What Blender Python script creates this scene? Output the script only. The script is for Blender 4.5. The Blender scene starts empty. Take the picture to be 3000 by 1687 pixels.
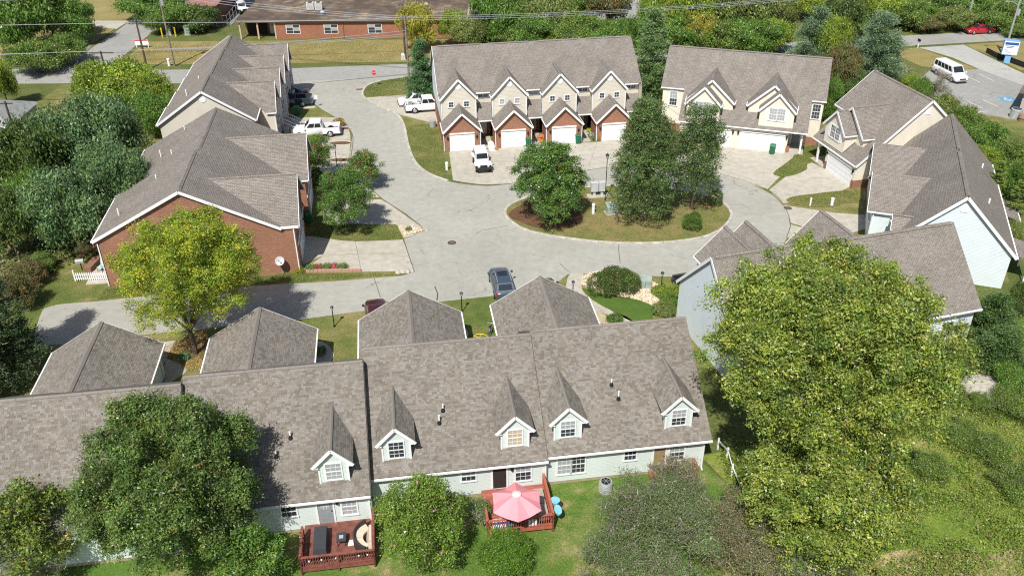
import bpy, bmesh, math, random
import numpy as np
from mathutils import Vector, Matrix
random.seed(7)
R = math.radians
scene = bpy.context.scene
COL = scene.collection

# ------------------------------------------------------------------ camera, sky, sun, exposure
cam = bpy.data.cameras.new('camera'); cam_ob = bpy.data.objects.new('camera', cam); COL.objects.link(cam_ob)
cam.sensor_width = 36.0; cam.lens = 36.0 * 2564.69 / 3000.0
cam.clip_start = 0.5; cam.clip_end = 3000
cam_ob.location = (0, 0, 40.449)
cam_ob.rotation_mode = 'XYZ'
cam_ob.matrix_world = Matrix.Translation((0, 0, 40.449)) @ Matrix.Rotation(R(90) - 0.5521, 4, 'X') @ Matrix.Rotation(-0.00754, 4, 'Z')
scene.camera = cam_ob
SUN_EL = R(53); SUN_AZ_DIR = Vector((0.30, 0.954, 0))       # horizontal direction in which shadows fall
world = bpy.data.worlds.new('World'); scene.world = world; world.use_nodes = True
wn = world.node_tree.nodes; wl = world.node_tree.links; wn.clear()
sky = wn.new('ShaderNodeTexSky'); sky.sky_type = 'NISHITA'; sky.sun_disc = False
sky.sun_elevation = SUN_EL
sky.sun_rotation = math.atan2(-SUN_AZ_DIR.x, -SUN_AZ_DIR.y)
sky.air_density = 1.0; sky.dust_density = 1.5; sky.ozone_density = 1.0
bg = wn.new('ShaderNodeBackground'); bg.inputs['Strength'].default_value = 0.09
wo = wn.new('ShaderNodeOutputWorld'); wl.new(sky.outputs[0], bg.inputs[0]); wl.new(bg.outputs[0], wo.inputs[0])
sun = bpy.data.lights.new('sun', 'SUN'); sun.energy = 5.0; sun.angle = R(0.55); sun.color = (1.0, 0.972, 0.925)
sun_ob = bpy.data.objects.new('sun', sun); COL.objects.link(sun_ob)
sd = Vector((SUN_AZ_DIR.x * math.cos(SUN_EL), SUN_AZ_DIR.y * math.cos(SUN_EL), -math.sin(SUN_EL)))
sun_ob.rotation_euler = sd.to_track_quat('-Z', 'Y').to_euler(); sun_ob.location = (0, 0, 80)
vs = scene.view_settings; vs.view_transform = 'Standard'; vs.look = 'None'; vs.exposure = 0.19; vs.gamma = 1.0; vs.use_curve_mapping = False
scene.cycles.use_denoising = False; scene.cycles.filter_width = 1.15
scene.cycles.max_bounces = 5; scene.cycles.diffuse_bounces = 3; scene.cycles.transparent_max_bounces = 4

# ------------------------------------------------------------------ materials
MATS = {}
def nodes_of(m):
    m.use_nodes = True
    return m.node_tree.nodes, m.node_tree.links
def plain(name, col, rough=0.6, metal=0.0, var=0.12, scale=3.0, spec=0.4, alpha=1.0):
    if name in MATS: return MATS[name]
    m = bpy.data.materials.new(name); n, l = nodes_of(m); b = n['Principled BSDF']
    b.inputs['Roughness'].default_value = rough; b.inputs['Metallic'].default_value = metal
    b.inputs['Specular IOR Level'].default_value = spec
    tc = n.new('ShaderNodeTexCoord'); nz = n.new('ShaderNodeTexNoise'); nz.inputs['Scale'].default_value = scale
    nz.inputs['Detail'].default_value = 5; l.new(tc.outputs['Object'], nz.inputs['Vector'])
    cr = n.new('ShaderNodeMapRange'); cr.inputs[1].default_value = .3; cr.inputs[2].default_value = .7
    cr.inputs[3].default_value = 1 - var; cr.inputs[4].default_value = 1 + var * .6; l.new(nz.outputs['Fac'], cr.inputs[0])
    mx = n.new('ShaderNodeMix'); mx.data_type = 'RGBA'; mx.blend_type = 'MULTIPLY'; mx.inputs['Factor'].default_value = 1
    mx.inputs['A'].default_value = (*col, 1); l.new(cr.outputs[0], mx.inputs['B']); l.new(mx.outputs['Result'], b.inputs['Base Color'])
    MATS[name] = m; return m
def ramp(n, stops):
    r = n.new('ShaderNodeValToRGB'); e = r.color_ramp.elements
    while len(e) < len(stops): e.new(0.5)
    for i, (p, c) in enumerate(stops): e[i].position = p; e[i].color = (*c, 1)
    return r
def noise(n, l, src, scale, detail=4, rough=.55):
    t = n.new('ShaderNodeTexNoise'); t.inputs['Scale'].default_value = scale; t.inputs['Detail'].default_value = detail
    t.inputs['Roughness'].default_value = rough; l.new(src, t.inputs['Vector']); return t.outputs['Fac']
def mixc(n, l, fac, a, b, mode='MIX'):
    m = n.new('ShaderNodeMix'); m.data_type = 'RGBA'; m.blend_type = mode
    for s, v in (('Factor', fac), ('A', a), ('B', b)):
        if isinstance(v, (int, float)): m.inputs[s].default_value = v
        elif isinstance(v, tuple): m.inputs[s].default_value = (*v, 1)
        else: l.new(v, m.inputs[s])
    return m.outputs['Result']
def bump(n, l, h, dist, strength=.6):
    b = n.new('ShaderNodeBump'); b.inputs['Strength'].default_value = strength; b.inputs['Distance'].default_value = dist
    l.new(h, b.inputs['Height']); l.new(b.outputs['Normal'], n['Principled BSDF'].inputs['Normal'])
def ground_mat(name, stops, big=.06, mid=.6, fine=9.0, spots=None, bumpd=.05, rough=.95, fine_amt=.5):
    m = bpy.data.materials.new(name); n, l = nodes_of(m); p = n['Principled BSDF']; p.inputs['Roughness'].default_value = rough
    p.inputs['Specular IOR Level'].default_value = .15
    tc = n.new('ShaderNodeTexCoord').outputs['Object']
    a = noise(n, l, tc, big, 3); b = noise(n, l, tc, mid, 5, .6); c = noise(n, l, tc, fine, 4, .7)
    mm = n.new('ShaderNodeMath'); mm.operation = 'ADD'; l.new(a, mm.inputs[0]); l.new(b, mm.inputs[1])
    m2 = n.new('ShaderNodeMath'); m2.operation = 'MULTIPLY'; m2.inputs[1].default_value = .5; l.new(mm.outputs[0], m2.inputs[0])
    r = ramp(n, stops); l.new(m2.outputs[0], r.inputs[0])
    fr = n.new('ShaderNodeMapRange'); fr.inputs[1].default_value = .3; fr.inputs[2].default_value = .72; fr.inputs[3].default_value = 1 - fine_amt; fr.inputs[4].default_value = 1 + fine_amt * .75
    l.new(c, fr.inputs[0])
    col = mixc(n, l, 1.0, r.outputs[0], fr.outputs[0], 'MULTIPLY')
    if spots:
        s = noise(n, l, tc, spots[0], 4, .6); sr = n.new('ShaderNodeMapRange'); sr.inputs[1].default_value = spots[1]; sr.inputs[2].default_value = spots[1] + .12; l.new(s, sr.inputs[0])
        col = mixc(n, l, sr.outputs[0], col, spots[2])
    l.new(col, p.inputs['Base Color']); bump(n, l, c, bumpd); MATS[name] = m; return m
def road_mat(name, c1, c2, crack=.45, stain=.2):
    m = bpy.data.materials.new(name); n, l = nodes_of(m); p = n['Principled BSDF']; p.inputs['Roughness'].default_value = .9; p.inputs['Specular IOR Level'].default_value = .2
    tc = n.new('ShaderNodeTexCoord').outputs['Object']
    a = noise(n, l, tc, .12, 5, .6); b = noise(n, l, tc, 1.3, 5, .65); c = noise(n, l, tc, 22, 3, .7)
    r = ramp(n, [(.3, c1), (.7, c2)]); l.new(a, r.inputs[0])
    f1 = n.new('ShaderNodeMapRange'); f1.inputs[1].default_value = .3; f1.inputs[2].default_value = .75; f1.inputs[3].default_value = 1.12; f1.inputs[4].default_value = 1 - stain * .6; l.new(b, f1.inputs[0])
    col = mixc(n, l, 1.0, r.outputs[0], f1.outputs[0], 'MULTIPLY')
    f2 = n.new('ShaderNodeMapRange'); f2.inputs[1].default_value = .3; f2.inputs[2].default_value = .7; f2.inputs[3].default_value = .9; f2.inputs[4].default_value = 1.1; l.new(c, f2.inputs[0])
    col = mixc(n, l, 1.0, col, f2.outputs[0], 'MULTIPLY')
    # cracks: warped voronoi edges, broken up by noise
    wv = n.new('ShaderNodeVectorMath'); wv.operation = 'ADD'
    nn = n.new('ShaderNodeTexNoise'); nn.inputs['Scale'].default_value = .5; nn.inputs['Detail'].default_value = 4; l.new(tc, nn.inputs['Vector'])
    sc = n.new('ShaderNodeVectorMath'); sc.operation = 'SCALE'; sc.inputs['Scale'].default_value = 2.5; l.new(nn.outputs['Color'], sc.inputs[0])
    l.new(tc, wv.inputs[0]); l.new(sc.outputs[0], wv.inputs[1])
    vo = n.new('ShaderNodeTexVoronoi'); vo.feature = 'DISTANCE_TO_EDGE'; vo.inputs['Scale'].default_value = .13; l.new(wv.outputs[0], vo.inputs['Vector'])
    cm = n.new('ShaderNodeMapRange'); cm.inputs[1].default_value = .002; cm.inputs[2].default_value = .008; cm.inputs[3].default_value = 1; cm.inputs[4].default_value = 0; l.new(vo.outputs['Distance'], cm.inputs[0])
    br = noise(n, l, tc, .25, 2); bm = n.new('ShaderNodeMapRange'); bm.inputs[1].default_value = .5; bm.inputs[2].default_value = .58; l.new(br, bm.inputs[0])
    mu = n.new('ShaderNodeMath'); mu.operation = 'MULTIPLY'; l.new(cm.outputs[0], mu.inputs[0]); l.new(bm.outputs[0], mu.inputs[1])
    mu2 = n.new('ShaderNodeMath'); mu2.operation = 'MULTIPLY'; mu2.inputs[1].default_value = crack; l.new(mu.outputs[0], mu2.inputs[0])
    col = mixc(n, l, mu2.outputs[0], col, tuple(v * .35 for v in c1))
    sp = noise(n, l, tc, 1.7, 3, .5); sm = n.new('ShaderNodeMapRange'); sm.inputs[1].default_value = .70; sm.inputs[2].default_value = .76; sm.inputs[3].default_value = 0; sm.inputs[4].default_value = .3; l.new(sp, sm.inputs[0])
    col = mixc(n, l, sm.outputs[0], col, tuple(v * .4 for v in c1))
    l.new(col, p.inputs['Base Color']); bump(n, l, c, .01, .4); MATS[name] = m; return m
def uv_brick(name, c1, c2, mortar, bw, bh, msize, rough=.9, bias=0., var=.35, bumpd=.01, streak=0.15, offset=.5):
    m = bpy.data.materials.new(name); n, l = nodes_of(m); p = n['Principled BSDF']; p.inputs['Roughness'].default_value = rough; p.inputs['Specular IOR Level'].default_value = .2
    uv = n.new('ShaderNodeUVMap').outputs[0]
    t = n.new('ShaderNodeTexBrick'); t.offset = offset; t.inputs['Scale'].default_value = 1; t.inputs['Mortar Size'].default_value = msize; t.inputs['Bias'].default_value = bias
    t.inputs['Brick Width'].default_value = bw; t.inputs['Row Height'].default_value = bh; t.inputs['Mortar Smooth'].default_value = .2
    t.inputs['Color1'].default_value = (*c1, 1); t.inputs['Color2'].default_value = (*c2, 1); t.inputs['Mortar'].default_value = (*mortar, 1)
    l.new(uv, t.inputs['Vector'])
    a = noise(n, l, uv, .35, 5, .65); f = n.new('ShaderNodeMapRange'); f.inputs[1].default_value = .3; f.inputs[2].default_value = .7; f.inputs[3].default_value = 1 - streak; f.inputs[4].default_value = 1 + streak; l.new(a, f.inputs[0])
    b = noise(n, l, uv, 6, 4, .7); g = n.new('ShaderNodeMapRange'); g.inputs[1].default_value = .3; g.inputs[2].default_value = .7; g.inputs[3].default_value = 1 - var; g.inputs[4].default_value = 1 + var; l.new(b, g.inputs[0])
    col = mixc(n, l, 1.0, t.outputs['Color'], f.outputs[0], 'MULTIPLY'); col = mixc(n, l, 1.0, col, g.outputs[0], 'MULTIPLY')
    l.new(col, p.inputs['Base Color'])
    inv = n.new('ShaderNodeMath'); inv.operation = 'SUBTRACT'; inv.inputs[0].default_value = 1; l.new(t.outputs['Fac'], inv.inputs[1]); bump(n, l, inv.outputs[0], bumpd, .8)
    MATS[name] = m; return m
def attr_mat(name, rough=.9, var=.2, scale=25., spec=.2):
    m = bpy.data.materials.new(name); n, l = nodes_of(m); p = n['Principled BSDF']; p.inputs['Roughness'].default_value = rough; p.inputs['Specular IOR Level'].default_value = spec
    at = n.new('ShaderNodeAttribute'); at.attribute_name = 'Col'
    geo = n.new('ShaderNodeNewGeometry').outputs['Position']
    a = noise(n, l, geo, scale, 3, .7); f = n.new('ShaderNodeMapRange'); f.inputs[1].default_value = .3; f.inputs[2].default_value = .7; f.inputs[3].default_value = 1 - var; f.inputs[4].default_value = 1 + var; l.new(a, f.inputs[0])
    b = noise(n, l, geo, .35, 4, .6); g = n.new('ShaderNodeMapRange'); g.inputs[1].default_value = .3; g.inputs[2].default_value = .7; g.inputs[3].default_value = .88; g.inputs[4].default_value = 1.1; l.new(b, g.inputs[0])
    col = mixc(n, l, 1.0, at.outputs['Color'], f.outputs[0], 'MULTIPLY'); col = mixc(n, l, 1.0, col, g.outputs[0], 'MULTIPLY')
    l.new(col, p.inputs['Base Color']); MATS[name] = m; return m
def leaf_mat(name, trans=.28, rough=.42):
    m = bpy.data.materials.new(name); n, l = nodes_of(m); p = n['Principled BSDF']; p.inputs['Roughness'].default_value = rough; p.inputs['Specular IOR Level'].default_value = .5
    at = n.new('ShaderNodeAttribute'); at.attribute_name = 'Col'; l.new(at.outputs['Color'], p.inputs['Base Color'])
    tr = n.new('ShaderNodeBsdfTranslucent'); l.new(at.outputs['Color'], tr.inputs['Color'])
    mx = n.new('ShaderNodeMixShader'); mx.inputs[0].default_value = trans; l.new(p.outputs[0], mx.inputs[1]); l.new(tr.outputs[0], mx.inputs[2])
    l.new(mx.outputs[0], n['Material Output'].inputs['Surface']); MATS[name] = m; return m
def glass_mat(name, col, rough=.08):
    m = bpy.data.materials.new(name); n, l = nodes_of(m); p = n['Principled BSDF']; p.inputs['Roughness'].default_value = rough
    p.inputs['Base Color'].default_value = (*col, 1); p.inputs['Specular IOR Level'].default_value = .8; MATS[name] = m; return m

GRASS = ground_mat('lawn_grass', [(.33, (.08, .12, .028)), (.43, (.12, .152, .038)), (.52, (.19, .185, .062)), (.62, (.30, .245, .115))], .09, .55, 7.)
DRY = ground_mat('dry_field_grass', [(.3, (.19, .18, .06)), (.5, (.28, .23, .09)), (.7, (.36, .29, .13))], .05, .35, 5.)
ROUGHG = ground_mat('rough_ground', [(.3, (.07, .10, .025)), (.5, (.12, .14, .04)), (.62, (.17, .16, .06)), (.75, (.25, .2, .1))], .06, .45, 4., bumpd=.12)
ISL = ground_mat('island_grass', [(.3, (.12, .15, .04)), (.46, (.17, .175, .055)), (.58, (.25, .20, .085)), (.72, (.26, .17, .08))], .25, .9, 9.)
BACKG = ground_mat('back_yard_grass', [(.36, (.075, .15, .024)), (.49, (.11, .185, .034)), (.56, (.19, .215, .065)), (.64, (.37, .29, .16))], .16, .8, 9.)
SOIL = ground_mat('bare_soil', [(.3, (.28, .2, .12)), (.7, (.42, .31, .2))], .3, 1.5, 9.)
MULCH = ground_mat('mulch', [(.3, (.10, .05, .03)), (.7, (.2, .11, .06))], .5, 2.5, 14., fine_amt=.7)
GRAVEL = ground_mat('gravel_base', [(.3, (.42, .33, .2)), (.7, (.55, .46, .32))], .5, 3., 16., fine_amt=.6)
ROAD = road_mat('light_asphalt', (.315, .305, .262), (.375, .365, .318))
STREET = road_mat('street_asphalt', (.275, .268, .245), (.33, .322, .295), .4)
LOT = road_mat('parking_asphalt', (.255, .25, .228), (.32, .315, .288), .5)
CONC = road_mat('driveway_concrete', (.40, .37, .30), (.47, .435, .365), .3, .38)
KERB = plain('kerb_concrete', (.45, .42, .36), .9, 0, .3, 1.5)
RB = uv_brick('shingle_roof_weathered', (.272, .242, .21), (.205, .18, .156), (.112, .098, .085), .33, .145, .012, bias=-.1, var=.22, bumpd=.02, streak=.13)
RB2 = uv_brick('shingle_roof_plain', (.24, .205, .18), (.175, .15, .13), (.09, .075, .065), .33, .145, .010, bias=0., var=.25, bumpd=.02, streak=.12)
SHING = attr_mat('shingle_tab_grit', .95, .16, 18.)
BRICK = uv_brick('red_brick', (.36, .158, .092), (.255, .105, .064), (.36, .26, .19), .21, .0765, .007, bias=-.15, var=.12, bumpd=.008, streak=.12)
BRICKF = uv_brick('red_brick_far', (.35, .145, .085), (.275, .105, .065), (.36, .22, .15), .21, .0765, .006, var=.12, bumpd=.006, streak=.15)
CREAM = plain('cream_siding', (.74, .68, .56), .55, 0, .05, .8)
CREAMB = plain('tan_siding', (.62, .575, .48), .55, 0, .05, .8)
GREEN_S = plain('pale_green_siding', (.60, .665, .625), .55, 0, .05, .8)
BLUE_S = plain('pale_blue_siding', (.64, .70, .715), .55, 0, .05, .8)
WHITE = plain('white_trim', (.80, .80, .79), .45, 0, .04, 2.)
WHITED = plain('white_garage_door', (.82, .82, .82), .4, 0, .04, 1.5)
GLASS = glass_mat('window_glass', (.035, .045, .055)); GLASSB = glass_mat('window_glass_blinds', (.34, .36, .36), .2); GLASST = glass_mat('window_glass_tan_blind', (.5, .42, .3), .2)
GLASSC = glass_mat('car_glass', (.02, .025, .03), .05)
DKMETAL = plain('black_metal', (.02, .02, .022), .45, .3, .2)
GREY = plain('grey_metal', (.38, .40, .40), .5, .2, .15)
PIPE = plain('white_pvc', (.8, .79, .77), .4, 0, .05)
BARK = plain('bark', (.13, .10, .075), .95, 0, .4, 6.); BARKP = plain('bark_pale', (.34, .31, .27), .95, 0, .35, 6.)
POLEW = plain('weathered_pole', (.24, .19, .14), .95, 0, .35, 2.5)
DECKW = plain('worn_deck_stain', (.225, .075, .055), .8, 0, .35, 4.); DECKR = plain('red_deck_stain', (.42, .12, .075), .7, 0, .25, 4.)
DECKB = plain('red_deck_boards', (.34, .105, .07), .7, 0, .3, 3.)
LEAF = leaf_mat('leaf'); NEEDLE = leaf_mat('needle', .12, .7); PETAL = leaf_mat('petal', .3)
TWIG = plain('twig_grey', (.27, .235, .2), .95, 0, .3, 8.)
BINGREEN = plain('bin_green', (.02, .14, .07), .5, 0, .15)

# ------------------------------------------------------------------ mesh helpers
def V(*a): return Vector(a)
class MB:
    def __init__(s): s.v = []; s.f = []; s.uv = []; s.c = []
    def face(s, pts, uv=None, col=None):
        i = len(s.v); s.v += [tuple(p) for p in pts]; s.f.append(tuple(range(i, i + len(pts)))); s.uv.append(uv); s.c.append(col); return s
    def box(s, x0, x1, y0, y1, z0, z1, col=None):
        return s.hexa([(x0, y0, z0), (x1, y0, z0), (x1, y1, z0), (x0, y1, z0)], [(x0, y0, z1), (x1, y0, z1), (x1, y1, z1), (x0, y1, z1)], col)
    def hexa(s, b, t, col=None):
        i = len(s.v); n = len(b); s.v += [tuple(p) for p in b] + [tuple(p) for p in t]
        s.f.append(tuple(range(i + n - 1, i - 1, -1))); s.f.append(tuple(range(i + n, i + 2 * n)))
        for k in range(n): s.f.append((i + k, i + (k + 1) % n, i + n + (k + 1) % n, i + n + k))
        s.uv += [None] * (n + 2); s.c += [col] * (n + 2); return s
    def prism(s, poly, z0, z1): return s.hexa([(p[0], p[1], z0) for p in poly], [(p[0], p[1], z1) for p in poly])
    def beam(s, a, b, w, h, up=(0, 0, 1)):
        a = Vector(a); b = Vector(b); d = (b - a).normalized(); up = Vector(up); sd = d.cross(up)
        if sd.length < 1e-4: sd = d.cross(Vector((0, 1, 0)))
        sd.normalize(); u = sd.cross(d); sd *= w / 2; u *= h / 2
        return s.hexa([a - sd - u, a + sd - u, a + sd + u, a - sd + u], [b - sd - u, b + sd - u, b + sd + u, b - sd + u])
    def tube(s, pts, rad, n=7, cap=True):
        pts = [Vector(p) for p in pts]; m = len(pts)
        if isinstance(rad, (int, float)): rad = [rad] * m
        i0 = len(s.v); ref = None
        for k, p in enumerate(pts):
            d = (pts[min(k + 1, m - 1)] - pts[max(k - 1, 0)]).normalized()
            a = d.orthogonal() if ref is None else (ref - d * ref.dot(d))
            if a.length < 1e-5: a = d.orthogonal()
            a.normalize(); ref = a; b = d.cross(a)
            for j in range(n):
                t = 2 * math.pi * j / n; s.v.append(tuple(p + (a * math.cos(t) + b * math.sin(t)) * rad[k]))
        for k in range(m - 1):
            for j in range(n):
                a = i0 + k * n + j; b = i0 + k * n + (j + 1) % n; s.f.append((a, b, b + n, a + n)); s.uv.append(None); s.c.append(None)
        if cap:
            s.f.append(tuple(range(i0 + n - 1, i0 - 1, -1))); s.f.append(tuple(range(i0 + (m - 1) * n, i0 + m * n))); s.uv += [None] * 2; s.c += [None] * 2
        return s
    def cyl(s, x, y, z0, z1, r, n=12, r2=None): return s.tube([(x, y, z0), (x, y, z1)], [r, r if r2 is None else r2], n)
    def lathe(s, prof, n=14, c=(0, 0, 0)):
        i0 = len(s.v); m = len(prof)
        for r, z in prof:
            for j in range(n):
                t = 2 * math.pi * j / n; s.v.append((c[0] + r * math.cos(t), c[1] + r * math.sin(t), c[2] + z))
        for k in range(m - 1):
            for j in range(n):
                a = i0 + k * n + j; b = i0 + k * n + (j + 1) % n; s.f.append((a, b, b + n, a + n)); s.uv.append(None); s.c.append(None)
        s.f.append(tuple(range(i0 + n - 1, i0 - 1, -1))); s.f.append(tuple(range(i0 + (m - 1) * n, i0 + m * n))); s.uv += [None] * 2; s.c += [None] * 2
        return s
    def slab(s, pts, th, udir, flip=False):
        """roof plane polygon with thickness below; uv in metres along udir and up the slope"""
        P = [Vector(p) for p in pts]; n = (P[1] - P[0]).cross(P[2] - P[0]).normalized()
        if n.z < 0: P.reverse(); n = -n
        ud = Vector(udir).normalized(); vd = n.cross(ud)
        uv = [(p.dot(ud), p.dot(vd)) for p in P]
        s.face(P, uv); B = [p - n * th for p in P]; s.face(list(reversed(B)), list(reversed(uv)))
        for k in range(len(P)):
            a, b = k, (k + 1) % len(P); s.face([P[a], B[a], B[b], P[b]], [uv[a], uv[a], uv[b], uv[b]])
        return s
    def wallpoly(s, WFr, poly):
        """flat wall polygon on a wall frame with metric uv (for brick)"""
        pts = [WFr.pt(a, z) for a, z in poly]; return s.face(pts, [(a, z) for a, z in poly])
    def build(s, name, mat, parent=None, smooth=False):
        me = bpy.data.meshes.new(name); me.from_pydata(s.v, [], s.f)
        if any(u is not None for u in s.uv):
            lay = me.uv_layers.new(name='UVMap'); k = 0
            for f, u in zip(s.f, s.uv):
                for j in range(len(f)):
                    if u is not None: lay.data[k].uv = u[j]
                    k += 1
        if any(c is not None for c in s.c):
            at = me.color_attributes.new('Col', 'FLOAT_COLOR', 'CORNER'); arr = []
            for f, c in zip(s.f, s.c): arr += list((*(c or (.5, .5, .5)), 1)) * len(f)
            at.data.foreach_set('color', arr)
        if smooth: me.polygons.foreach_set('use_smooth', [True] * len(me.polygons))
        me.materials.append(mat); o = bpy.data.objects.new(name, me); COL.objects.link(o)
        if parent: o.parent = parent
        return o
class WF:
    """wall frame: origin, horizontal direction ex, outward normal"""
    def __init__(s, o, ex, n): s.o = Vector(o); s.ex = Vector(ex).normalized(); s.n = Vector(n).normalized()
    def pt(s, a, z, off=0.0): return s.o + s.ex * a + s.n * off + Vector((0, 0, z))
    def box(s, mb, a0, a1, z0, z1, f0, f1):
        return mb.hexa([s.pt(a0, z0, f0), s.pt(a1, z0, f0), s.pt(a1, z0, f1), s.pt(a0, z0, f1)], [s.pt(a0, z1, f0), s.pt(a1, z1, f0), s.pt(a1, z1, f1), s.pt(a0, z1, f1)])
def clip(poly, c, keep_above):
    out = []
    for i in range(len(poly)):
        a, b = poly[i], poly[(i + 1) % len(poly)]
        ia = (a[1] >= c) == keep_above or a[1] == c; ib = (b[1] >= c) == keep_above or b[1] == c
        if ia: out.append(a)
        if ia != ib:
            t = (c - a[1]) / (b[1] - a[1]); out.append((a[0] + t * (b[0] - a[0]), c))
    return out
def laps(mb, wf, poly, h=.115, d=.014):
    d *= .6
    z0 = min(p[1] for p in poly); z1 = max(p[1] for p in poly); z = z0
    while z < z1 - .01:
        zt = min(z + h, z1); q = clip(clip(poly, z, True), zt, False)
        if len(q) >= 3:
            mb.face([wf.pt(a, zz, d * (1 - (zz - z) / h)) for a, zz in q])
            lo = sorted([p for p in q if abs(p[1] - z) < 1e-6])
            if len(lo) >= 2: mb.face([wf.pt(lo[0][0], z, 0), wf.pt(lo[-1][0], z, 0), wf.pt(lo[-1][0], z, d), wf.pt(lo[0][0], z, d)])
        z = zt
    return mb
def thing(name, label, cat, loc=(0, 0, 0), rz=0., group=None, kind=None):
    o = bpy.data.objects.new(name, None); COL.objects.link(o); o.empty_display_size = .2
    o.location = loc if len(loc) == 3 else (loc[0], loc[1], 0); o.rotation_euler = (0, 0, rz)
    if label: o['label'] = label
    if cat: o['category'] = cat
    if group: o['group'] = group
    if kind: o['kind'] = kind
    return o
def tag(o, label, cat, group=None, kind=None):
    o['label'] = label
    if cat: o['category'] = cat
    if group: o['group'] = group
    if kind: o['kind'] = kind
    return o
def struct(name, mb, mat, label=None, kind='structure'):
    o = mb.build(name, mat); o['kind'] = kind
    if label: o['label'] = label
    return o
def copy_tree(o, parent=None):
    c = o.copy(); COL.objects.link(c); c.parent = parent
    for ch in list(o.children): copy_tree(ch, c)
    return c

# ------------------------------------------------------------------ building helpers
def window(par, wf, a0, a1, z0, z1, glass=None, cols=3, rows=2, double=True, shutters=False, proud=.03):
    t = .09; fr = MB()
    wf.box(fr, a0 - t, a1 + t, z1, z1 + t, 0, proud + .03); wf.box(fr, a0 - t - .03, a1 + t + .03, z0 - t, z0, 0, proud + .06)
    wf.box(fr, a0 - t, a0, z0, z1, 0, proud + .03); wf.box(fr, a1, a1 + t, z0, z1, 0, proud + .03)
    zm = (z0 + z1) / 2
    if double: wf.box(fr, a0, a1, zm - .03, zm + .03, .004, proud + .015)
    w = fr.build('window', WHITE, par)
    g = glass or GLASS
    for (p, q) in (((zm + .03, z1), (z0, zm - .03)) if double else ((z0, z1),)):
        wf.box(MBp := MB(), a0, a1, p, q, .004, .016 + (0.008 if p > zm - .1 else 0)); MBp.build('pane', g if not isinstance(g, tuple) else (g[0] if p > zm - .1 else g[1]), w)
        if cols:
            mu = MB()
            for i in range(1, cols):
                x = a0 + (a1 - a0) * i / cols; wf.box(mu, x - .011, x + .011, p, q, .018, .034)
                if rows == 1 and i < cols - 1: mu.build('muntin', WHITE, w); mu = MB()
            for j in range(1, rows): zz = p + (q - p) * j / rows; wf.box(mu, a0, a1, zz - .011, zz + .011, .02, .032)
            mu.build('muntin', WHITE, w)
    return w
def round_vent(par, wf, a, z, r=.3):
    m = MB(); pts = [wf.pt(a + r * math.cos(t), z + r * math.sin(t), 0) for t in [k * math.pi / 8 for k in range(16)]]
    m.hexa(pts, [p + wf.n * .05 for p in pts]); return m.build('gable_vent', WHITE, par)
def garage_door(par, wf, a0, a1, h=2.13, n=4):
    f = MB(); wf.box(f, a0 - .1, a0, 0, h, 0, .05); wf.box(f, a1, a1 + .1, 0, h, 0, .05); wf.box(f, a0 - .1, a1 + .1, h, h + .12, 0, .15)  # head trim made deeper to throw a recess-like shadow on the door
    d = f.build('garage_door', WHITE, par)
    for k in range(n):
        m = MB(); wf.box(m, a0, a1, h * k / n + .012, h * (k + 1) / n - .008, .0, .03)
        nb = max(4, int((a1 - a0) / .6))
        for j in range(nb):
            x0 = a0 + (a1 - a0) * (j + .12) / nb; x1 = a0 + (a1 - a0) * (j + .88) / nb
            wf.box(m, x0, x1, h * k / n + .12, h * (k + 1) / n - .12, .03, .038)
        m.build('panel', WHITED, d)
    return d
def door(par, wf, a0, a1, z0, h=2.03, mat=None, lite=True, cas=True):
    f = MB(); t = .1
    wf.box(f, a0 - t, a0, z0, z0 + h, 0, .06); wf.box(f, a1, a1 + t, z0, z0 + h, 0, .06); wf.box(f, a0 - t, a1 + t, z0 + h, z0 + h + t, 0, .06)
    d = f.build('door', WHITE, par); m = MB(); wf.box(m, a0, a1, z0 + .02, z0 + h, .0, .03); m.build('door_leaf', mat or WHITE, d)
    if lite:
        m = MB(); wf.box(m, a0 + .18, a1 - .18, z0 + 1.15, z0 + h - .15, .03, .04); m.build('pane', GLASSB, d)
        m = MB()
        for i in range(1, 3): x = a0 + .18 + (a1 - a0 - .36) * i / 3; wf.box(m, x - .01, x + .01, z0 + 1.15, z0 + h - .15, .041, .05)
        for i in range(1, 3): zz = z0 + 1.15 + (h - 1.3) * i / 3; wf.box(m, a0 + .18, a1 - .18, zz - .01, zz + .01, .042, .048)
        m.build('muntin', WHITE, d)
    m = MB(); c = wf.pt(a1 - .08, z0 + 1.0, .06); m.box(c.x - .03, c.x + .03, c.y - .03, c.y + .03, c.z - .03, c.z + .03); m.build('handle', DKMETAL, d)
    return d
def coach_lamp(par, wf, a, z):
    m = MB(); wf.box(m, a - .06, a + .06, z - .1, z + .02, 0, .05); c = wf.pt(a, z, .14)
    m.lathe([(.03, -.2), (.09, -.16), (.11, .1), (.13, .12), (.02, .25)], 8, c); return m.build('wall_lamp', DKMETAL, par)
def downspout(par, pts):
    m = MB()
    for a, b in zip(pts, pts[1:]): m.beam(a, b, .09, .07)
    return m.build('downspout', WHITE, par)
def gutter(par, a, b):
    m = MB(); m.beam(a, b, .12, .12); return m.build('gutter', WHITE, par)
def board(par, a, b, w=.04, h=.2, name='rake_board'):
    m = MB(); m.beam(a, b, w, h); return m.build(name, WHITE, par)
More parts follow.
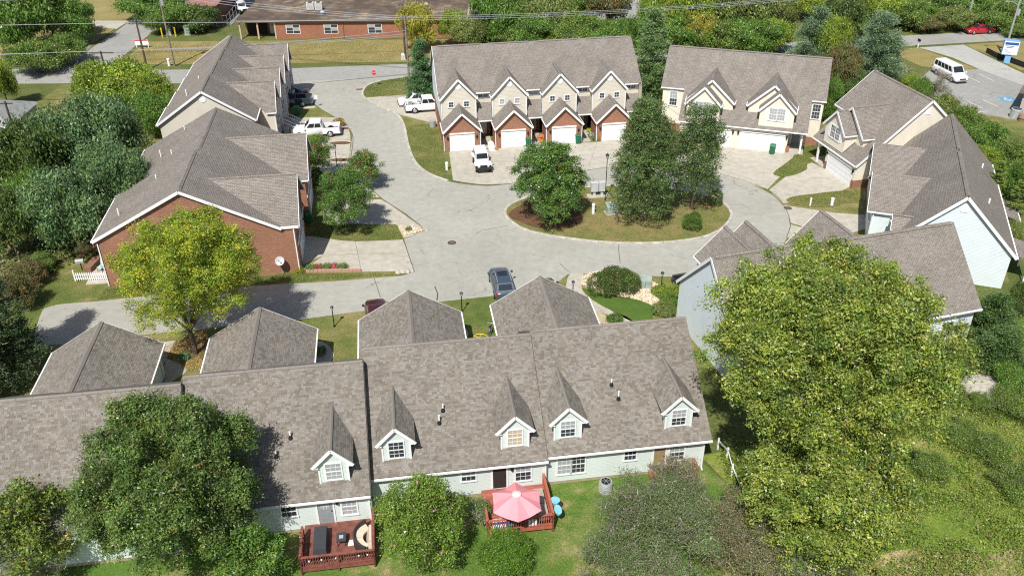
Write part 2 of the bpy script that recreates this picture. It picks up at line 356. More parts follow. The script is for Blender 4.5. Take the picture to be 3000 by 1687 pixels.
def ridge_cap(par, a, b, mat, w=.32):
    """ridge vent: low raised cap along a ridge"""
    a = Vector(a); b = Vector(b); d = (b - a).normalized(); sd = d.cross(Vector((0, 0, 1))).normalized()
    m = MB(); L = (b - a).length; n = max(1, int(L / .9)); U = Vector((0, 0, 1))
    for k in range(n):
        p = a + d * (L * k / n); q = a + d * (L * (k + 1) / n - .012)
        pr = [sd * -w / 2 + U * -(.06 + w * .2), sd * -w / 2 + U * -(w * .2 - .03), U * .055, sd * w / 2 + U * -(w * .2 - .03), sd * w / 2 + U * -(.06 + w * .2)]
        m.hexa([p + x for x in pr], [q + x for x in pr])
        uv = [(0, 0), (0, .1), (.16, .2), (.32, .1), (.32, 0)]
    for i, f in enumerate(m.f): m.uv[i] = [(m.v[j][0] + m.v[j][2], m.v[j][1]) for j in f]
    for i in range(len(m.c)): m.c[i] = (.215, .193, .168)
    return m.build('ridge_cap', mat, par)
def vent_pipe(par, x, y, z, h=.55, r=.05, boot=True):
    m = MB(); m.cyl(x, y, z - .1, z + h, r, 10); o = m.build('vent_pipe', PIPE, par)
    if boot: b = MB(); b.lathe([(.16, -.06), (.15, .0), (.08, .12), (.075, .22)], 10, (x, y, z)); b.build('pipe_boot', DKMETAL, o)
    return o
def cross_gable(par, mp, ac, hw, front, ze, za, back_at, mat, over=.3, side=.25, th=.12, trim=True, sl=None):
    """gabled roof whose ridge runs inwards; mp(a,b,z)->local point, b = distance in from the facade line; back_at(z)=b where the main roof is that high"""
    f = front - over; roof = MB()
    k = (za - ze) / hw; zs = ze - side * k; bz = back_at(za) + .05; be = max(back_at(zs), f + .2) + .05
    ud = (mp(0, 1, 0) - mp(0, 0, 0))
    for s in (-1, 1):
        roof.slab([mp(ac + s * (hw + side), f, zs), mp(ac, f, za), mp(ac, bz, za), mp(ac + s * (hw + side), be, zs)], th, ud)
    o = roof.build('roof', mat, par)
    ridge_cap(par, mp(ac, f, za - .02), mp(ac, bz, za - .02), mat)
    for s in (-1, 1):
        board(par, mp(ac + s * (hw + side + .01), f - .022, zs - .13), mp(ac, f - .022, za - .13), .04, .22)
        m = MB(); m.beam(mp(ac + s * (hw + side + .03), f, zs - .1), mp(ac + s * (hw + side + .03), be, zs - .1), .1, .12); m.build('gutter', WHITE, par)
    return o

# ------------------------------------------------------------------ ground, street, roads, drives
def sheet(name, poly, z, mat, kind='structure', label=None):
    m = MB(); m.face([(p[0], p[1], z) for p in poly]); o = m.build(name, mat); o['kind'] = kind
    bm = bmesh.new(); bm.from_mesh(o.data); bmesh.ops.triangulate(bm, faces=bm.faces[:]); bmesh.ops.recalc_face_normals(bm, faces=bm.faces[:])
    for f in bm.faces:
        if f.normal.z < 0: f.normal_flip()
    bm.to_mesh(o.data); bm.free()
    if label: o['label'] = label
    return o
def smooth_line(pts, n=6, closed=False):
    P = [Vector((p[0], p[1])) for p in pts]; out = []; N = len(P)
    for i in range(N if closed else N - 1):
        g = (lambda j: P[j % N]) if closed else (lambda j: P[min(max(j, 0), N - 1)])
        p0, p1, p2, p3 = g(i - 1), g(i), g(i + 1), g(i + 2)
        for k in range(n):
            t = k / n; out.append(.5 * ((2 * p1) + (p2 - p0) * t + (2 * p0 - 5 * p1 + 4 * p2 - p3) * t * t + (3 * p1 - p0 - 3 * p2 + p3) * t ** 3))
    if not closed: out.append(P[-1])
    return [(p.x, p.y) for p in out]
G = MB()
for i in range(-20, 20):
    for j in range(-4, 26):
        x, y = i * 60, j * 60 - 60; G.face([(x, y, 0), (x + 60, y, 0), (x + 60, y + 60, 0), (x, y + 60, 0)])
struct('ground', G, ROUGHG)
# grass sheets that differ from the rough ground around them
sheet('lawn', [(-62, 60), (-42, 56.8), (-34, 42), (-20, 50), (16, 54), (26, 66), (44, 66), (52, 90), (30, 122), (-12, 123), (-32, 119), (-34, 121.9), (-64, 121.9), (-64, 96)], .004, GRASS)
sheet('field', [(-59.5, 131), (-12, 131.4), (-4, 143.2), (-59.5, 143.2)], .004, DRY)
sheet('verge_lawn', [(-130, 131.5), (-68, 131.5), (-67.5, 175), (-130, 175)], .004, DRY)
sheet('back_lawn', [(-34, 30), (16, 26), (60, 20), (60, 34), (20, 32), (14.5, 40), (12.5, 43.5), (-30, 39)], .006, BACKG)
sheet('bank_grass', [(12.6, 44), (14.5, 40), (20, 32), (16, 26), (60, 20), (70, 60), (46, 62), (36, 56), (26, 48)], .010, ground_mat('bank_grass', [(.32, (.12, .19, .03)), (.48, (.18, .24, .04)), (.58, (.25, .26, .07)), (.68, (.38, .30, .16))], .1, .5, 6., bumpd=.1))
sheet('soil_path', smooth_line([(17.90, 33.96), (21.13, 35.34), (24.45, 36.06), (27.69, 35.43), (30.86, 36.15), (29.38, 33.26), (22.13, 31.98)], 4, True), .014, ground_mat('path_soil', [(.3, (.15, .18, .045)), (.48, (.26, .23, .09)), (.6, (.44, .32, .19)), (.75, (.5, .37, .24))], .35, 1.2, 8.))
sheet('roadside_lawn', [(60.86, 136.03), (64.22, 136.66), (68.32, 126.01), (65.17, 125.46), (60.74, 127.45), (59.55, 132.06)], .008, DRY)
sheet('corner_lawn', [(72.12, 138.04), (82.48, 140.13), (98, 134), (92, 122), (74.35, 125.24), (73.53, 131.71), (72.44, 135.53)], .008, DRY)
sheet('side_lawn', [(59.89, 107.11), (66.32, 107.93), (80, 92), (64, 92), (60.99, 103.38)], .008, GRASS)

far_edge = [(-190, 128.2), (-110, 128.4), (-74, 128.6), (-66.8, 131.2), (-66.8, 133)]
main_st = [(-190, 122.2), (-110, 122.3), (-63, 122.35), (-36, 121.9), (-19, 123.2), (-13.6, 124.5), (20, 129.6), (60.8, 137.2), (82.8, 140.7), (130, 147), (130, 153.4), (85.5, 146.6), (63.4, 143.2), (20, 136.2), (-14.4, 130.4), (-33, 128.5), (-52, 128.3), (-58, 130.2), (-60.3, 134), (-60.5, 151), (-61.2, 162), (-62, 260), (-68, 260), (-66.9, 162), (-66.8, 149), (-67.1, 137.5), (-68.5, 132.5), (-72, 129.6), (-78, 128.5), (-110, 128.4), (-190, 128.2)]
sheet('street', main_st, .012, STREET)
road_poly = [(-32.5, 122.1)] + smooth_line([(-31.1, 120.6), (-29.2, 118.3), (-27.7, 115.3), (-24.9, 110.9), (-22.7, 108.1), (-20.9, 105.5), (-19.8, 102.8), (-19.3, 100.2), (-18.8, 95.3), (-17.2, 89.5), (-13.54, 83.6), (-10.82, 80.2), (-8.23, 76.4)], 4) + [(-10.48, 74.8), (-9.75, 71.9), (-8.87, 68.6)] + smooth_line([(-9.9, 67.9), (-13.5, 67.35), (-17, 66.9), (-22.7, 66.3), (-33.7, 64.4), (-36.2, 63.9), (-38.6, 63.6), (-39.7, 63.1), (-39.9, 62.2), (-38.6, 57.8), (-38.2, 57.5)], 4) + [(-36.2, 57.5), (-30.3, 58.8), (-17.63, 60.9), (-12.7, 62.1), (-6.1, 63.5), (-2.4, 64.2), (3.4, 65.6)] + smooth_line([(5.03, 67.9), (6.7, 68.03), (11.45, 67.7), (14.6, 67.4), (20.5, 68.6), (24.6, 71.4), (26.84, 75), (27.8, 78), (28.0, 82), (27.2, 84.9), (24.1, 88.8), (18.5, 91.2), (11.8, 91.5), (8.6, 90.7), (-.7, 87.1), (-4, 87.0), (-6.96, 88.1), (-9.3, 90.2), (-11.1, 93.5), (-12.4, 98.8), (-13.5, 104.9), (-14.9, 108.9), (-18.1, 112.7), (-20.05, 115.6), (-20.5, 118.1), (-20.1, 120.6), (-18.6, 122.4), (-15, 124.0)], 5) + [(-15, 124.6)]
sheet('road', road_poly, .016, ROAD)

def kerb(name, label, path, closed=False, w=.32, h=.13, seg=2.6):
    """kerb laid as separate concrete lengths with open joints"""
    root = thing(name, label, None, kind='structure'); P = [Vector((p[0], p[1], 0)) for p in path]
    if closed: P.append(P[0].copy())
    cur = [P[0]]; acc = 0
    def emit(pts):
        if len(pts) < 2: return
        m = MB(); L = []; Rr = []
        for k, p in enumerate(pts):
            d = (pts[min(k + 1, len(pts) - 1)] - pts[max(k - 1, 0)]).normalized(); n = Vector((-d.y, d.x, 0)); L.append(p + n * w / 2); Rr.append(p - n * w / 2)
        e = (pts[-1] - pts[-2]).normalized() * .03; L[-1] = L[-1] - e; Rr[-1] = Rr[-1] - e
        U = Vector((0, 0, h)); c = [(a - b).normalized() * .035 for a, b in zip(L, Rr)]
        for k in range(len(pts) - 1):
            a = [L[k], L[k] + U * .8, L[k] + U - c[k], Rr[k] + U + c[k], Rr[k] + U * .8, Rr[k]]; b = [L[k + 1], L[k + 1] + U * .8, L[k + 1] + U - c[k + 1], Rr[k + 1] + U + c[k + 1], Rr[k + 1] + U * .8, Rr[k + 1]]
            for j in range(5): m.face([a[j], b[j], b[j + 1], a[j + 1]])
            if k == 0: m.face(a)
            if k == len(pts) - 2: m.face(b[::-1])
        m.build('kerb_stone', KERB, root)
    for a, b in zip(P, P[1:]):
        acc += (b - a).length; cur.append(b)
        if acc > seg: emit(cur); cur = [b]; acc = 0
    emit(cur); return root
isl = smooth_line([(-.65, 79.9), (.05, 78.2), (1.4, 76.5), (3.9, 75.2), (7.7, 74.05), (10.9, 73.62), (14, 73.65), (16.6, 74.05), (19.1, 75.0), (21.0, 76.8), (22.2, 79), (22.4, 80.8), (21.9, 82.4), (20.3, 84.2), (16.5, 86), (11.5, 86.6), (6, 85.8), (2.0, 84), (-.2, 82)], 5, True)
sheet('island_lawn', isl, .07, ISL)
kerb('island_kerb', 'pale concrete kerb ringing the planted turning island', isl, True)
sheet('island_mulch', smooth_line([(-.3, 80), (1, 78), (3.2, 76.6), (6, 76.8), (7.2, 79), (6, 81.6), (2, 82.5)], 4, True), .076, MULCH)
kerb('road_kerb', 'kerb curving along the road edge from the stop sign', smooth_line([(-6.96, 88.1), (-9.3, 90.2), (-11.1, 93.5), (-12.4, 98.8), (-13.5, 104.9), (-14.9, 108.9), (-18.1, 112.7), (-20.05, 115.6), (-20.5, 118.1), (-20.1, 120.6), (-18.6, 122.4)], 6), seg=3.2)

def drive(name, slabs, label=None, z=.024, mat=None):
    root = thing(name, label, None, kind='structure')
    for s in slabs:
        m = MB(); c = Vector((sum(p[0] for p in s) / len(s), sum(p[1] for p in s) / len(s)))
        q = []
        for p in s:
            d = c - Vector(p); q.append(tuple(Vector(p) + d.normalized() * .022))
        m.prism(q, -.05, z + random.uniform(0, .006)); m.build('slab', mat or CONC, root)
    return root
# drives of the brick row with the autumn tree
drive('driveway', [[(-19.11, 68.84), (-17.79, 71.58), (-14.50, 72.01), (-13.71, 68.66)], [(-13.71, 68.66), (-14.50, 72.01), (-9.76, 71.99), (-8.87, 68.69)], [(-20.62, 75.74), (-17.91, 75.10), (-15.11, 74.44), (-14.51, 72.06), (-17.80, 71.60), (-19.54, 69.80)], [(-15.11, 74.44), (-10.54, 74.72), (-9.76, 72.04), (-14.51, 72.06)]], 'wide pale concrete driveway beside the brick gable wall')
drive('driveway', [[(-19.6, 82.6), (-19.00, 78.24), (-13.24, 77.86), (-8.89, 77.22), (-11.11, 80.31), (-12.8, 82.6), (-13.68, 83.60), (-16.36, 83.80)]], 'stained concrete driveway behind the small flowering tree')
drive('driveway', [[(-20.9, 88.5), (-19.5, 83.6), (-16.39, 83.96), (-14, 84.2), (-16, 87.6), (-17.6, 90.6)]], 'short concrete driveway with dark shade at the brick row')
drive('driveway', [[(-25.66, 101.60), (-28.38, 107.53), (-25.77, 108.14), (-22.64, 107.88), (-20.63, 104.82), (-19.88, 102.35), (-19.50, 100.19)], [(-24.82, 98.22), (-25.66, 101.60), (-19.49, 100.11), (-18.86, 95.30)], [(-24.82, 98.22), (-18.85, 95.23), (-18.2, 93), (-17.6, 90.8), (-21.2, 90.3)]], 'concrete driveways under the white pickup truck')
drive('driveway', [[(-29.03, 111.44), (-29.77, 116.66), (-28.14, 115.82), (-25.82, 111.62), (-27.07, 111.30)]], 'concrete pad under the dark grey pickup truck')
# drives of the tan and brick row
bl = [(-6.4, 88.2), (-3.2, 87.1), (.2, 87.4), (4.2, 89.1), (8.6, 90.75), (11.8, 91.6), (14.6, 91.7)]
bt = [(-7.3, 96.3), (-4.6, 96.7), (-1.6, 97.2), (4.4, 98.1), (10.4, 99.0), (13.5, 99.5), (16.6, 99.9)]
drive('driveway', [[bl[i], bl[i + 1], bt[i + 1], bt[i]] for i in range(6)], 'long joined concrete driveway before four small garage doors')
for k in range(4):
    c, s = math.cos(.15), math.sin(.15); f = lambda u, v: (-7.787 + c * u - s * v, 96.3 + s * u + c * v)
    if k < 3: drive('garden_path', [[f(4.35 + 6.1 * k, .2), f(5.5 + 6.1 * k, .2), f(5.5 + 6.1 * k, 2.6), f(4.35 + 6.1 * k, 2.6)], [f(4.35 + 6.1 * k, 2.6), f(5.9 + 6.1 * k, 2.6), f(5.9 + 6.1 * k, 4.6), f(4.35 + 6.1 * k, 4.6)]], ['concrete entry path beside the white bench', 'concrete entry path with the orange pumpkins', 'concrete entry path with yellow and blue flowers'][k])
drive('driveway', [[(-19.75, 115.37), (-13.54, 116.57), (-8.2, 111), (-9.5, 105.4), (-14.26, 108.67), (-15.15, 109.66), (-18.17, 112.98)]], 'concrete parking pad under the white van and white work truck')
drive('driveway', [[(22.0, 90.4), (27.5, 85.4), (31.3, 91.0), (33.2, 95.3), (31.9, 95.4), (26.6, 97.0)], [(18.4, 91.5), (22.0, 90.4), (26.6, 97.0), (20.5, 98.6)]], 'stained concrete driveway of the cream house with two dormers')
drive('driveway', [[(27.6, 85.2), (28.2, 82), (33, 83.2), (36.6, 85.9), (35.3, 90.5), (34.9, 91.3)], [(27.6, 85.2), (34.9, 91.3), (34.2, 92.6), (32.8, 91.2), (31, 89.5)]], 'fan-shaped concrete driveway before the angled garage door')
drive('driveway', [[(28.1, 81.6), (27.8, 77.6), (31.6, 74.6), (35.2, 76.4), (35.8, 79.2), (33, 79.7)], [(27.7, 77.3), (26.6, 74.6), (30.0, 71.8), (31.6, 74.4)]], 'concrete driveway with a dark shadow beside the angled roof')
def dxy(u, v): c, s = math.cos(.14), math.sin(.14); return (11.98 + c * u - s * v, 42.8 + s * u + c * v)
for i, (uc, vf, lb) in enumerate(((-40.2, 16.2, 'short pale drive at the road end by the parked dark shade'), (-28.9, 16.4, 'short pale drive beside the lamp post lawn'), (-17.75, 17.1, 'short pale drive under the dark red car'), (-7.35, 17.6, 'short pale drive under the blue grey estate car'))):
    drive('driveway', [[dxy(uc - 3.1, vf), dxy(uc + 3.1, vf), dxy(uc + 3.6, vf + 4.3 - .4 * i), dxy(uc - 3.3, vf + 3.6 - .1 * i)]], lb, .03)
JOINT = plain('rusty_joint', (.13, .085, .06), .95, 0, .4, 4.)
def joint(path, label, w=.07, z=.034):
    m = MB(); P = [Vector((p[0], p[1], z)) for p in path]
    for k in range(len(P) - 1):
        n0 = (P[min(k + 1, len(P) - 1)] - P[max(k - 1, 0)]).normalized(); n1 = (P[min(k + 2, len(P) - 1)] - P[k]).normalized(); a = Vector((-n0.y, n0.x, 0)) * w / 2; b = Vector((-n1.y, n1.x, 0)) * w / 2
        m.face([P[k] - a, P[k + 1] - b, P[k + 1] + b, P[k] + a])
    o = m.build('road_joint', JOINT); tag(o, label, None, kind='structure')
joint(smooth_line(bl, 5), 'rusty joint where the four garage drives meet the road')
joint(smooth_line([(18.4, 91.5), (22.0, 90.4), (25, 88.0), (27.5, 85.3), (28.2, 82), (27.8, 77.6), (26.6, 74.6)], 5), 'dark joint along the drives of the cream houses')
joint([(-8.23, 76.3), (-10.82, 80.2), (-13.54, 83.6), (-15.8, 87.3), (-17.3, 90.4)], 'dark joint along the drives of the brick row')
joint([(-10.48, 74.8), (-9.75, 71.9), (-8.87, 68.6)], 'dark joint at the end of the wide driveway')
joint(smooth_line([(-18.7, 95.3), (-19.2, 100.2), (-19.8, 102.8), (-20.9, 105.5)], 4), 'dark joint along the drives by the white pickup')
joint([(-12.37, 67.45), (-11.92, 65.97), (-11.41, 64.21)], 'thin crack across the access road', .05, .02)
joint([(10.27, 73.51), (10.09, 72.09), (9.99, 69.85)], 'thin crack between the island kerb and the hedge', .06, .02)
joint([(-3.51, 75.74), (-3.01, 76.43), (-1.72, 76.97), (-0.40, 77.43)], 'thin crack running to the island kerb', .05, .02)
joint([(4.41, 69.93), (4.85, 68.96), (5.28, 68.19)], 'thin crack near the curved walk', .05, .02)
# lawns between the garages carry curved walks
sheet('walk', smooth_line([(5.07, 67.54), (5.64, 68.07), (6.46, 67.94), (6.25, 66.61), (6.15, 65.27), (6.63, 63.95), (7.85, 62.36), (9.96, 60.31), (9.9, 57), (8, 57), (8.57, 60.63), (6.70, 62.07), (6.14, 63.54), (5.11, 65.28), (4.78, 65.73)], 4, True), .03, CONC)
sheet('walk', smooth_line([(-15.59, 57.60), (-14.90, 57.32), (-14.27, 56.41), (-14.03, 55.35), (-15, 53), (-17.5, 53), (-15.29, 55.71)], 4, True), .03, CONC)
sheet('walk', smooth_line([(-4.08, 59.24), (-3.63, 58.85), (-3.53, 57.72), (-3, 55.5), (-5, 55.5)], 4, True), .03, CONC)
sheet('walk', smooth_line([(-27.66, 55.78), (-26.54, 55.24), (-25.58, 54.63), (-25.10, 53.44), (-28, 50), (-29.5, 50), (-26.95, 54.31)], 4, True), .03, CONC)
sheet('shade_bed', [(-27.79, 57.12), (-25.29, 60.10), (-24.62, 58.18), (-23.83, 53.76), (-25.10, 53.61), (-25.63, 54.63), (-27.52, 55.69)], .012, ISL)
# repairs cut into the road
for q, lb in (([(-6.97, 74.77), (-5.30, 75.09), (-4.59, 73.61), (-6.60, 73.28)], 'rectangular asphalt patch around the round manhole'), ([(-5.14, 70.20), (-2.92, 70.36), (-2.33, 68.95), (-4.65, 68.03)], 'rectangular asphalt patch beside the blue grey estate car')):
    m = MB(); c = Vector((sum(p[0] for p in q) / 4, sum(p[1] for p in q) / 4)); m.prism(q, 0, .0185); o = m.build('patch_joint', plain('tar_joint', (.2, .185, .16), .95)); tag(o, 'thin tar joint under ' + lb, None, kind='structure')
    m = MB(); m.prism([tuple(c + (Vector(p) - c) * .975) for p in q], 0, .022); o = m.build('road_patch', ROAD); tag(o, lb, None, kind='structure')
mh = (-5.75, 74.00)
m = MB(); m.cyl(mh[0], mh[1], 0, .03, .42, 24); o = m.build('manhole_cover', plain('cast_iron', (.09, .065, .05), .8, .3, .4, 20)); tag(o, 'round rusty manhole cover in the road patch', 'manhole')
m = MB(); m.cyl(mh[0], mh[1], .03, .036, .3, 20); m.build('cover_plate', plain('cast_iron_worn', (.17, .13, .1), .8, .3, .4, 30), o)
mh = (28.44, 80.86); m = MB(); m.cyl(mh[0], mh[1], 0, .035, .4, 20); o = m.build('manhole_cover', MATS['cast_iron']); tag(o, 'dark manhole cover at the edge of the fan-shaped drive', 'manhole')
m = MB(); m.cyl(mh[0], mh[1], .03, .04, .28, 20); m.build('cover_plate', MATS['cast_iron_worn'], o)
for (x, y), lb in (((-20.83, 118.83), 'rusty storm grate at the kerb near the stop sign'), ((-28.73, 118.06), 'rusty storm grate across the road mouth from the stop sign')):
    t = thing('storm_grate', lb, 'drain', (x, y, 0), .2, 'storm grates at the road mouth'); m = MB(); m.box(-.75, .75, -.3, .3, 0, .03); m.build('frame', plain('rust', (.2, .08, .05), .9), t)
    for k in range(6):
        m = MB(); m.box(-.68 + k * .24, -.56 + k * .24, -.24, .24, .03, .05); m.build('bar', MATS['rust'], t)
# planted beds and small lawns inside the paved area
sheet('drive_lawn', smooth_line([(-20.10, 75.73), (-20.73, 78.27), (-18.46, 78.23), (-13.23, 77.80), (-11.44, 77.72), (-10.57, 75.04), (-12.44, 74.53), (-15.76, 74.48), (-17.91, 75.10), (-19.24, 75.99)], 3, True), .05, GRASS)
sheet('gravel_bed', [(-11.43, 77.66), (-9.90, 77.58), (-8.93, 76.94), (-8.57, 76.52), (-10.58, 75.15)], .056, GRAVEL)
kerb('bed_kerb', 'thin kerb around the pointed gravel bed', [(-11.44, 77.72), (-9.92, 77.69), (-8.87, 77.05), (-8.27, 76.37), (-9.46, 75.62), (-10.59, 74.99)], False, .14, .14, 1.6)
sheet('drive_lawn', smooth_line([(28.78, 82.71), (29.87, 83.55), (32.59, 84.25), (35.32, 84.85), (37.09, 84.66), (36.03, 81.96), (34.80, 81.98), (32.98, 81.00), (30.59, 81.22), (29.13, 81.86)], 3, True), .05, GRASS)
sheet('drive_lawn', smooth_line([(29.19, 89.56), (31.19, 92.08), (34.24, 95.87), (35.20, 97.05), (37.14, 98.25), (37.23, 97.02), (35.58, 93.12), (33.74, 92.03), (33.11, 90.39), (31.05, 88.82), (29.69, 88.67)], 3, True), .05, GRASS)
sheet('hedge_gravel', smooth_line([(6.70, 67.87), (8.42, 68.43), (11.42, 67.45), (12.29, 66.86), (13.05, 65.61), (12.60, 64.09), (13.03, 62.81), (12.43, 62.19), (10.91, 63.47), (8.28, 64.47), (6.75, 65.48), (6.17, 66.38)], 3, True), .035, GRAVEL)
sheet('clipped_lawn', smooth_line([(6.18, 65.60), (7.38, 64.70), (9.18, 64.24), (10.91, 63.47), (12.36, 62.09), (11.67, 60.79), (11.94, 59.60), (9.99, 60.12), (8.07, 62.25), (6.74, 63.95)], 3, True), .03, ground_mat('clipped_grass', [(.3, (.06, .12, .02)), (.6, (.09, .15, .028)), (.75, (.13, .17, .04))], .2, .8, 9., fine_amt=.3))
sheet('gravel_bed', smooth_line([(6.55, 62.27), (7.13, 61.86), (8.24, 60.63), (7.81, 59.66), (6.95, 59.67)], 3, True), .034, GRAVEL)
for i, (px, r) in enumerate((((-21.32, 103.93), 1.0), ((-20.54, 99.17), 1.05), ((-19.71, 94.05), 1.05))):
    c = Vector(px); pts = [(c.x + r * 1.3 * math.cos(t), c.y + r * .55 * math.sin(t)) for t in [k * math.pi / 8 for k in range(16)]]
    sheet('planting_bed', pts, .04, MULCH); kerb('bed_kerb', ['low tan edging of the bed behind the white pickup', 'low tan edging of the middle round bed by the drive', 'low tan edging of the round bed by the lamp post'][i], pts, True, .1, .1, 1.0)
# car park beyond the fence of trees
sheet('car_park', [(55.67, 118.04), (62.87, 127.40), (65.17, 125.46), (68.75, 125.69), (71.49, 118.24), (76, 108), (66, 104), (60.44, 107.57), (58.63, 112.08)], .014, LOT)
sheet('car_park_entry', [(64.22, 136.66), (71.91, 138.05), (72.47, 133.78), (74.09, 123.42), (71.49, 118.24), (68.67, 125.50), (67.26, 131.20)], .02, road_mat('entry_concrete', (.36, .35, .32), (.42, .41, .37), .4))
def stripe(name, a, b, w, mat, label, z=.03):
    m = MB(); a = Vector((*a, z)); b = Vector((*b, z)); d = (b - a).normalized(); n = Vector((-d.y, d.x, 0)) * w / 2; m.face([a - n, b - n, b + n, a + n]); o = m.build(name, mat); tag(o, label, None, kind='structure'); return o
PAINT = plain('worn_white_paint', (.62, .62, .6), .8, 0, .3, 6.); YPAINT = plain('worn_yellow_paint', (.5, .36, .12), .8, 0, .35, 2.)
for i, (a, b) in enumerate((((65.36, 122.42), (66.04, 119.78)), ((67.59, 123.57), (68.25, 120.31)), ((60.93, 112.29), (61.67, 109.50)), ((63.21, 112.65), (63.92, 110.04)), ((65.45, 113.07), (65.96, 111.92)), ((60.49, 108.06), (61.86, 108.41)))):
    stripe('parking_line', a, b, .14, PAINT, 'painted parking bay line in the grey car park')
c = Vector((66.55, 112.84)); m = MB(); m.box(c.x - 1.0, c.x + 1.0, c.y - .9, c.y + .9, .02, .031); o = m.build('accessible_bay_mark', plain('bay_blue_paint', (.12, .33, .5), .8, 0, .3, 5.)); tag(o, 'blue painted square of the accessible bay', None, kind='structure')
m = MB()
for t0 in range(20):
    a0, a1 = R(100 + t0 * 14), R(100 + (t0 + 1) * 14)
    if t0 > 16: break
    m.face([(c.x - .05 + r_ * math.cos(a), c.y - .2 + r_ * math.sin(a), .036) for r_, a in ((.36, a0), (.36, a1), (.48, a1), (.48, a0))])
m.box(c.x - .13, c.x + .0, c.y - .2, c.y + .45, .032, .037); m.box(c.x - .13, c.x + .35, c.y - .22, c.y - .1, .032, .038); m.box(c.x + .3, c.x + .42, c.y - .55, c.y - .15, .032, .037); m.cyl(c.x - .07, c.y + .62, .03, .037, .12, 12)
o2 = m.build('wheelchair_symbol', PAINT, o)
for i in range(14):
    x = -125 + i * 4.6
    if x < -78: stripe('lane_line', (x, 125.2), (x + 4.6, 125.22), .12, YPAINT, 'worn yellow centre line on the main street', .018)
for i in range(8): stripe('lane_line', (60 + i * 4.5, 140.2 + i * .63), (64.5 + i * 4.5, 140.83 + i * .63), .12, YPAINT, 'worn yellow centre line behind the red car', .018)
stripe('stop_line', (-63.36, 132.56), (-61.06, 132.37), .3, PAINT, 'worn white stop line at the side street', .018)
for i, x in enumerate((495, 535, 580, 625)): stripe('crossing_mark', (-67.28, 130.36) if i == 0 else (-66.8 + i * 1.6, 129.6), (-66.0 + i * 1.6, 129.65), .25, PAINT, 'worn white dash at the street corner', .018)
sheet('neighbour_drive', [(-76.75, 156.68), (-67.00, 156.23), (-67.32, 150.94), (-74.87, 153.84)], .016, CONC)
sheet('neighbour_drive', [(-71.73, 137.79), (-67.65, 141.68), (-67.08, 137.67), (-67.36, 133.87), (-69.37, 136.67)], .016, LOT)
sheet('far_yard', [(-48.09, 151.83), (-48.69, 162.06), (-48.87, 173.02), (-40, 190), (-54, 190), (-50.35, 159.33)], .016, LOT)
sheet('far_car_park', [(12, 153), (40, 158), (60, 200), (8, 200)], .014, LOT)

# ------------------------------------------------------------------ front row with dormers (seen from behind)
D = thing('townhouse_row', 'long front row of pale green townhouses with dormers and decks', 'building', (11.98, 42.8, 0), .14)
UNITS = [(-10.0, .45, 0.0), (-21.0, -10.0, -.32), (-32.0, -21.0, -1.65), (-44.5, -32.0, -2.4)]
SL = 4.8 / 7.0
TABC = [(0.215, 0.191, 0.159), (0.187, 0.164, 0.135), (0.159, 0.138, 0.114), (0.239, 0.215, 0.184), (0.215, 0.202, 0.178), (0.237, 0.225, 0.2), (0.174, 0.151, 0.124), (0.199, 0.175, 0.147), (0.207, 0.183, 0.153)]
tab_jobs = []          # (origin, udir, vdir, normal, width, height, colour)
def tab_plane(o, ud, vd, L, H, expo=.146, lim=None):
    """laminated shingle tabs: courses of uneven tabs laid on a roof plane (o = lower corner)"""
    o = Vector(o); ud = Vector(ud).normalized(); vd = Vector(vd).normalized(); n = ud.cross(vd).normalized(); rows = int(H / expo)
    for r in range(rows):
        x = -random.random() * .3
        while x < L:
            wq = random.choice((.11, .14, .18, .22, .27, .34)); x0 = max(x, 0); x1 = min(x + wq, L)
            if x1 - x0 > .04 and (lim is None or lim(x0, r * expo)): tab_jobs.append((o + ud * x0 + vd * (r * expo), ud, vd, n, x1 - x0, expo, random.choice(TABC), wq if x1 - x0 > wq - 1e-6 else 0))
            x += wq
roof_parts = []
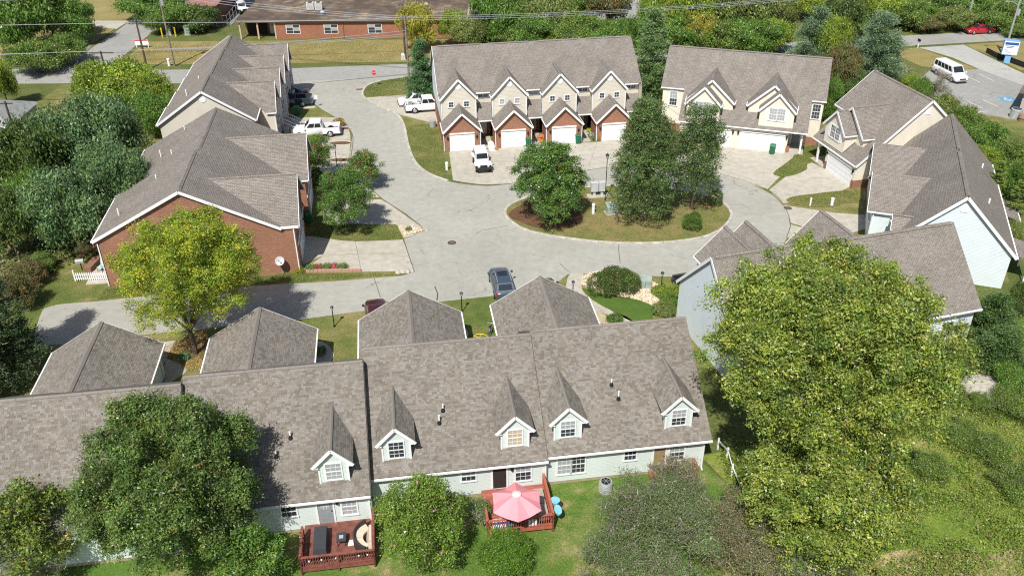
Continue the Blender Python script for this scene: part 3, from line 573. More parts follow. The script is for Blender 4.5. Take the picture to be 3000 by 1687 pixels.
for i, (u0, u1, s) in enumerate(UNITS):
    r = MB(); ur = u1 + (.3 if i == 0 else .02)
    r.slab([(u0, s - .3, 2.7), (ur, s - .3, 2.7), (ur, s + 6.7, 7.5), (u0, s + 6.7, 7.5)], .16, (1, 0, 0))
    r.slab([(u0, s + 11.9, 7.5 - SL * 5.2), (ur, s + 11.9, 7.5 - SL * 5.2), (ur, s + 6.7, 7.5), (u0, s + 6.7, 7.5)], .16, (1, 0, 0))
    ro = r.build('roof', RB2, D); roof_parts.append(ro)
    sn = math.hypot(7.0, 4.8); tab_plane((u0 + .01, s - .3, 2.704), (1, 0, 0), (0, 7.0, 4.8), ur - u0 - .02, sn)
    ridge_cap(D, (u0 + .1, s + 6.7, 7.5), (ur, s + 6.7, 7.5), SHING, .3)
    wf = WF((u0, s, 0), (1, 0, 0), (0, -1, 0)); w = MB(); laps(w, wf, [(0, .25), (u1 - u0, .25), (u1 - u0, 2.6), (0, 2.6)]); w.build('wall', GREEN_S, D)
    b = MB(); b.box(u0, u1, s + .02, s + 11.5, 0, .25); b.build('foundation', plain('tan_foundation', (.36, .29, .2), .95), D)
    for (uu, sg) in ((u0 + .02, -1), (u1 - .02, 1)):
        wf2 = WF((uu, s, 0), (0, 1, 0), (sg, 0, 0)); w = MB(); laps(w, wf2, [(0, .25), (11.6, .25), (11.6, 3.9), (6.7, 7.3), (0, 2.6)]); w.build('end_wall', GREEN_S, D)
    w = MB(); wf3 = WF((u1, s + 11.6, 0), (-1, 0, 0), (0, 1, 0)); laps(w, wf3, [(0, .25), (u1 - u0, .25), (u1 - u0, 3.9), (0, 3.9)]); w.build('wall', GREEN_S, D)
    gutter(D, (u0, s - .36, 2.60), (ur, s - .36, 2.60)); m = MB(); m.box(u0 + .01, ur - .01, s - .29, s - .005, 2.45, 2.49); m.build('soffit', WHITE, D)
    if i == 0: board(D, (ur - .04, s - .28, 2.42), (ur - .04, s + 6.7, 7.22), .03, .18); board(D, (ur - .04, s + 6.7, 7.22), (ur - .04, s + 11.8, 3.72), .03, .18)
    elif i > 1:
        m = MB(); q_ = [(ur + .02, s - .3, 2.62), (ur + .02, s + 6.7, 7.42), (ur + .02, s + 11.9, 3.85), (ur + .02, s + 11.9, 3.0), (ur + .02, s + 6.7, 6.6), (ur + .02, s - .3, 1.9)]; m.hexa(q_, [(a + .03, b_, c) for a, b_, c in q_]); m.build('step_shade_flashing', plain('shaded_step_shingle', (.10, .088, .078), .95), D)  # step cladding coloured near black to stand in for the shadow there
    downspout(D, [(u1 - .12, s - .34, 2.55), (u1 - .12, s - .08, 2.35), (u1 - .12, s - .08, .3), (u1 - .12, s - .3, .12)])
def d_window(u0, u1, z0, z1, s, **k): return window(D, WF((0, s, 0), (1, 0, 0), (0, -1, 0)), u0, u1, z0, z1, **k)
d_window(-26.3, -25.45, 1.4, 2.2, -1.65, rows=1, cols=3); d_window(-22.75, -21.9, 1.05, 2.35, -1.65, glass=(GLASSB, GLASSB))
d_window(-15.4, -14.55, 1.45, 2.25, -.32, rows=1, glass=(GLASSB, GLASS)); d_window(-12.0, -11.05, 1.0, 2.4, -.32, glass=(GLASSB, GLASS))
d_window(-9.25, -8.42, .85, 2.3, 0, glass=(GLASSB, GLASSB), rows=2); d_window(-8.32, -7.5, .85, 2.3, 0); d_window(-4.9, -4.15, 1.45, 2.25, 0, rows=1); d_window(-1.9, -.95, 1.0, 2.4, 0, glass=(GLASSB, GLASS))
d_window(-36.5, -35.6, 1.0, 2.3, -2.4); d_window(-40.5, -39.6, 1.0, 2.3, -2.4)
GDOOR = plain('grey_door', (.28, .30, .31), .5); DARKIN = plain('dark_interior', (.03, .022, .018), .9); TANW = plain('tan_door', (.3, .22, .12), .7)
door(D, WF((0, -1.65, 0), (1, 0, 0), (0, -1, 0)), -24.2, -23.3, .52, mat=GDOOR); door(D, WF((0, -.32, 0), (1, 0, 0), (0, -1, 0)), -13.45, -12.6, .55, mat=DARKIN, lite=False); door(D, WF((0, 0, 0), (1, 0, 0), (0, -1, 0)), -2.95, -2.2, .5, mat=TANW, lite=False)
coach_lamp(D, WF((0, -1.65, 0), (1, 0, 0), (0, -1, 0)), -23.0, 2.25); coach_lamp(D, WF((0, -.32, 0), (1, 0, 0), (0, -1, 0)), -12.25, 2.2)
def dormer(uc, s, glass):
    f = .55 + s; d = None; ze, za = 4.92, 5.95; zr = lambda v: 2.7 + SL * (v + .3 - s)
    back = lambda z: (z - 2.7) / SL - .3 + s
    root = MB(); wf = WF((uc, f, 0), (1, 0, 0), (0, -1, 0)); laps(root, wf, [(-.85, zr(f) - .05), (.85, zr(f) - .05), (.85, ze + .1), (0, za - .12), (-.85, ze + .1)], .1, .012)
    for sg in (-1, 1):
        vb = back(ze) + .1; wq = WF((uc + sg * .85, f, 0), (0, 1, 0), (sg, 0, 0)); laps(root, wq, [(0, zr(f) - .05), (vb - f, ze), (0, ze)], .1, .012)
    d = root.build('dormer', GREEN_S, D)
    for sg in (-1, 1): tr = MB(); wf.box(tr, sg * .85 - .05, sg * .85 + .05, zr(f) - .03, ze + .05, .0, .04); tr.build('corner_trim', WHITE, d)
    rf = MB(); fo = f - .22; k = (za - ze) / .98
    for sg in (-1, 1):
        e = ze - .2 * k; rf.slab([(uc + sg * 1.18, fo, e), (uc, fo, za), (uc, back(za) + .03, za), (uc + sg * 1.18, back(e) + .03, e)], .1, (0, 1, 0))
        tab_plane((uc + sg * 1.18, fo if sg > 0 else back(za), e + .004), (0, sg, 0), (-sg * 1.18, 0, za - e), back(za) - fo, math.hypot(1.18, za - e))
        b2 = MB(); b2.beam((uc + sg * 1.2, fo - .02, e - .08), (uc, fo - .02, za - .08), .05, .2); b2.build('rake_board', WHITE, d)
        b2 = MB(); b2.box(uc + sg * 1.03 - .17, uc + sg * 1.03 + .17, fo, f - .01, e - .14, e - .1); b2.build('soffit', WHITE, d)
    rf.build('roof', RB2, d); ridge_cap(d, (uc, fo, za), (uc, back(za), za), SHING, .2)
    zb = zr(f) + .22; fr = MB(); a = .44; z1 = zb + 1.2; t = .08; zm = (zb + z1) / 2
    wf.box(fr, -a - t, a + t, z1, z1 + t, 0, .06); wf.box(fr, -a - t, a + t, zb - t, zb, 0, .08); wf.box(fr, -a - t, -a, zb, z1, 0, .06); wf.box(fr, a, a + t, zb, z1, 0, .06); wf.box(fr, -a, a, zm - .03, zm + .03, .004, .05)
    fr.build('window_frame', WHITE, d)
    for (p, q, g) in ((zm + .03, z1, glass[0]), (zb, zm - .03, glass[1])): x = MB(); wf.box(x, -a, a, p, q, .014, .028); x.build('pane', g, d)
    mu = MB()
    for (p, q) in ((zm + .03, z1), (zb, zm - .03)):
        for i in (1, 2): x = -a + 2 * a * i / 3; wf.box(mu, x - .011, x + .011, p, q, .03, .045)
        wf.box(mu, -a, a, (p + q) / 2 - .011, (p + q) / 2 + .011, .031, .043)
    mu.build('muntin', WHITE, d)
for uc, s, g in ((-23.0, -1.65, (GLASSB, GLASSB)), (-30.2, -1.65, (GLASSB, GLASSB)), (-19.27, -.32, (GLASS, GLASS)), (-11.95, -.32, (GLASST, GLASST)), (-8.55, 0, (GLASSB, GLASS)), (-1.35, 0, (GLASSB, GLASS)), (-34.2, -2.4, (GLASSB, GLASSB))): dormer(uc, s, g)
for (u, v, s, h) in ((-25.55, 1.3, -1.65, .5), (-26.4, .45, -1.65, .45), (-16.2, 2.55, -.32, .5), (-16.5, 1.9, -.32, .62), (-5.15, 3.2, 0, .45), (-4.85, 2.4, 0, .62), (-36.6, .9, -2.4, .5)): vent_pipe(D, u, v, 2.7 + SL * (v + .3 - s), h, .055)
# four garages on the road side
for uc, vf in ((-40.2, 16.35), (-28.9, 16.55), (-17.75, 17.25), (-7.35, 17.8)):
    hw, ze, za = 3.97, 2.6, 4.95; vb = vf - 8.6; r = MB()
    for sg in (-1, 1):
        r.slab([(uc + sg * hw, vf, ze), (uc, vf, za), (uc, vb, za), (uc + sg * hw, vb, ze)], .15, (0, 1, 0))
        tab_plane((uc + sg * hw, vb if sg > 0 else vf, ze + .004), (0, sg, 0), (-sg * hw, 0, za - ze), 8.6, math.hypot(hw, za - ze))
        board(D, (uc + sg * hw, vf + .03, ze - .1), (uc, vf + .03, za - .1), .04, .2); gutter(D, (uc + sg * (hw + .05), vb, ze - .06), (uc + sg * (hw + .05), vf, ze - .06))
        wf = WF((uc + sg * 3.6, vb, 0), (0, 1, 0), (sg, 0, 0)); w = MB(); laps(w, wf, [(0, .1), (8.2, .1), (8.2, 2.5), (0, 2.5)]); w.build('wall', GREEN_S, D)
    r.build('roof', RB2, D); ridge_cap(D, (uc, vb + .3, za), (uc, vf, za), SHING, .36)
    wf = WF((uc, vf - .38, 0), (-1, 0, 0), (0, 1, 0)); w = MB(); laps(w, wf, [(-3.6, .1), (3.6, .1), (3.6, 2.5), (0, za - .2), (-3.6, 2.5)]); w.build('wall', GREEN_S, D); garage_door(D, wf, -2.44, 2.44)
    downspout(D, [(uc + 3.68, vf - 1.0, 2.5), (uc + 3.68, vf - 1.0, .2)])
# the shingle tabs: the 300 nearest in view are pieces of their own, the rest one mesh per roof
DM = Matrix.Translation((11.98, 42.8, 0)) @ Matrix.Rotation(.14, 4, 'Z')
def near_key(j): p = DM @ j[0]; return -999 if not (-19.5 < j[0].x < -3.0) or not j[7] else -(p - Vector((0, 0, 40.4))).length
order = sorted(range(len(tab_jobs)), key=lambda i: -near_key(tab_jobs[i])); singles = set(order[:300])
def tab_geo(mb, o, ud, vd, n, w, h, col):
    t = .013; g = .004; a = o + ud * g; b = o + ud * (w - g)
    top = [a + n * t, b + n * t, b + vd * (h * .99) + n * .004, a + vd * (h * .99) + n * .004]; bot = [a, b, b + vd * h * .99, a + vd * h * .99]
    mb.face(top, None, col); mb.face([bot[0], bot[1], top[1], top[0]], None, tuple(c * .9 for c in col)); mb.face([bot[1], bot[2], top[2], top[1]], None, col); mb.face([bot[3], bot[0], top[0], top[3]], None, col)
rest = MB(); cache = {}
for i, j in enumerate(tab_jobs):
    if i in singles:
        key = (j[7], j[6])
        ri = 0 if j[0].x > -10 else 1
        if key not in cache:
            mb = MB(); tab_geo(mb, Vector((0, 0, 0)), Vector((1, 0, 0)), Vector((0, 1, 0)), Vector((0, 0, 1)), j[7], j[5], j[6]); ob = mb.build('shingle', SHING, roof_parts[ri]); cache[key] = ob.data
        else: ob = bpy.data.objects.new('shingle', cache[key]); COL.objects.link(ob); ob.parent = roof_parts[ri]
        M = Matrix((j[1], j[2], j[3])).transposed().to_4x4(); M.translation = j[0]; ob.matrix_local = M
    else: tab_geo(rest, *j[:7])
o = rest.build('shingles', SHING, D); o['kind'] = 'stuff'

# decks with railings
def deck(name, label, u0, u1, v0, v1, zf, sides, loc=(11.98, 42.8, 0), rz=.14, DECKR=DECKR, DECKB=DECKB):
    t = thing(name, label, 'deck', loc, rz); y = v0; k = 0
    while y < v1 - .05:
        m = MB(); m.box(u0, u1, y, min(y + .134, v1), zf - .04, zf + random.uniform(-.004, .004)); m.build('deck_board', DECKB, t); y += .14
    m = MB()
    for a, b in (((u0, v0), (u1, v0)), ((u0, v0), (u0, v1)), ((u1, v0), (u1, v1))): m.beam((*a, zf - .16), (*b, zf - .16), .05, .2)
    m.build('rim_joist', DECKR, t)
    def rail(a, b, zt):
        a = Vector((*a, 0)); b = Vector((*b, 0)); L = (b - a).length; d = (b - a) / L
        m = MB(); m.beam(a + V(0, 0, zt), b + V(0, 0, zt), .15, .04); m.build('top_rail', DECKR, t)
        m = MB(); m.beam(a + V(0, 0, zf + .1), b + V(0, 0, zf + .1), .05, .09); m.build('bottom_rail', DECKR, t)
        n = max(1, round(L / 2.0))
        for i in range(n + 1): p = a + d * (L * i / n); m = MB(); m.box(p.x - .05, p.x + .05, p.y - .05, p.y + .05, 0, zt - .02); m.build('post', DECKR, t)
        nb = int(L / .14)
        for i in range(1, nb):
            p = a + d * (L * i / nb); m = MB(); m.beam(p + V(0, 0, zf - .2), p + V(random.uniform(-.008, .008), 0, zt - .02), .04, .04); m.build('baluster', DECKR, t)
    for s_ in sides: rail(*s_)
    return t
deck('deck', 'worn red deck with a brown sectional and dark tables', -25.1, -20.95, -5.0, -1.656, .5, (((-25.1, -5.0), (-20.95, -5.0), 1.4), ((-25.1, -5.0), (-25.1, -2.6), 1.4), ((-20.95, -5.0), (-20.95, -1.8), 1.42)), DECKR=DECKW, DECKB=plain('worn_deck_boards', (.20, .075, .055), .8, 0, .4, 3.))
deck('deck', 'bright red deck under the pink parasol', -14.2, -10.25, -3.9, -.38, .55, (((-14.2, -3.9), (-10.25, -3.9), 1.45), ((-14.2, -3.9), (-14.2, -2.4), 1.45), ((-10.25, -3.9), (-10.25, -.42), 1.45)))
deck('deck', 'small low red deck hidden behind the grey brush', -3.2, -.3, -1.0, -.06, .42, (((-.3, -1.0), (-.3, -.1), 1.1),))

# ------------------------------------------------------------------ brick row in front left of the autumn tree
def brick_wall(par, wf, poly, name='wall', mat=None):
    m = MB(); m.wallpoly(wf, poly); return m.build(name, mat or BRICK, par)
A1 = thing('townhouse_row', 'brick end townhouse row behind the yellow autumn tree', 'building', (-19.17, 68.74, 0), .14)
K1 = (8.85 - 4.7) / 7.95
for i, (v0, v1, du) in enumerate(((-.22, 9.0, 0), (9.0, 20.3, .3))):
    r = MB(); uc = -9.1 + du
    r.slab([(uc - 7.95, v0, 4.7), (uc, v0, 8.85), (uc, v1, 8.85), (uc - 7.95, v1, 4.7)], .15, (0, 1, 0)); r.slab([(uc + 7.95, v0, 4.7), (uc, v0, 8.85), (uc, v1, 8.85), (uc + 7.95, v1, 4.7)], .15, (0, 1, 0)); r.build('roof', RB, A1)
    ridge_cap(A1, (uc, v0 + .4, 8.85), (uc, v1 - .5, 8.85), RB, .4); gutter(A1, (uc - 8.02, v0, 4.6), (uc - 8.02, v1, 4.6)); gutter(A1, (uc + 8.02, v0, 4.6), (uc + 8.02, v1, 4.6))
    for sg in (-1, 1) if i == 0 else (): board(A1, (uc + sg * 7.98, v0 - .025, 4.58), (uc, v0 - .025, 8.72), .04, .26)
wf = WF((0, 0, 0), (1, 0, 0), (0, -1, 0)); brick_wall(A1, wf, [(-16.8, 0), (0, 0), (0, 4.66), (-1.3, 4.66), (-9.1, 8.7), (-16.8, 4.66)], 'end_wall')
brick_wall(A1, WF((-16.8, 20, 0), (0, -1, 0), (-1, 0, 0)), [(0, 0), (20, 0), (20, 4.6), (0, 4.6)]); brick_wall(A1, WF((-1.4, 0, 0), (0, 1, 0), (1, 0, 0)), [(0, 0), (20, 0), (20, 4.6), (0, 4.6)])
brick_wall(A1, WF((0, 20, 0), (-1, 0, 0), (0, 1, 0)), [(0, 0), (16.8, 0), (16.8, 4.6), (9.1, 8.7), (1.4, 4.6), (0, 4.6)], 'end_wall')
for k, (vc, hw, du) in enumerate(((4.05, 3.85, 0), (13.75, 3.7, .3))):
    mp = lambda a, b, z, du=du: V(du - b, a, z)
    cross_gable(A1, mp, vc, hw, 0, 4.7, 7.95, lambda z: 9.1 - (8.85 - z) / K1, RB, .38, .12)
    wq = WF((du, vc, 0), (0, 1, 0), (1, 0, 0)); brick_wall(A1, wq, [(-hw, 0), (hw, 0), (hw, 4.7), (0, 7.8), (-hw, 4.7)], 'bay_wall')
    for sg in (-1, 1): brick_wall(A1, WF((-1.5 if sg < 0 else du, vc + sg * (hw - .01), 0), (-sg, 0, 0) if sg > 0 else (1, 0, 0), (0, sg, 0)), [(0, 0), (1.5 + du, 0), (1.5 + du, 4.7), (0, 4.7)], 'bay_side')
    garage_door(A1, wq, -2.2, 1.8); window(A1, wq, -1.6, -.7, 3.2, 4.5); window(A1, wq, .3, 1.2, 3.2, 4.5); round_vent(A1, wq, 0, 6.6); coach_lamp(A1, wq, 2.3, 2.0)
    board(A1, (du + .05, vc - hw - .02, 2.75), (du + .05, vc + hw, 2.75), .06, .22, 'trim_band')
m = MB(); m.beam((-1.3, -.08, 4.62), (.35, -.08, 4.62), .12, .2); m.build('frieze_board', WHITE, A1)
downspout(A1, [(-.12, -.06, 4.5), (-.12, -.06, .1)]); downspout(A1, [(-16.72, -.06, 4.4), (-16.72, -.06, .1)])
for (u, v, sty) in ((-15.2, 2.6, 0), (-12.1, 12.2, 1), (-13.5, 13.5, 0), (-11.9, 18.4, 1), (-12.6, 7.0, 2)): vent_pipe(A1, u, v, 8.85 - K1 * abs(u + 9.1) + .02, .6 if sty == 0 else .35, .07 if sty == 0 else .06, False)
# patio behind the picket fence
m = MB(); m.prism([(-18.9, .6), (-16.9, .6), (-16.9, 6), (-18.9, 6)], 0, .06); m.build('patio', CONC, A1)

# ------------------------------------------------------------------ tan gabled row beyond it
A2 = thing('townhouse_row', 'tan and brick townhouse row with four side gables by the street', 'building', (-27.2, 96.61, 0), .135)
K2 = (8.6 - 5.0) / 5.42; r = MB(); uc = -7.25
for i, (v0, v1, du) in enumerate(((-2.3, 3.6, 0.), (3.6, 9, .12), (9, 14.4, .24), (14.4, 20.6, .36))):
    r = MB(); c = uc + du
    r.slab([(c - 5.42, v0, 5), (c, v0, 8.6), (c, v1, 8.6), (c - 5.42, v1, 5)], .14, (0, 1, 0)); r.slab([(c + 5.42, v0, 5), (c, v0, 8.6), (c, v1, 8.6), (c + 5.42, v1, 5)], .14, (0, 1, 0)); r.build('roof', RB, A2)
    ridge_cap(A2, (c, v0 + .2, 8.6), (c, v1 - .5, 8.6), RB, .36); gutter(A2, (c - 5.48, v0, 4.92), (c - 5.48, v1, 4.92)); gutter(A2, (c + 5.48, v0, 4.92), (c + 5.48, v1, 4.92))
    if i == 0:
        for sg in (-1, 1): board(A2, (c + sg * 5.44, v0 - .02, 4.9), (c, v0 - .02, 8.5), .04, .24)
wf = WF((uc, -2.05, 0), (1, 0, 0), (0, -1, 0)); m = MB(); laps(m, wf, [(-5.15, .2), (5.15, .2), (5.15, 5.05), (0, 8.45), (-5.15, 5.05)]); m.build('end_wall', CREAMB, A2); round_vent(A2, wf, 0, 7.6, .36)
m = MB(); laps(m, WF((uc, 20.4, 0), (-1, 0, 0), (0, 1, 0)), [(-5.15, .2), (5.15, .2), (5.15, 5.05), (0, 8.45), (-5.15, 5.05)]); m.build('end_wall', CREAMB, A2)
brick_wall(A2, WF((uc + 5.15, -2, 0), (0, 1, 0), (1, 0, 0)), [(0, 0), (22.4, 0), (22.4, 5), (0, 5)]); m = MB(); laps(m, WF((uc - 5.15, 20.4, 0), (0, -1, 0), (-1, 0, 0)), [(0, .2), (22.4, .2), (22.4, 5), (0, 5)]); m.build('wall', CREAMB, A2)
for k in range(4):
    vc = 3.75 + 5.2 * k; ub = -.3 + .1 * k; mp = lambda a, b, z, ub=ub: V(ub - b, a, z)
    cross_gable(A2, mp, vc, 2.4, 0, 4.75, 7.5, lambda z, k=k, ub=ub: ub - (uc + .12 * k) - (8.6 - z) / K2, RB, .3, .2)
    wq = WF((ub, vc, 0), (0, 1, 0), (1, 0, 0)); brick_wall(A2, wq, [(-2.4, 0), (2.4, 0), (2.4, 4.75), (0, 7.4), (-2.4, 4.75)], 'bay_wall')
    m = MB(); laps(m, WF((-2.2, vc - 2.4, 0), (1, 0, 0), (0, -1, 0)), [(0, .1), (2.2 + ub, .1), (2.2 + ub, 4.75), (0, 4.75)]); m.build('bay_side', CREAMB, A2); m = MB(); laps(m, WF((ub, vc + 2.4, 0), (-1, 0, 0), (0, 1, 0)), [(0, .1), (2.2 + ub, .1), (2.2 + ub, 4.75), (0, 4.75)]); m.build('bay_side', CREAMB, A2)
    for a0 in (-1.7, .5): window(A2, wq, a0, a0 + 1.1, 3.1, 4.5); window(A2, wq, a0, a0 + 1.1, .9, 2.3)
    for sg in (-1, 1): board(A2, (ub + .06, vc + sg * 2.36, .2), (ub + .06, vc + sg * 2.36, 4.7), .12, .12, 'corner_board')
    downspout(A2, [(ub + .12, vc - 2.3, 4.6), (ub + .12, vc - 2.3, .1)])
# white steps with railings at the drive side
for k, vq in enumerate((4.6, 6.9)):
    st = thing('entry_steps', ['white railed entry steps behind the white pickup bonnet', 'white railed entry steps nearer the green bin'][k], 'steps', (*(-27.2 + math.cos(.135) * .1 - math.sin(.135) * vq, 96.61 + math.sin(.135) * .1 + math.cos(.135) * vq), 0), .135)
    for i in range(6): m = MB(); m.box(.3 * i, .3 * i + .31, 0, 1.1, 0, 1.05 - .175 * i); m.build('step', KERB, st)
    for y in (0.02, 1.08):
        m = MB(); m.beam((0, y, 2.0), (1.9, y, .95), .06, .06); m.build('handrail', WHITE, st)
        for i in range(8): x = .1 + i * .25; m = MB(); m.beam((x, y, 1.0 - x * .55), (x, y, 1.95 - x * .55), .03, .03); m.build('baluster', WHITE, st)
vent_pipe(A2, -9.6, 1.2, 8.6 - K2 * 2.35, .7, .07, False); vent_pipe(A2, -9.0, 6.2, 8.6 - K2 * 1.7, .2, .07, False)

# ------------------------------------------------------------------ four-unit row with small garages
B = thing('townhouse_row', 'four-unit tan townhouse row with white garage doors under brick gables', 'building', (-7.787, 96.3, 0), .155)
KB = 4.1 / 5.9; r = MB(); uL, uR = -.22, 24.75
for k in range(4):
    a, b = (uL if k == 0 else 6.1 * k), (uR if k == 3 else 6.1 * (k + 1)); dz = .0
    r = MB(); r.slab([(a, 4.0, 5.6), (b, 4.0, 5.6), (b, 9.9, 9.7), (a, 9.9, 9.7)], .14, (1, 0, 0)); r.slab([(a, 15.8, 5.6), (b, 15.8, 5.6), (b, 9.9, 9.7), (a, 9.9, 9.7)], .14, (1, 0, 0)); r.build('roof', RB, B)
    ridge_cap(B, (a + .6, 9.9, 9.7), (b - .5, 9.9, 9.7), RB, .36)
for sg, ux, dz in ((-1, uL - .02, 0), (1, uR - .04, -.16)):
    board(B, (ux, 4.0, 5.48 + dz), (ux, 9.9, 9.58 + dz), .04, .24); board(B, (ux, 15.8, 5.48 + dz), (ux, 9.9, 9.58 + dz), .04, .24)
wf = WF((0, 15.5, 0), (0, -1, 0), (-1, 0, 0)); brick_wall(B, wf, [(0, 0), (15.5, 0), (15.5, 2.5), (0, 2.5)], 'end_wall'); m = MB(); laps(m, wf, [(0, 2.5), (12.5, 2.5), (12.5, 5.5), (11.2, 5.55), (5.6, 9.5), (0, 5.5)]); m.build('end_wall', BLUE_S, B)
m = MB(); laps(m, WF((24.5, 3, 0), (0, 1, 0), (1, 0, 0)), [(0, 0), (12.5, 0), (12.5, 5.5), (6.9, 9.5), (1.2, 5.5), (0, 5.5)]); m.build('end_wall', CREAMB, B)
m = MB(); laps(m, WF((24.5, 15.5, 0), (-1, 0, 0), (0, 1, 0)), [(0, 0), (24.5, 0), (24.5, 5.5), (0, 5.5)]); m.build('wall', CREAMB, B)
gutter(B, (uL, 15.85, 5.5), (uR, 15.85, 5.5))
for k in range(4):
    g = 6.1 * k; uc = g + 2.12; wf = WF((g, 0, 0), (1, 0, 0), (0, -1, 0))
    # garage
    mp = lambda a, b, z: V(a, b, z)
    cross_gable(B, mp, uc, 2.08, 0, 2.72, 4.75, lambda z: 3.05, RB, .32, .2)
    brick_wall(B, wf, [(.02, 0), (4.2, 0), (4.2, 2.72), (2.12, 4.65), (.02, 2.72)]); garage_door(B, wf, .735, 3.475)
    for sg in (-1, 1): coach_lamp(B, wf, 2.1 + sg * 1.72, 1.75)
    brick_wall(B, WF((g + 4.2, 0, 0), (0, 1, 0), (1, 0, 0)), [(0, 0), (3, 0), (3, 2.72), (0, 2.72)]); brick_wall(B, WF((g + .02, 3, 0), (0, -1, 0), (-1, 0, 0)), [(0, 0), (3, 0), (3, 2.72), (0, 2.72)])
    downspout(B, [(g - .08, -.1, 2.6), (g - .02, -.06, .1)]); downspout(B, [(g + 4.28, -.1, 2.6), (g + 4.24, -.06, .1)])
    # upper bay
    cross_gable(B, mp, uc, 2.05, 3.0, 5.6, 7.8, lambda z: 4.0 + (z - 5.6) / KB, RB, .28, .2)
    wb = WF((g, 3.0, 0), (1, 0, 0), (0, -1, 0)); m = MB(); laps(m, wb, [(.07, 2.6), (4.17, 2.6), (4.17, 5.6), (2.12, 7.7), (.07, 5.6)], .16, .018); m.build('bay_wall', CREAMB, B); round_vent(B, wb, 2.12, 6.75, .36)
    for sg, ux in ((-1, .07), (1, 4.17)):
        m = MB(); laps(m, WF((g + ux, 3.0, 0), (0, 1, 0), (sg, 0, 0)), [(0, 2.6), (1.6, 2.6), (1.6, 5.6), (0, 5.6)], .16); m.build('bay_side', CREAMB, B)
        board(B, (g + ux, 2.98, 2.75), (g + ux, 2.98, 5.5), .1, .1, 'corner_board')
    gl = (GLASS, GLASSB)[k == 1]
    for a0 in (.95, 2.78): window(B, wb, a0, a0 + .55, 4.35, 4.95, glass=gl, cols=2, rows=2, double=False)
    # recessed strip with entry
    wr = WF((g, 4.45, 0), (1, 0, 0), (0, -1, 0)); m = MB(); laps(m, wr, [(4.17, 2.6), (6.17, 2.6), (6.17, 5.55), (4.17, 5.55)], .16); m.build('recess_wall', CREAMB, B)
    window(B, wr, 4.62, 5.18, 4.85, 5.42, glass=(GLASS, GLASSB)[k == 1], cols=2, rows=2, double=False); window(B, wr, 5.24, 5.8, 4.85, 5.42, glass=(GLASS, GLASSB)[k == 1], cols=2, rows=2, double=False)
    gutter(B, (g + 4.3, 3.95, 5.52), (g + 6.0, 3.95, 5.52))
    r = MB(); r.slab([(g + 4.3, 2.3, 2.72), (g + 6.0, 2.3, 2.72), (g + 6.17, 4.45, 4.2), (g + 4.17, 4.45, 4.2)], .12, (1, 0, 0)); r.build('entry_roof', RB, B); gutter(B, (g + 4.3, 2.26, 2.64), (g + 6.0, 2.26, 2.64))
    we = WF((g, 4.7, 0), (1, 0, 0), (0, -1, 0)); brick_wall(B, we, [(4.2, 0), (6.12, 0), (6.12, 2.7), (4.2, 2.7)]); door(B, we, 4.6, 5.5, .1, mat=(WHITE, GDOOR)[k % 2], lite=True)
    brick_wall(B, WF((g + 4.2, 3, 0), (0, 1, 0), (1, 0, 0)), [(0, 0), (1.7, 0), (1.7, 2.7), (0, 2.7)])
ac = MB(); ac.cyl(-.75, 8.2, .05, .85, .4, 14); ac.build('condenser', GREY, B)

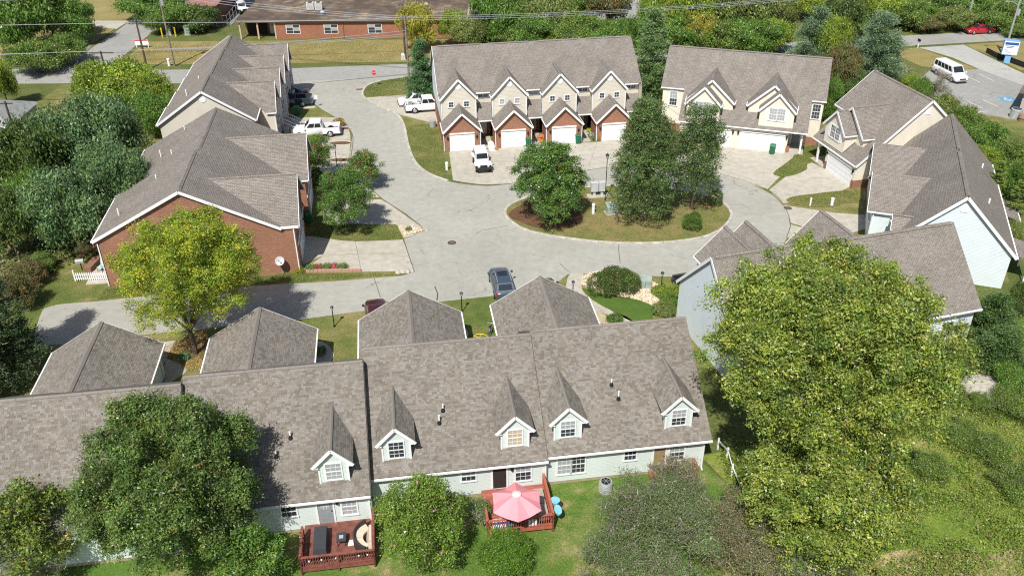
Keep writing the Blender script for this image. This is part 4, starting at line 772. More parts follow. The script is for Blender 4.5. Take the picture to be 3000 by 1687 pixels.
# ------------------------------------------------------------------ cream double house and its angled neighbour
def catslide_house(par, u0, u1, low0, low1, vr, zr, vl, zl, gables, sid, mat=RB):
    k = (zr - zl) / (vr - vl); vh = 3.2; zh = zl + k * (vh - vl)
    r = MB(); pts = [(u0, vh, zh), (low0, vh, zh), (low0, vl, zl), (low1, vl, zl), (low1, vh, zh), (u1, vh, zh), (u1, vr, zr), (u0, vr, zr)]
    q = []
    for p in pts:
        if not q or (Vector(p) - Vector(q[-1])).length > .02: q.append(p)
    r.slab(q, .14, (1, 0, 0)); r.slab([(u0, vr * 2 - vh, zh), (u1, vr * 2 - vh, zh), (u1, vr, zr), (u0, vr, zr)], .14, (1, 0, 0)); r.build('roof', mat, par)
    ridge_cap(par, (u0 + .1, vr, zr), (u1 - .1, vr, zr), mat, .36)
    if low0 - u0 > .1: gutter(par, (u0, vh - .06, zh - .08), (low0, vh - .06, zh - .08))
    if u1 - low1 > .1: gutter(par, (low1, vh - .06, zh - .08), (u1, vh - .06, zh - .08))
    gutter(par, (low0, vl - .06, zl - .08), (low1, vl - .06, zl - .08))
    for ux, lo in ((u0 - .02, low0 - u0 < .1), (u1 + .02, u1 - low1 < .1)):
        e = .12 if u1 - low1 < .1 else .28; ux = ux if e < .2 else ux * .993
        a = (ux, vl, zl - e) if lo else (ux, vh, zh - e); board(par, a, (ux, vr, zr - e), .04, .24); board(par, (ux, vr * 2 - vh, zh - e), (ux, vr, zr - e), .04, .24)
    back = lambda z: vl + (z - zl) / k
    mp = lambda a, b, z: V(a, b, z)
    for (lc, sc, wn_) in gables:
        cross_gable(par, mp, lc, 2.65, 1.35, 5.15, 7.6, back, mat, .28, .2); wl_ = WF((lc, 1.35, 0), (1, 0, 0), (0, -1, 0)); m = MB(); laps(m, wl_, [(-2.65, 3.4), (2.65, 3.4), (2.65, 5.15), (0, 7.5), (-2.65, 5.15)]); m.build('gable_wall', sid, par)
        for sg in (-1, 1): m = MB(); laps(m, WF((lc + sg * 2.65, 1.35, 0), (0, 1, 0), (sg, 0, 0)), [(0, 3.6), (1.6, 5.1), (0, 5.15)]); m.build('gable_side', sid, par)
        cross_gable(par, mp, sc, 1.92, .02, 5.15, 7.1, lambda z: 1.6 if z > 6.5 else 1.6, mat, .26, .2); ws = WF((sc, .02, 0), (1, 0, 0), (0, -1, 0)); m = MB(); laps(m, ws, [(-1.92, 2.9), (1.92, 2.9), (1.92, 5.15), (0, 7.0), (-1.92, 5.15)]); m.build('gable_wall', sid, par)
        for sg in (-1, 1): m = MB(); laps(m, WF((sc + sg * 1.92, .02, 0), (0, 1, 0), (sg, 0, 0)), [(0, 3.0), (1.4, 4.2), (1.4, 5.15), (0, 5.15)]); m.build('gable_side', sid, par)
        window(par, ws, -.86, -.06, 3.85, 5.2, glass=wn_, cols=3, rows=2); window(par, ws, .06, .86, 3.85, 5.2, glass=wn_, cols=3, rows=2)
        for sg in (-1, 1): m = MB(); ws.box(m, sg * 1.16 - .16, sg * 1.16 + .16, 3.8, 5.25, .0, .05); m.build('shutter', WHITE, par)
    return k, zh
C = thing('house', 'cream double house with two nested front gables and a wide white garage door', 'building', (27.01, 96.77, 0), -.304)
catslide_house(C, -10.2, 8.95, -7.4, 7.35, 8.0, 9.2, -.35, 2.78, ((-4.05, -4.7, GLASSB), (3.02, 3.68, GLASSB)), CREAM)
m = MB(); laps(m, WF((0, 0, 0), (1, 0, 0), (0, -1, 0)), [(-7.2, .0), (5.3, .0), (5.3, 2.75), (-7.2, 2.75)]); m.build('wall', CREAM, C)
for a, b in ((5.2, 5.6), (-7.2, -6.6)): brick_wall(C, WF((0, -.03, 0), (1, 0, 0), (0, -1, 0)), [(a, 0), (b, 0), (b, .95), (a, .95)], 'brick_skirt')
garage_door(C, WF((0, 0, 0), (1, 0, 0), (0, -1, 0)), 0, 4.88); garage_door(C, WF((0, 0, 0), (1, 0, 0), (0, -1, 0)), -6.2, -1.32)
for a in (-.35, -.95, 5.15): coach_lamp(C, WF((0, 0, 0), (1, 0, 0), (0, -1, 0)), a, 1.95)
for u0, u1 in ((-9.95, -7.3), (7.25, 8.7)):
    wq = WF((0, 3.35, 0), (1, 0, 0), (0, -1, 0)); m = MB(); laps(m, wq, [(u0, 1.0), (u1, 1.0), (u1, 5.4), (u0, 5.4)]); m.build('wall', CREAM, C); brick_wall(C, WF((0, 3.30, 0), (1, 0, 0), (0, -1, 0)), [(u0, 0), (u1, 0), (u1, 1.0), (u0, 1.0)], 'brick_skirt')
    window(C, wq, (u0 + u1) / 2 - .42, (u0 + u1) / 2 + .42, 3.3, 5.0, glass=(GLASS if u0 > 0 else (GLASSB, GLASS)), cols=3, rows=2)
for ux, sg in ((8.7, 1), (-9.95, -1)):
    m = MB(); wq = WF((ux, 3.3, 0), (0, 1, 0), (sg, 0, 0)); laps(m, wq, [(0, .9), (9.3, .9), (9.3, 5.3), (4.7, 9.05), (0, 5.4)]); m.build('end_wall', CREAM, C); brick_wall(C, WF((ux + sg * .03, 3.3, 0), (0, sg, 0), (sg, 0, 0)), [(0, 0), (9.3 * sg, 0), (9.3 * sg, .9), (0, .9)] if sg > 0 else [(-9.3, 0), (0, 0), (0, .9), (-9.3, .9)], 'brick_skirt')
wq = WF((0, 2.6, 0), (1, 0, 0), (0, -1, 0)); m = MB(); laps(m, wq, [(5.3, 0), (7.3, 0), (7.3, 3.6), (5.3, 3.6)]); m.build('entry_wall', CREAM, C); door(C, wq, 5.75, 6.65, .12, mat=GDOOR)
m = MB(); m.box(6.72, 6.92, .1, .3, 0, 2.75); m.build('porch_post', WHITE, C); m = MB(); m.box(5.3, 7.2, -.1, 2.6, 0, .12); m.build('porch_floor', CONC, C)
m = MB(); laps(m, WF((5.3, 0, 0), (0, 1, 0), (1, 0, 0)), [(0, 0), (2.6, 0), (2.6, 4.2), (0, 2.7)]); m.build('wall', CREAM, C)

E_ = thing('house', 'cream angled house with a brick skirt and white garage door beside the fan-shaped drive', 'building', (35.33, 90.35, 0), -1.33)
catslide_house(E_, -5.25, 5.2, -3.5, 5.2, 7.4, 9.2, -.15, 2.65, ((.95, .3, GLASS),), CREAM)
wq = WF((0, 0, 0), (1, 0, 0), (0, -1, 0)); m = MB(); laps(m, wq, [(-.6, .9), (5.0, .9), (5.0, 2.7), (-.6, 2.7)]); m.build('wall', CREAM, E_); brick_wall(E_, WF((0, -.02, 0), (1, 0, 0), (0, -1, 0)), [(-.6, 0), (-.12, 0), (-.12, .9), (-.6, .9)], 'brick_skirt'); brick_wall(E_, WF((0, -.02, 0), (1, 0, 0), (0, -1, 0)), [(4.65, 0), (5.0, 0), (5.0, .9), (4.65, .9)], 'brick_skirt')
garage_door(E_, wq, 0, 4.5); coach_lamp(E_, wq, -.35, 1.95); coach_lamp(E_, wq, 4.8, 1.95)
wq = WF((5.0, 0, 0), (0, 1, 0), (1, 0, 0)); m = MB(); laps(m, wq, [(0, .9), (11.5, .9), (11.5, 5.4), (7.4, 9.05), (0, 2.6)]); m.build('end_wall', CREAM, E_); brick_wall(E_, WF((5.02, 0, 0), (0, 1, 0), (1, 0, 0)), [(0, 0), (11.5, 0), (11.5, .9), (0, .9)], 'brick_skirt')
m = MB(); wq.box(m, 6.9, 7.5, 7.6, 8.3, 0, .05); m.build('gable_vent', WHITE, E_)
m = MB(); laps(m, WF((0, 3.35, 0), (1, 0, 0), (0, -1, 0)), [(-5.0, 0), (-.6, 0), (-.6, 5.3), (-5.0, 5.3)]); m.build('wall', CREAM, E_)
m = MB(); laps(m, WF((-.6, 0, 0), (0, 1, 0), (-1, 0, 0)), [(0, .9), (3.3, .9), (3.3, 5.4), (0, 2.6)]); m.build('wall', CREAM, E_); brick_wall(E_, WF((-.62, 3.3, 0), (0, -1, 0), (-1, 0, 0)), [(0, 0), (3.3, 0), (3.3, .9), (0, .9)], 'brick_skirt')
m = MB(); m.box(-2.4, -2.2, .0, .2, 0, 2.6); m.build('porch_post', WHITE, E_); m = MB(); m.box(-3.4, -.65, -.1, 3.2, 0, .1); m.build('porch_floor', CONC, E_)

# ------------------------------------------------------------------ big angled row on the far side of the drive
F = thing('townhouse_row', 'pale blue gabled row with a long angled roof and side bays', 'building', (42.74, 64.96, 0), -.346)
KF = 1.0; ur = -4.6; zr = 8.25
for i, (v0, v1, dz) in enumerate(((-.25, 10.4, 0), (10.4, 20.6, .0))):
    r = MB(); r.slab([(ur - 5, v0, zr - 5), (ur, v0, zr), (ur, v1, zr), (ur - 5, v1, zr - 5)], .14, (0, 1, 0)); r.slab([(ur + 5, v0, zr - 5), (ur, v0, zr), (ur, v1, zr), (ur + 5, v1, zr - 5)], .14, (0, 1, 0)); r.build('roof', RB, F)
    ridge_cap(F, (ur, v0 + .3, zr), (ur, v1 - .4, zr), RB, .36); gutter(F, (ur + 5.06, v0, zr - 5.08), (ur + 5.06, v1, zr - 5.08)); gutter(F, (ur - 5.06, v0, zr - 5.08), (ur - 5.06, v1, zr - 5.08))
for sg in (-1, 1): board(F, (ur + sg * 5.0, -.28, zr - 5.12), (ur, -.28, zr - .12), .04, .26)
wf = WF((ur, 0, 0), (1, 0, 0), (0, -1, 0)); m = MB(); laps(m, wf, [(-4.6, 0), (4.6, 0), (4.6, 3.5), (0, 8.05), (-4.6, 3.5)], .13, .016); m.build('end_wall', BLUE_S, F)
m = MB(); m.hexa(*[[wf.pt(a, z, o_) for a, z in ((-.28, 6.7), (.28, 6.7), (.28, 7.15), (.16, 7.38), (-.16, 7.38), (-.28, 7.15))] for o_ in (0, .05)]); m.build('gable_vent', WHITE, F)
m = MB(); laps(m, WF((ur + 4.6, 0, 0), (0, 1, 0), (1, 0, 0)), [(0, 0), (20.3, 0), (20.3, 3.4), (0, 3.4)]); m.build('wall', BLUE_S, F); m = MB(); laps(m, WF((ur - 4.6, 20.3, 0), (0, -1, 0), (-1, 0, 0)), [(0, 0), (20.3, 0), (20.3, 3.4), (0, 3.4)]); m.build('wall', BLUE_S, F)
m = MB(); laps(m, WF((ur, 20.3, 0), (-1, 0, 0), (0, 1, 0)), [(-4.6, 0), (4.6, 0), (4.6, 3.5), (0, 8.05), (-4.6, 3.5)]); m.build('end_wall', BLUE_S, F)
for vc, hw, uf in ((15.3, 3.6, -11.2), (7.8, 3.7, -11.3)):
    mp = lambda a, b, z, uf=uf: V(uf + b, a, z); cross_gable(F, mp, vc, hw, 0, 4.0, 6.1, lambda z, uf=uf: (ur - (zr - z)) - uf, RB, .5, .25)
    wq = WF((uf, vc, 0), (0, -1, 0), (-1, 0, 0)); m = MB(); laps(m, wq, [(-hw, 0), (hw, 0), (hw, 4), (0, 6), (-hw, 4)]); m.build('bay_wall', BLUE_S, F); garage_door(F, wq, -2.4, 2.4)
    for sg in (-1, 1): m = MB(); laps(m, WF((uf if sg < 0 else uf + 3, vc + sg * hw, 0), (-sg, 0, 0), (0, sg, 0)), [(0, 0), (3, 0), (3, 4), (0, 4)]); m.build('bay_side', BLUE_S, F)
cross_gable(F, lambda a, b, z: V(-9.6 + b, a, z), 1.9, 1.0, 0, 3.9, 4.8, lambda z: (ur - (zr - z)) + 9.6, RB, .2, .15)
m = MB(); laps(m, WF((-9.5, 1.9, 0), (0, -1, 0), (-1, 0, 0)), [(-1, 2.5), (1, 2.5), (1, 3.9), (0, 4.7), (-1, 3.9)]); m.build('bay_wall', BLUE_S, F)
downspout(F, [(-11.2, 4.0, 3.8), (-11.2, 4.0, .1)]); downspout(F, [(-11.1, 11.6, 3.8), (-11.1, 11.6, .1)])
for (u, v) in ((-1.6, 14.2), (-1.9, 5.2)): vent_pipe(F, u, v, zr - abs(u - ur), .45, .08, False)
# low back porches
for v0 in (.4, 8.5):
    r = MB(); r.slab([(.1, v0 + 1, 2.9), (.1, v0 + 4.6, 2.9), (2.0, v0 + 4.6, 2.3), (2.0, v0 + 1, 2.3)], .1, (0, 1, 0)); r.build('porch_roof', RB, F); gutter(F, (2.05, v0 + 1, 2.22), (2.05, v0 + 4.6, 2.22))
    for vv in (v0 + 1.2, v0 + 4.4): m = MB(); m.box(1.8, 1.92, vv - .06, vv + .06, 0, 2.3); m.build('porch_post', WHITE, F)
    wq = WF((.02, v0 + 1, 0), (0, 1, 0), (1, 0, 0)); window(F, wq, .5, 1.4, .9, 2.1)

# ------------------------------------------------------------------ row behind the big yellow-green tree
GH = thing('townhouse_row', 'white-sided townhouse row half hidden behind the largest yellow-green tree', 'building', (38.5, 61.22, 0), .276)
for (u0, u1, s) in ((-13.2, -3.5, 0), (-24.35, -13.2, .35)):
    vr = 1.1 + s; zr2 = 8.5; r = MB(); r.slab([(u0, vr - 5.05, 3.5), (u1, vr - 5.05, 3.5), (u1, vr, zr2), (u0, vr, zr2)], .14, (1, 0, 0)); r.slab([(u0, vr + 4.9, 3.65), (u1, vr + 4.9, 3.65), (u1, vr, zr2), (u0, vr, zr2)], .14, (1, 0, 0)); r.build('roof', RB, GH)
    ridge_cap(GH, (u0 + .2, vr, zr2), (u1 - .2, vr, zr2), RB, .38); gutter(GH, (u0, vr - 5.1, 3.42), (u1, vr - 5.1, 3.42)); gutter(GH, (u0, vr + 4.96, 3.55), (u1, vr + 4.96, 3.55))
    for ux in ((u1 + .02,) if s == 0 else (u0 - .02,)): e = 0. if ux < -15 else -.18; ux = ux if ux < -15 else ux - .08; board(GH, (ux, vr - 5.05, 3.38 + e), (ux, vr, zr2 - .12 + e), .04, .24); board(GH, (ux, vr + 4.9, 3.52 + e), (ux, vr, zr2 - .12 + e), .04, .24)
    for sg, ux in ((-1, u0 + .22), (1, u1 - .22)): m = MB(); laps(m, WF((ux, vr - 4.7, 0), (0, 1, 0), (sg, 0, 0)), [(0, 0), (9.4, 0), (9.4, 3.7), (4.7, 8.3), (0, 3.7)], .13, .016); m.build('end_wall', BLUE_S, GH)
    ws = WF((u0 + .25, vr - 4.7, 0), (1, 0, 0), (0, -1, 0)); m = MB(); laps(m, ws, [(0, 0), (u1 - u0 - .5, 0), (u1 - u0 - .5, 3.6), (0, 3.6)]); m.build('wall', BLUE_S, GH); m = MB(); laps(m, WF((u1 - .25, vr + 4.6, 0), (-1, 0, 0), (0, 1, 0)), [(0, 0), (u1 - u0 - .5, 0), (u1 - u0 - .5, 3.7), (0, 3.7)]); m.build('wall', BLUE_S, GH)
    for a in (1.5, 6.5): window(GH, ws, a, a + .95, 1.0, 2.5)
    door(GH, ws, 4.0, 4.9, .2)
for uc_, hw_, vf_, za_, ze_ in ((-12.0, 3.4, 6.0, 8.3, 5.0), (-18.7, 3.0, 6.2, 8.2, 5.2), (-20.0, 2.3, 7.0, 7.5, 5.3)):
    mp = lambda a, b, z, vf_=vf_: V(a, vf_ - b, z); cross_gable(GH, mp, uc_, hw_, 0, ze_, za_, lambda z, vf_=vf_: vf_ - (1.3 + (8.5 - z) / .99), RB, .3, .2)
    wq = WF((uc_, vf_, 0), (-1, 0, 0), (0, 1, 0)); m = MB(); laps(m, wq, [(-hw_, 0), (hw_, 0), (hw_, ze_), (0, za_ - .1), (-hw_, ze_)]); m.build('gable_wall', BLUE_S, GH)
    for sg in (-1, 1): m = MB(); laps(m, WF((uc_ + sg * hw_, vf_ - 2.4, 0), (0, 1, 0), (sg, 0, 0)), [(0, 0), (2.4, 0), (2.4, ze_), (0, ze_)]); m.build('gable_side', BLUE_S, GH)

# ------------------------------------------------------------------ brick building across the street and further roofs
FLAT = ground_mat('stained_flat_roof', [(.32, (.075, .055, .045)), (.47, (.115, .085, .066)), (.56, (.17, .13, .095)), (.66, (.36, .28, .19))], .12, .6, 4., bumpd=.01, fine_amt=.3)
H1 = thing('brick_building', 'long low brick building with a stained brown flat roof across the street', 'building', (-38.2, 144.3, 0), .0)
def h_win(wf, a, w_, z0, z1):
    f_ = MB(); wf.box(f_, a - .06, a + w_ + .06, z0 - .06, z1 + .06, 0, .04); wd = f_.build('window', WHITE, H1)
    for i in range(2):
        for j in range(3): p = MB(); wf.box(p, a + w_ * i / 2 + .03, a + w_ * (i + 1) / 2 - .03, z0 + (z1 - z0) * j / 3 + .03, z0 + (z1 - z0) * (j + 1) / 3 - .02, .04, .055); p.build('pane', (GLASS, GLASSB)[(i + j) % 3 == 2], wd)
wf = WF((0, 0, 0), (1, 0, 0), (0, -1, 0)); brick_wall(H1, wf, [(-.2, 0), (31, 0), (31, 2.75), (-.2, 2.75)], 'wall', BRICKF)
for a in (1.6, 7.8, 15.0, 22.5, 27.5): h_win(wf, a, 2.2, .85, 2.25)
brick_wall(H1, WF((-.2, 3.2, 0), (0, -1, 0), (-1, 0, 0)), [(0, 0), (3.2, 0), (3.2, 2.75), (0, 2.75)], 'wall', BRICKF); brick_wall(H1, WF((-6, 3.2, 0), (1, 0, 0), (0, -1, 0)), [(0, 0), (5.8, 0), (5.8, 2.75), (0, 2.75)], 'wall', BRICKF)
m = MB(); m.prism([(-6.3, -.3), (31.2, -.3), (31.2, 14), (-6.3, 14)], 2.76, 3.1); m.build('roof', FLAT, H1)
m = MB(); m.beam((-6.3, -.36, 2.92), (31.2, -.36, 2.92), .1, .36); m.build('fascia', plain('brown_fascia', (.11, .075, .055), .8), H1); m = MB(); m.beam((-6.3, -.45, 3.02), (31.2, -.45, 3.02), .1, .1); m.build('gutter', GREY, H1)
m = MB(); m.prism([(-6, 14.02), (31.2, 14.02), (31.2, 30), (-6, 30)], 2.5, 3.14); m.build('roof', FLAT, H1); m = MB(); m.prism([(31.4, -.3), (48, .8), (48, 30), (31.4, 30)], 2.5, 3.0); m.build('roof', FLAT, H1); m = MB(); m.box(31.15, 31.45, -.3, 30, 3.0, 3.2); m.build('parapet', plain('pale_parapet', (.4, .34, .27), .9), H1)
for x in (10.9, 29): m = MB(); m.beam((x, -.06, 2.7), (x, -.06, .1), .12, .1); m.build('downspout', plain('brown_spout', (.2, .12, .09), .7), H1)
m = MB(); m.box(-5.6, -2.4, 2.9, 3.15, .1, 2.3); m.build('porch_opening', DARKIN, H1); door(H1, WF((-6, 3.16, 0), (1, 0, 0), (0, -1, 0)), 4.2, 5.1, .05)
for a in (-6.1, -3.2, -.35): m = MB(); m.box(a, a + .25, -.1, .15, 0, 2.75); m.build('porch_post', plain('tan_post', (.5, .38, .26), .8), H1)
def hvac(x, y, s, lb):
    t = thing('rooftop_unit', lb, 'air conditioner', (x, y, 3.12), .05, 'air conditioners on the brown flat roof'); m = MB(); m.box(-.6 * s, .6 * s, -.5 * s, .5 * s, .1, 1.2 * s); m.build('cabinet', plain('pale_cabinet', (.6, .6, .57), .6), t)
    m = MB(); m.cyl(0, 0, 1.2 * s, 1.24 * s, .4 * s, 16); m.build('fan_grille', DKMETAL, t)
    for k in range(5): m = MB(); m.box(-.5 * s, .5 * s, -.52 * s, -.5 * s, .25 + k * .2 * s, .33 + k * .2 * s); m.build('louvre', GREY, t)
    for sx in (-.5, .5): m = MB(); m.box(sx * s - .05, sx * s + .05, -.55 * s, .55 * s, 0, .1); m.build('skid', DKMETAL, t)
hvac(-33.6, 150.5, 1.0, 'pale rooftop air conditioner, nearer the flat roof end'); hvac(-32.2, 150.5, 1.0, 'pale rooftop air conditioner beside its twin on the roof'); hvac(-6.2, 155.5, 1.0, 'pale rooftop air conditioner beyond the roof joint')
for (x, y), lb in (((-31.0, 147.2), 'small domed roof vent near the roof edge'), ((-16.5, 152.5), 'small domed roof vent on the far brown roof'), ((-14.2, 152), 'slim pipe vent on the far brown roof')):
    t = thing('roof_vent', lb, 'vent', (x, y, 3.1)); m = MB(); m.cyl(0, 0, 0, .35, .18, 10); m.build('collar', GREY, t); m = MB(); m.lathe([(.4, .33), (.4, .45), (.25, .62), (.03, .7)], 12); m.build('hood', plain('vent_hood', (.45, .43, .4), .6), t)
H2 = thing('shed', 'white building with red roof edges at the top of the field', 'building', (-42, 172, 0), 0); m = MB(); m.box(0, 12, 0, 8, 0, 3.0); m.build('wall', plain('white_metal_wall', (.72, .74, .76), .6), H2)
r = MB(); r.slab([(-.3, -.4, 3), (12.3, -.4, 3), (12.3, 4, 4.6), (-.3, 4, 4.6)], .1, (1, 0, 0)); r.slab([(-.3, 8.4, 3), (12.3, 8.4, 3), (12.3, 4, 4.6), (-.3, 4, 4.6)], .1, (1, 0, 0)); r.build('roof', plain('red_metal_roof', (.4, .12, .09), .6), H2)
H3 = thing('shed', 'maroon metal building beside the chain-link yard', 'building', (*(-51.30, 151.92), 0), .0); m = MB(); m.box(-3.8, 1.2, 0, 14, 0, 3.6); m.build('wall', plain('maroon_metal', (.2, .075, .06), .6, 0, .1), H3)
r = MB(); r.slab([(-4.1, -.3, 3.62), (1.5, -.3, 3.62), (1.5, 14.3, 4.2), (-4.1, 14.3, 4.2)], .1, (1, 0, 0)); r.build('roof', plain('maroon_roof', (.33, .16, .13), .6), H3)
H4 = thing('house', 'low house with a grey hipped roof behind the blue-green trees', 'building', (-59.63, 98.95, 0), .05); m = MB(); m.box(-12, -.4, .4, 8.4, 0, 2.5); m.build('wall', plain('white_wall', (.66, .66, .63), .7), H4)
r = MB(); GRF = plain('grey_shingle', (.26, .27, .25), .9, 0, .25, 2.); a_, b_, c_, d_ = (-12.4, 0, 2.5), (0, 0, 2.5), (0, 8.8, 2.5), (-12.4, 8.8, 2.5); e_, f_ = (-8.4, 4.4, 4.5), (-4.2, 4.4, 4.5)
for q in ((a_, b_, f_, e_), (b_, c_, f_), (c_, d_, e_, f_), (d_, a_, e_)): r.face(q, [(p[0], p[1]) for p in q])
r.build('roof', GRF, H4); gutter(H4, (-12.4, -.05, 2.46), (0, -.05, 2.46))
H5 = thing('shop', 'flat tan building corner at the car park edge', 'building', (*(65.06, 107.09), 0), -.62); m = MB(); m.box(0, 14, 0, 10, 0, 2.9); m.build('wall', plain('grey_tan_wall', (.42, .4, .36), .8), H5); m = MB(); m.prism([(-.5, -.5), (14.5, -.5), (14.5, 10.5), (-.5, 10.5)], 2.9, 3.3); m.build('roof', plain('brown_flat_edge', (.17, .13, .11), .9), H5)

# ------------------------------------------------------------------ vehicles
TYRE = plain('tyre', (.018, .018, .019), .85); RIM = plain('alloy_rim', (.5, .51, .53), .35, .7); CHROME = plain('chrome', (.6, .6, .62), .2, .9); BLKPL = plain('black_plastic', (.025, .025, .027), .6)
REDL = plain('tail_lens', (.45, .015, .015), .25); HEADL = plain('head_lens', (.75, .77, .78), .15)
def paint(name, c, metal=.0): 
    m = plain('paint_' + name, c, .28, metal, .03, 1.0, .6); m.node_tree.nodes['Principled BSDF'].inputs['Coat Weight'].default_value = .5; return m
def loft(mb, stations):
    """rounded car shell from stations (x, z_bottom, z_top, half_width)"""
    rings = []
    for x, zb, zt, hw in stations:
        h = zt - zb
        rings.append([(x, -hw * .9, zb), (x, -hw * .99, zb + h * .16), (x, -hw, zb + h * .5), (x, -hw * .97, zb + h * .82), (x, -hw * .86, zt - .012), (x, -hw * .5, zt + .012), (x, 0, zt + .02), (x, hw * .5, zt + .012), (x, hw * .86, zt - .012), (x, hw * .97, zb + h * .82), (x, hw, zb + h * .5), (x, hw * .99, zb + h * .16), (x, hw * .9, zb)])
    i0 = len(mb.v); n = len(rings[0])
    for r_ in rings: mb.v += r_
    for k in range(len(rings) - 1):
        for j in range(n): a = i0 + k * n + j; b = i0 + k * n + (j + 1) % n; mb.f.append((a, b, b + n, a + n)); mb.uv.append(None); mb.c.append(None)
    mb.f.append(tuple(range(i0 + n - 1, i0 - 1, -1))); mb.f.append(tuple(range(i0 + (len(rings) - 1) * n, i0 + len(rings) * n))); mb.uv += [None] * 2; mb.c += [None] * 2
KINDS = {  # L, W, H, belt, body stations, cabin (xa base front, xb roof front, xc roof rear, xd base rear), wheel x, wheel r
 'sedan': (4.75, 1.83, 1.45, .95, [(2.36, .3, .6, .62), (2.28, .22, .72, .8), (1.9, .2, .8, .9), (1.0, .2, .93, .915), (-.9, .2, .96, .915), (-1.7, .2, .98, .9), (-2.25, .24, .93, .82), (-2.37, .35, .8, .7)], (1.05, .35, -.95, -1.75), (1.42, -1.38), .33),
 'suv': (4.8, 1.85, 1.68, 1.02, [(2.4, .34, .66, .64), (2.3, .25, .84, .82), (1.9, .24, .93, .91), (1.1, .24, 1.03, .925), (-1.6, .24, 1.06, .925), (-2.25, .28, 1.05, .86), (-2.4, .4, .95, .78)], (1.1, .45, -1.75, -2.3), (1.45, -1.4), .36),
 'pickup': (5.9, 2.0, 1.92, 1.18, [(2.95, .42, .9, .75), (2.86, .36, 1.08, .92), (2.4, .34, 1.14, .99), (1.35, .34, 1.2, 1.0), (-.85, .34, 1.2, 1.0)], (1.35, .7, -.7, -.86), (1.95, -1.75), .42),
 'jeep': (4.2, 1.7, 1.85, 1.12, [(1.95, .55, 1.0, .62), (1.85, .5, 1.1, .66), (.72, .5, 1.14, .74), (.6, .48, 1.16, .8), (-1.95, .48, 1.16, .8), (-2.02, .55, 1.1, .78)], (.62, .42, -1.95, -2.0), (1.35, -1.3), .45),
 'van': (5.9, 2.0, 2.1, 1.22, [(2.9, .4, .8, .75), (2.8, .32, 1.0, .92), (2.2, .3, 1.18, .99), (1.7, .3, 1.24, 1.0), (-2.75, .3, 1.24, 1.0), (-2.92, .36, 1.2, .96)], (1.85, 1.15, -2.75, -2.9), (1.9, -1.7), .38)}
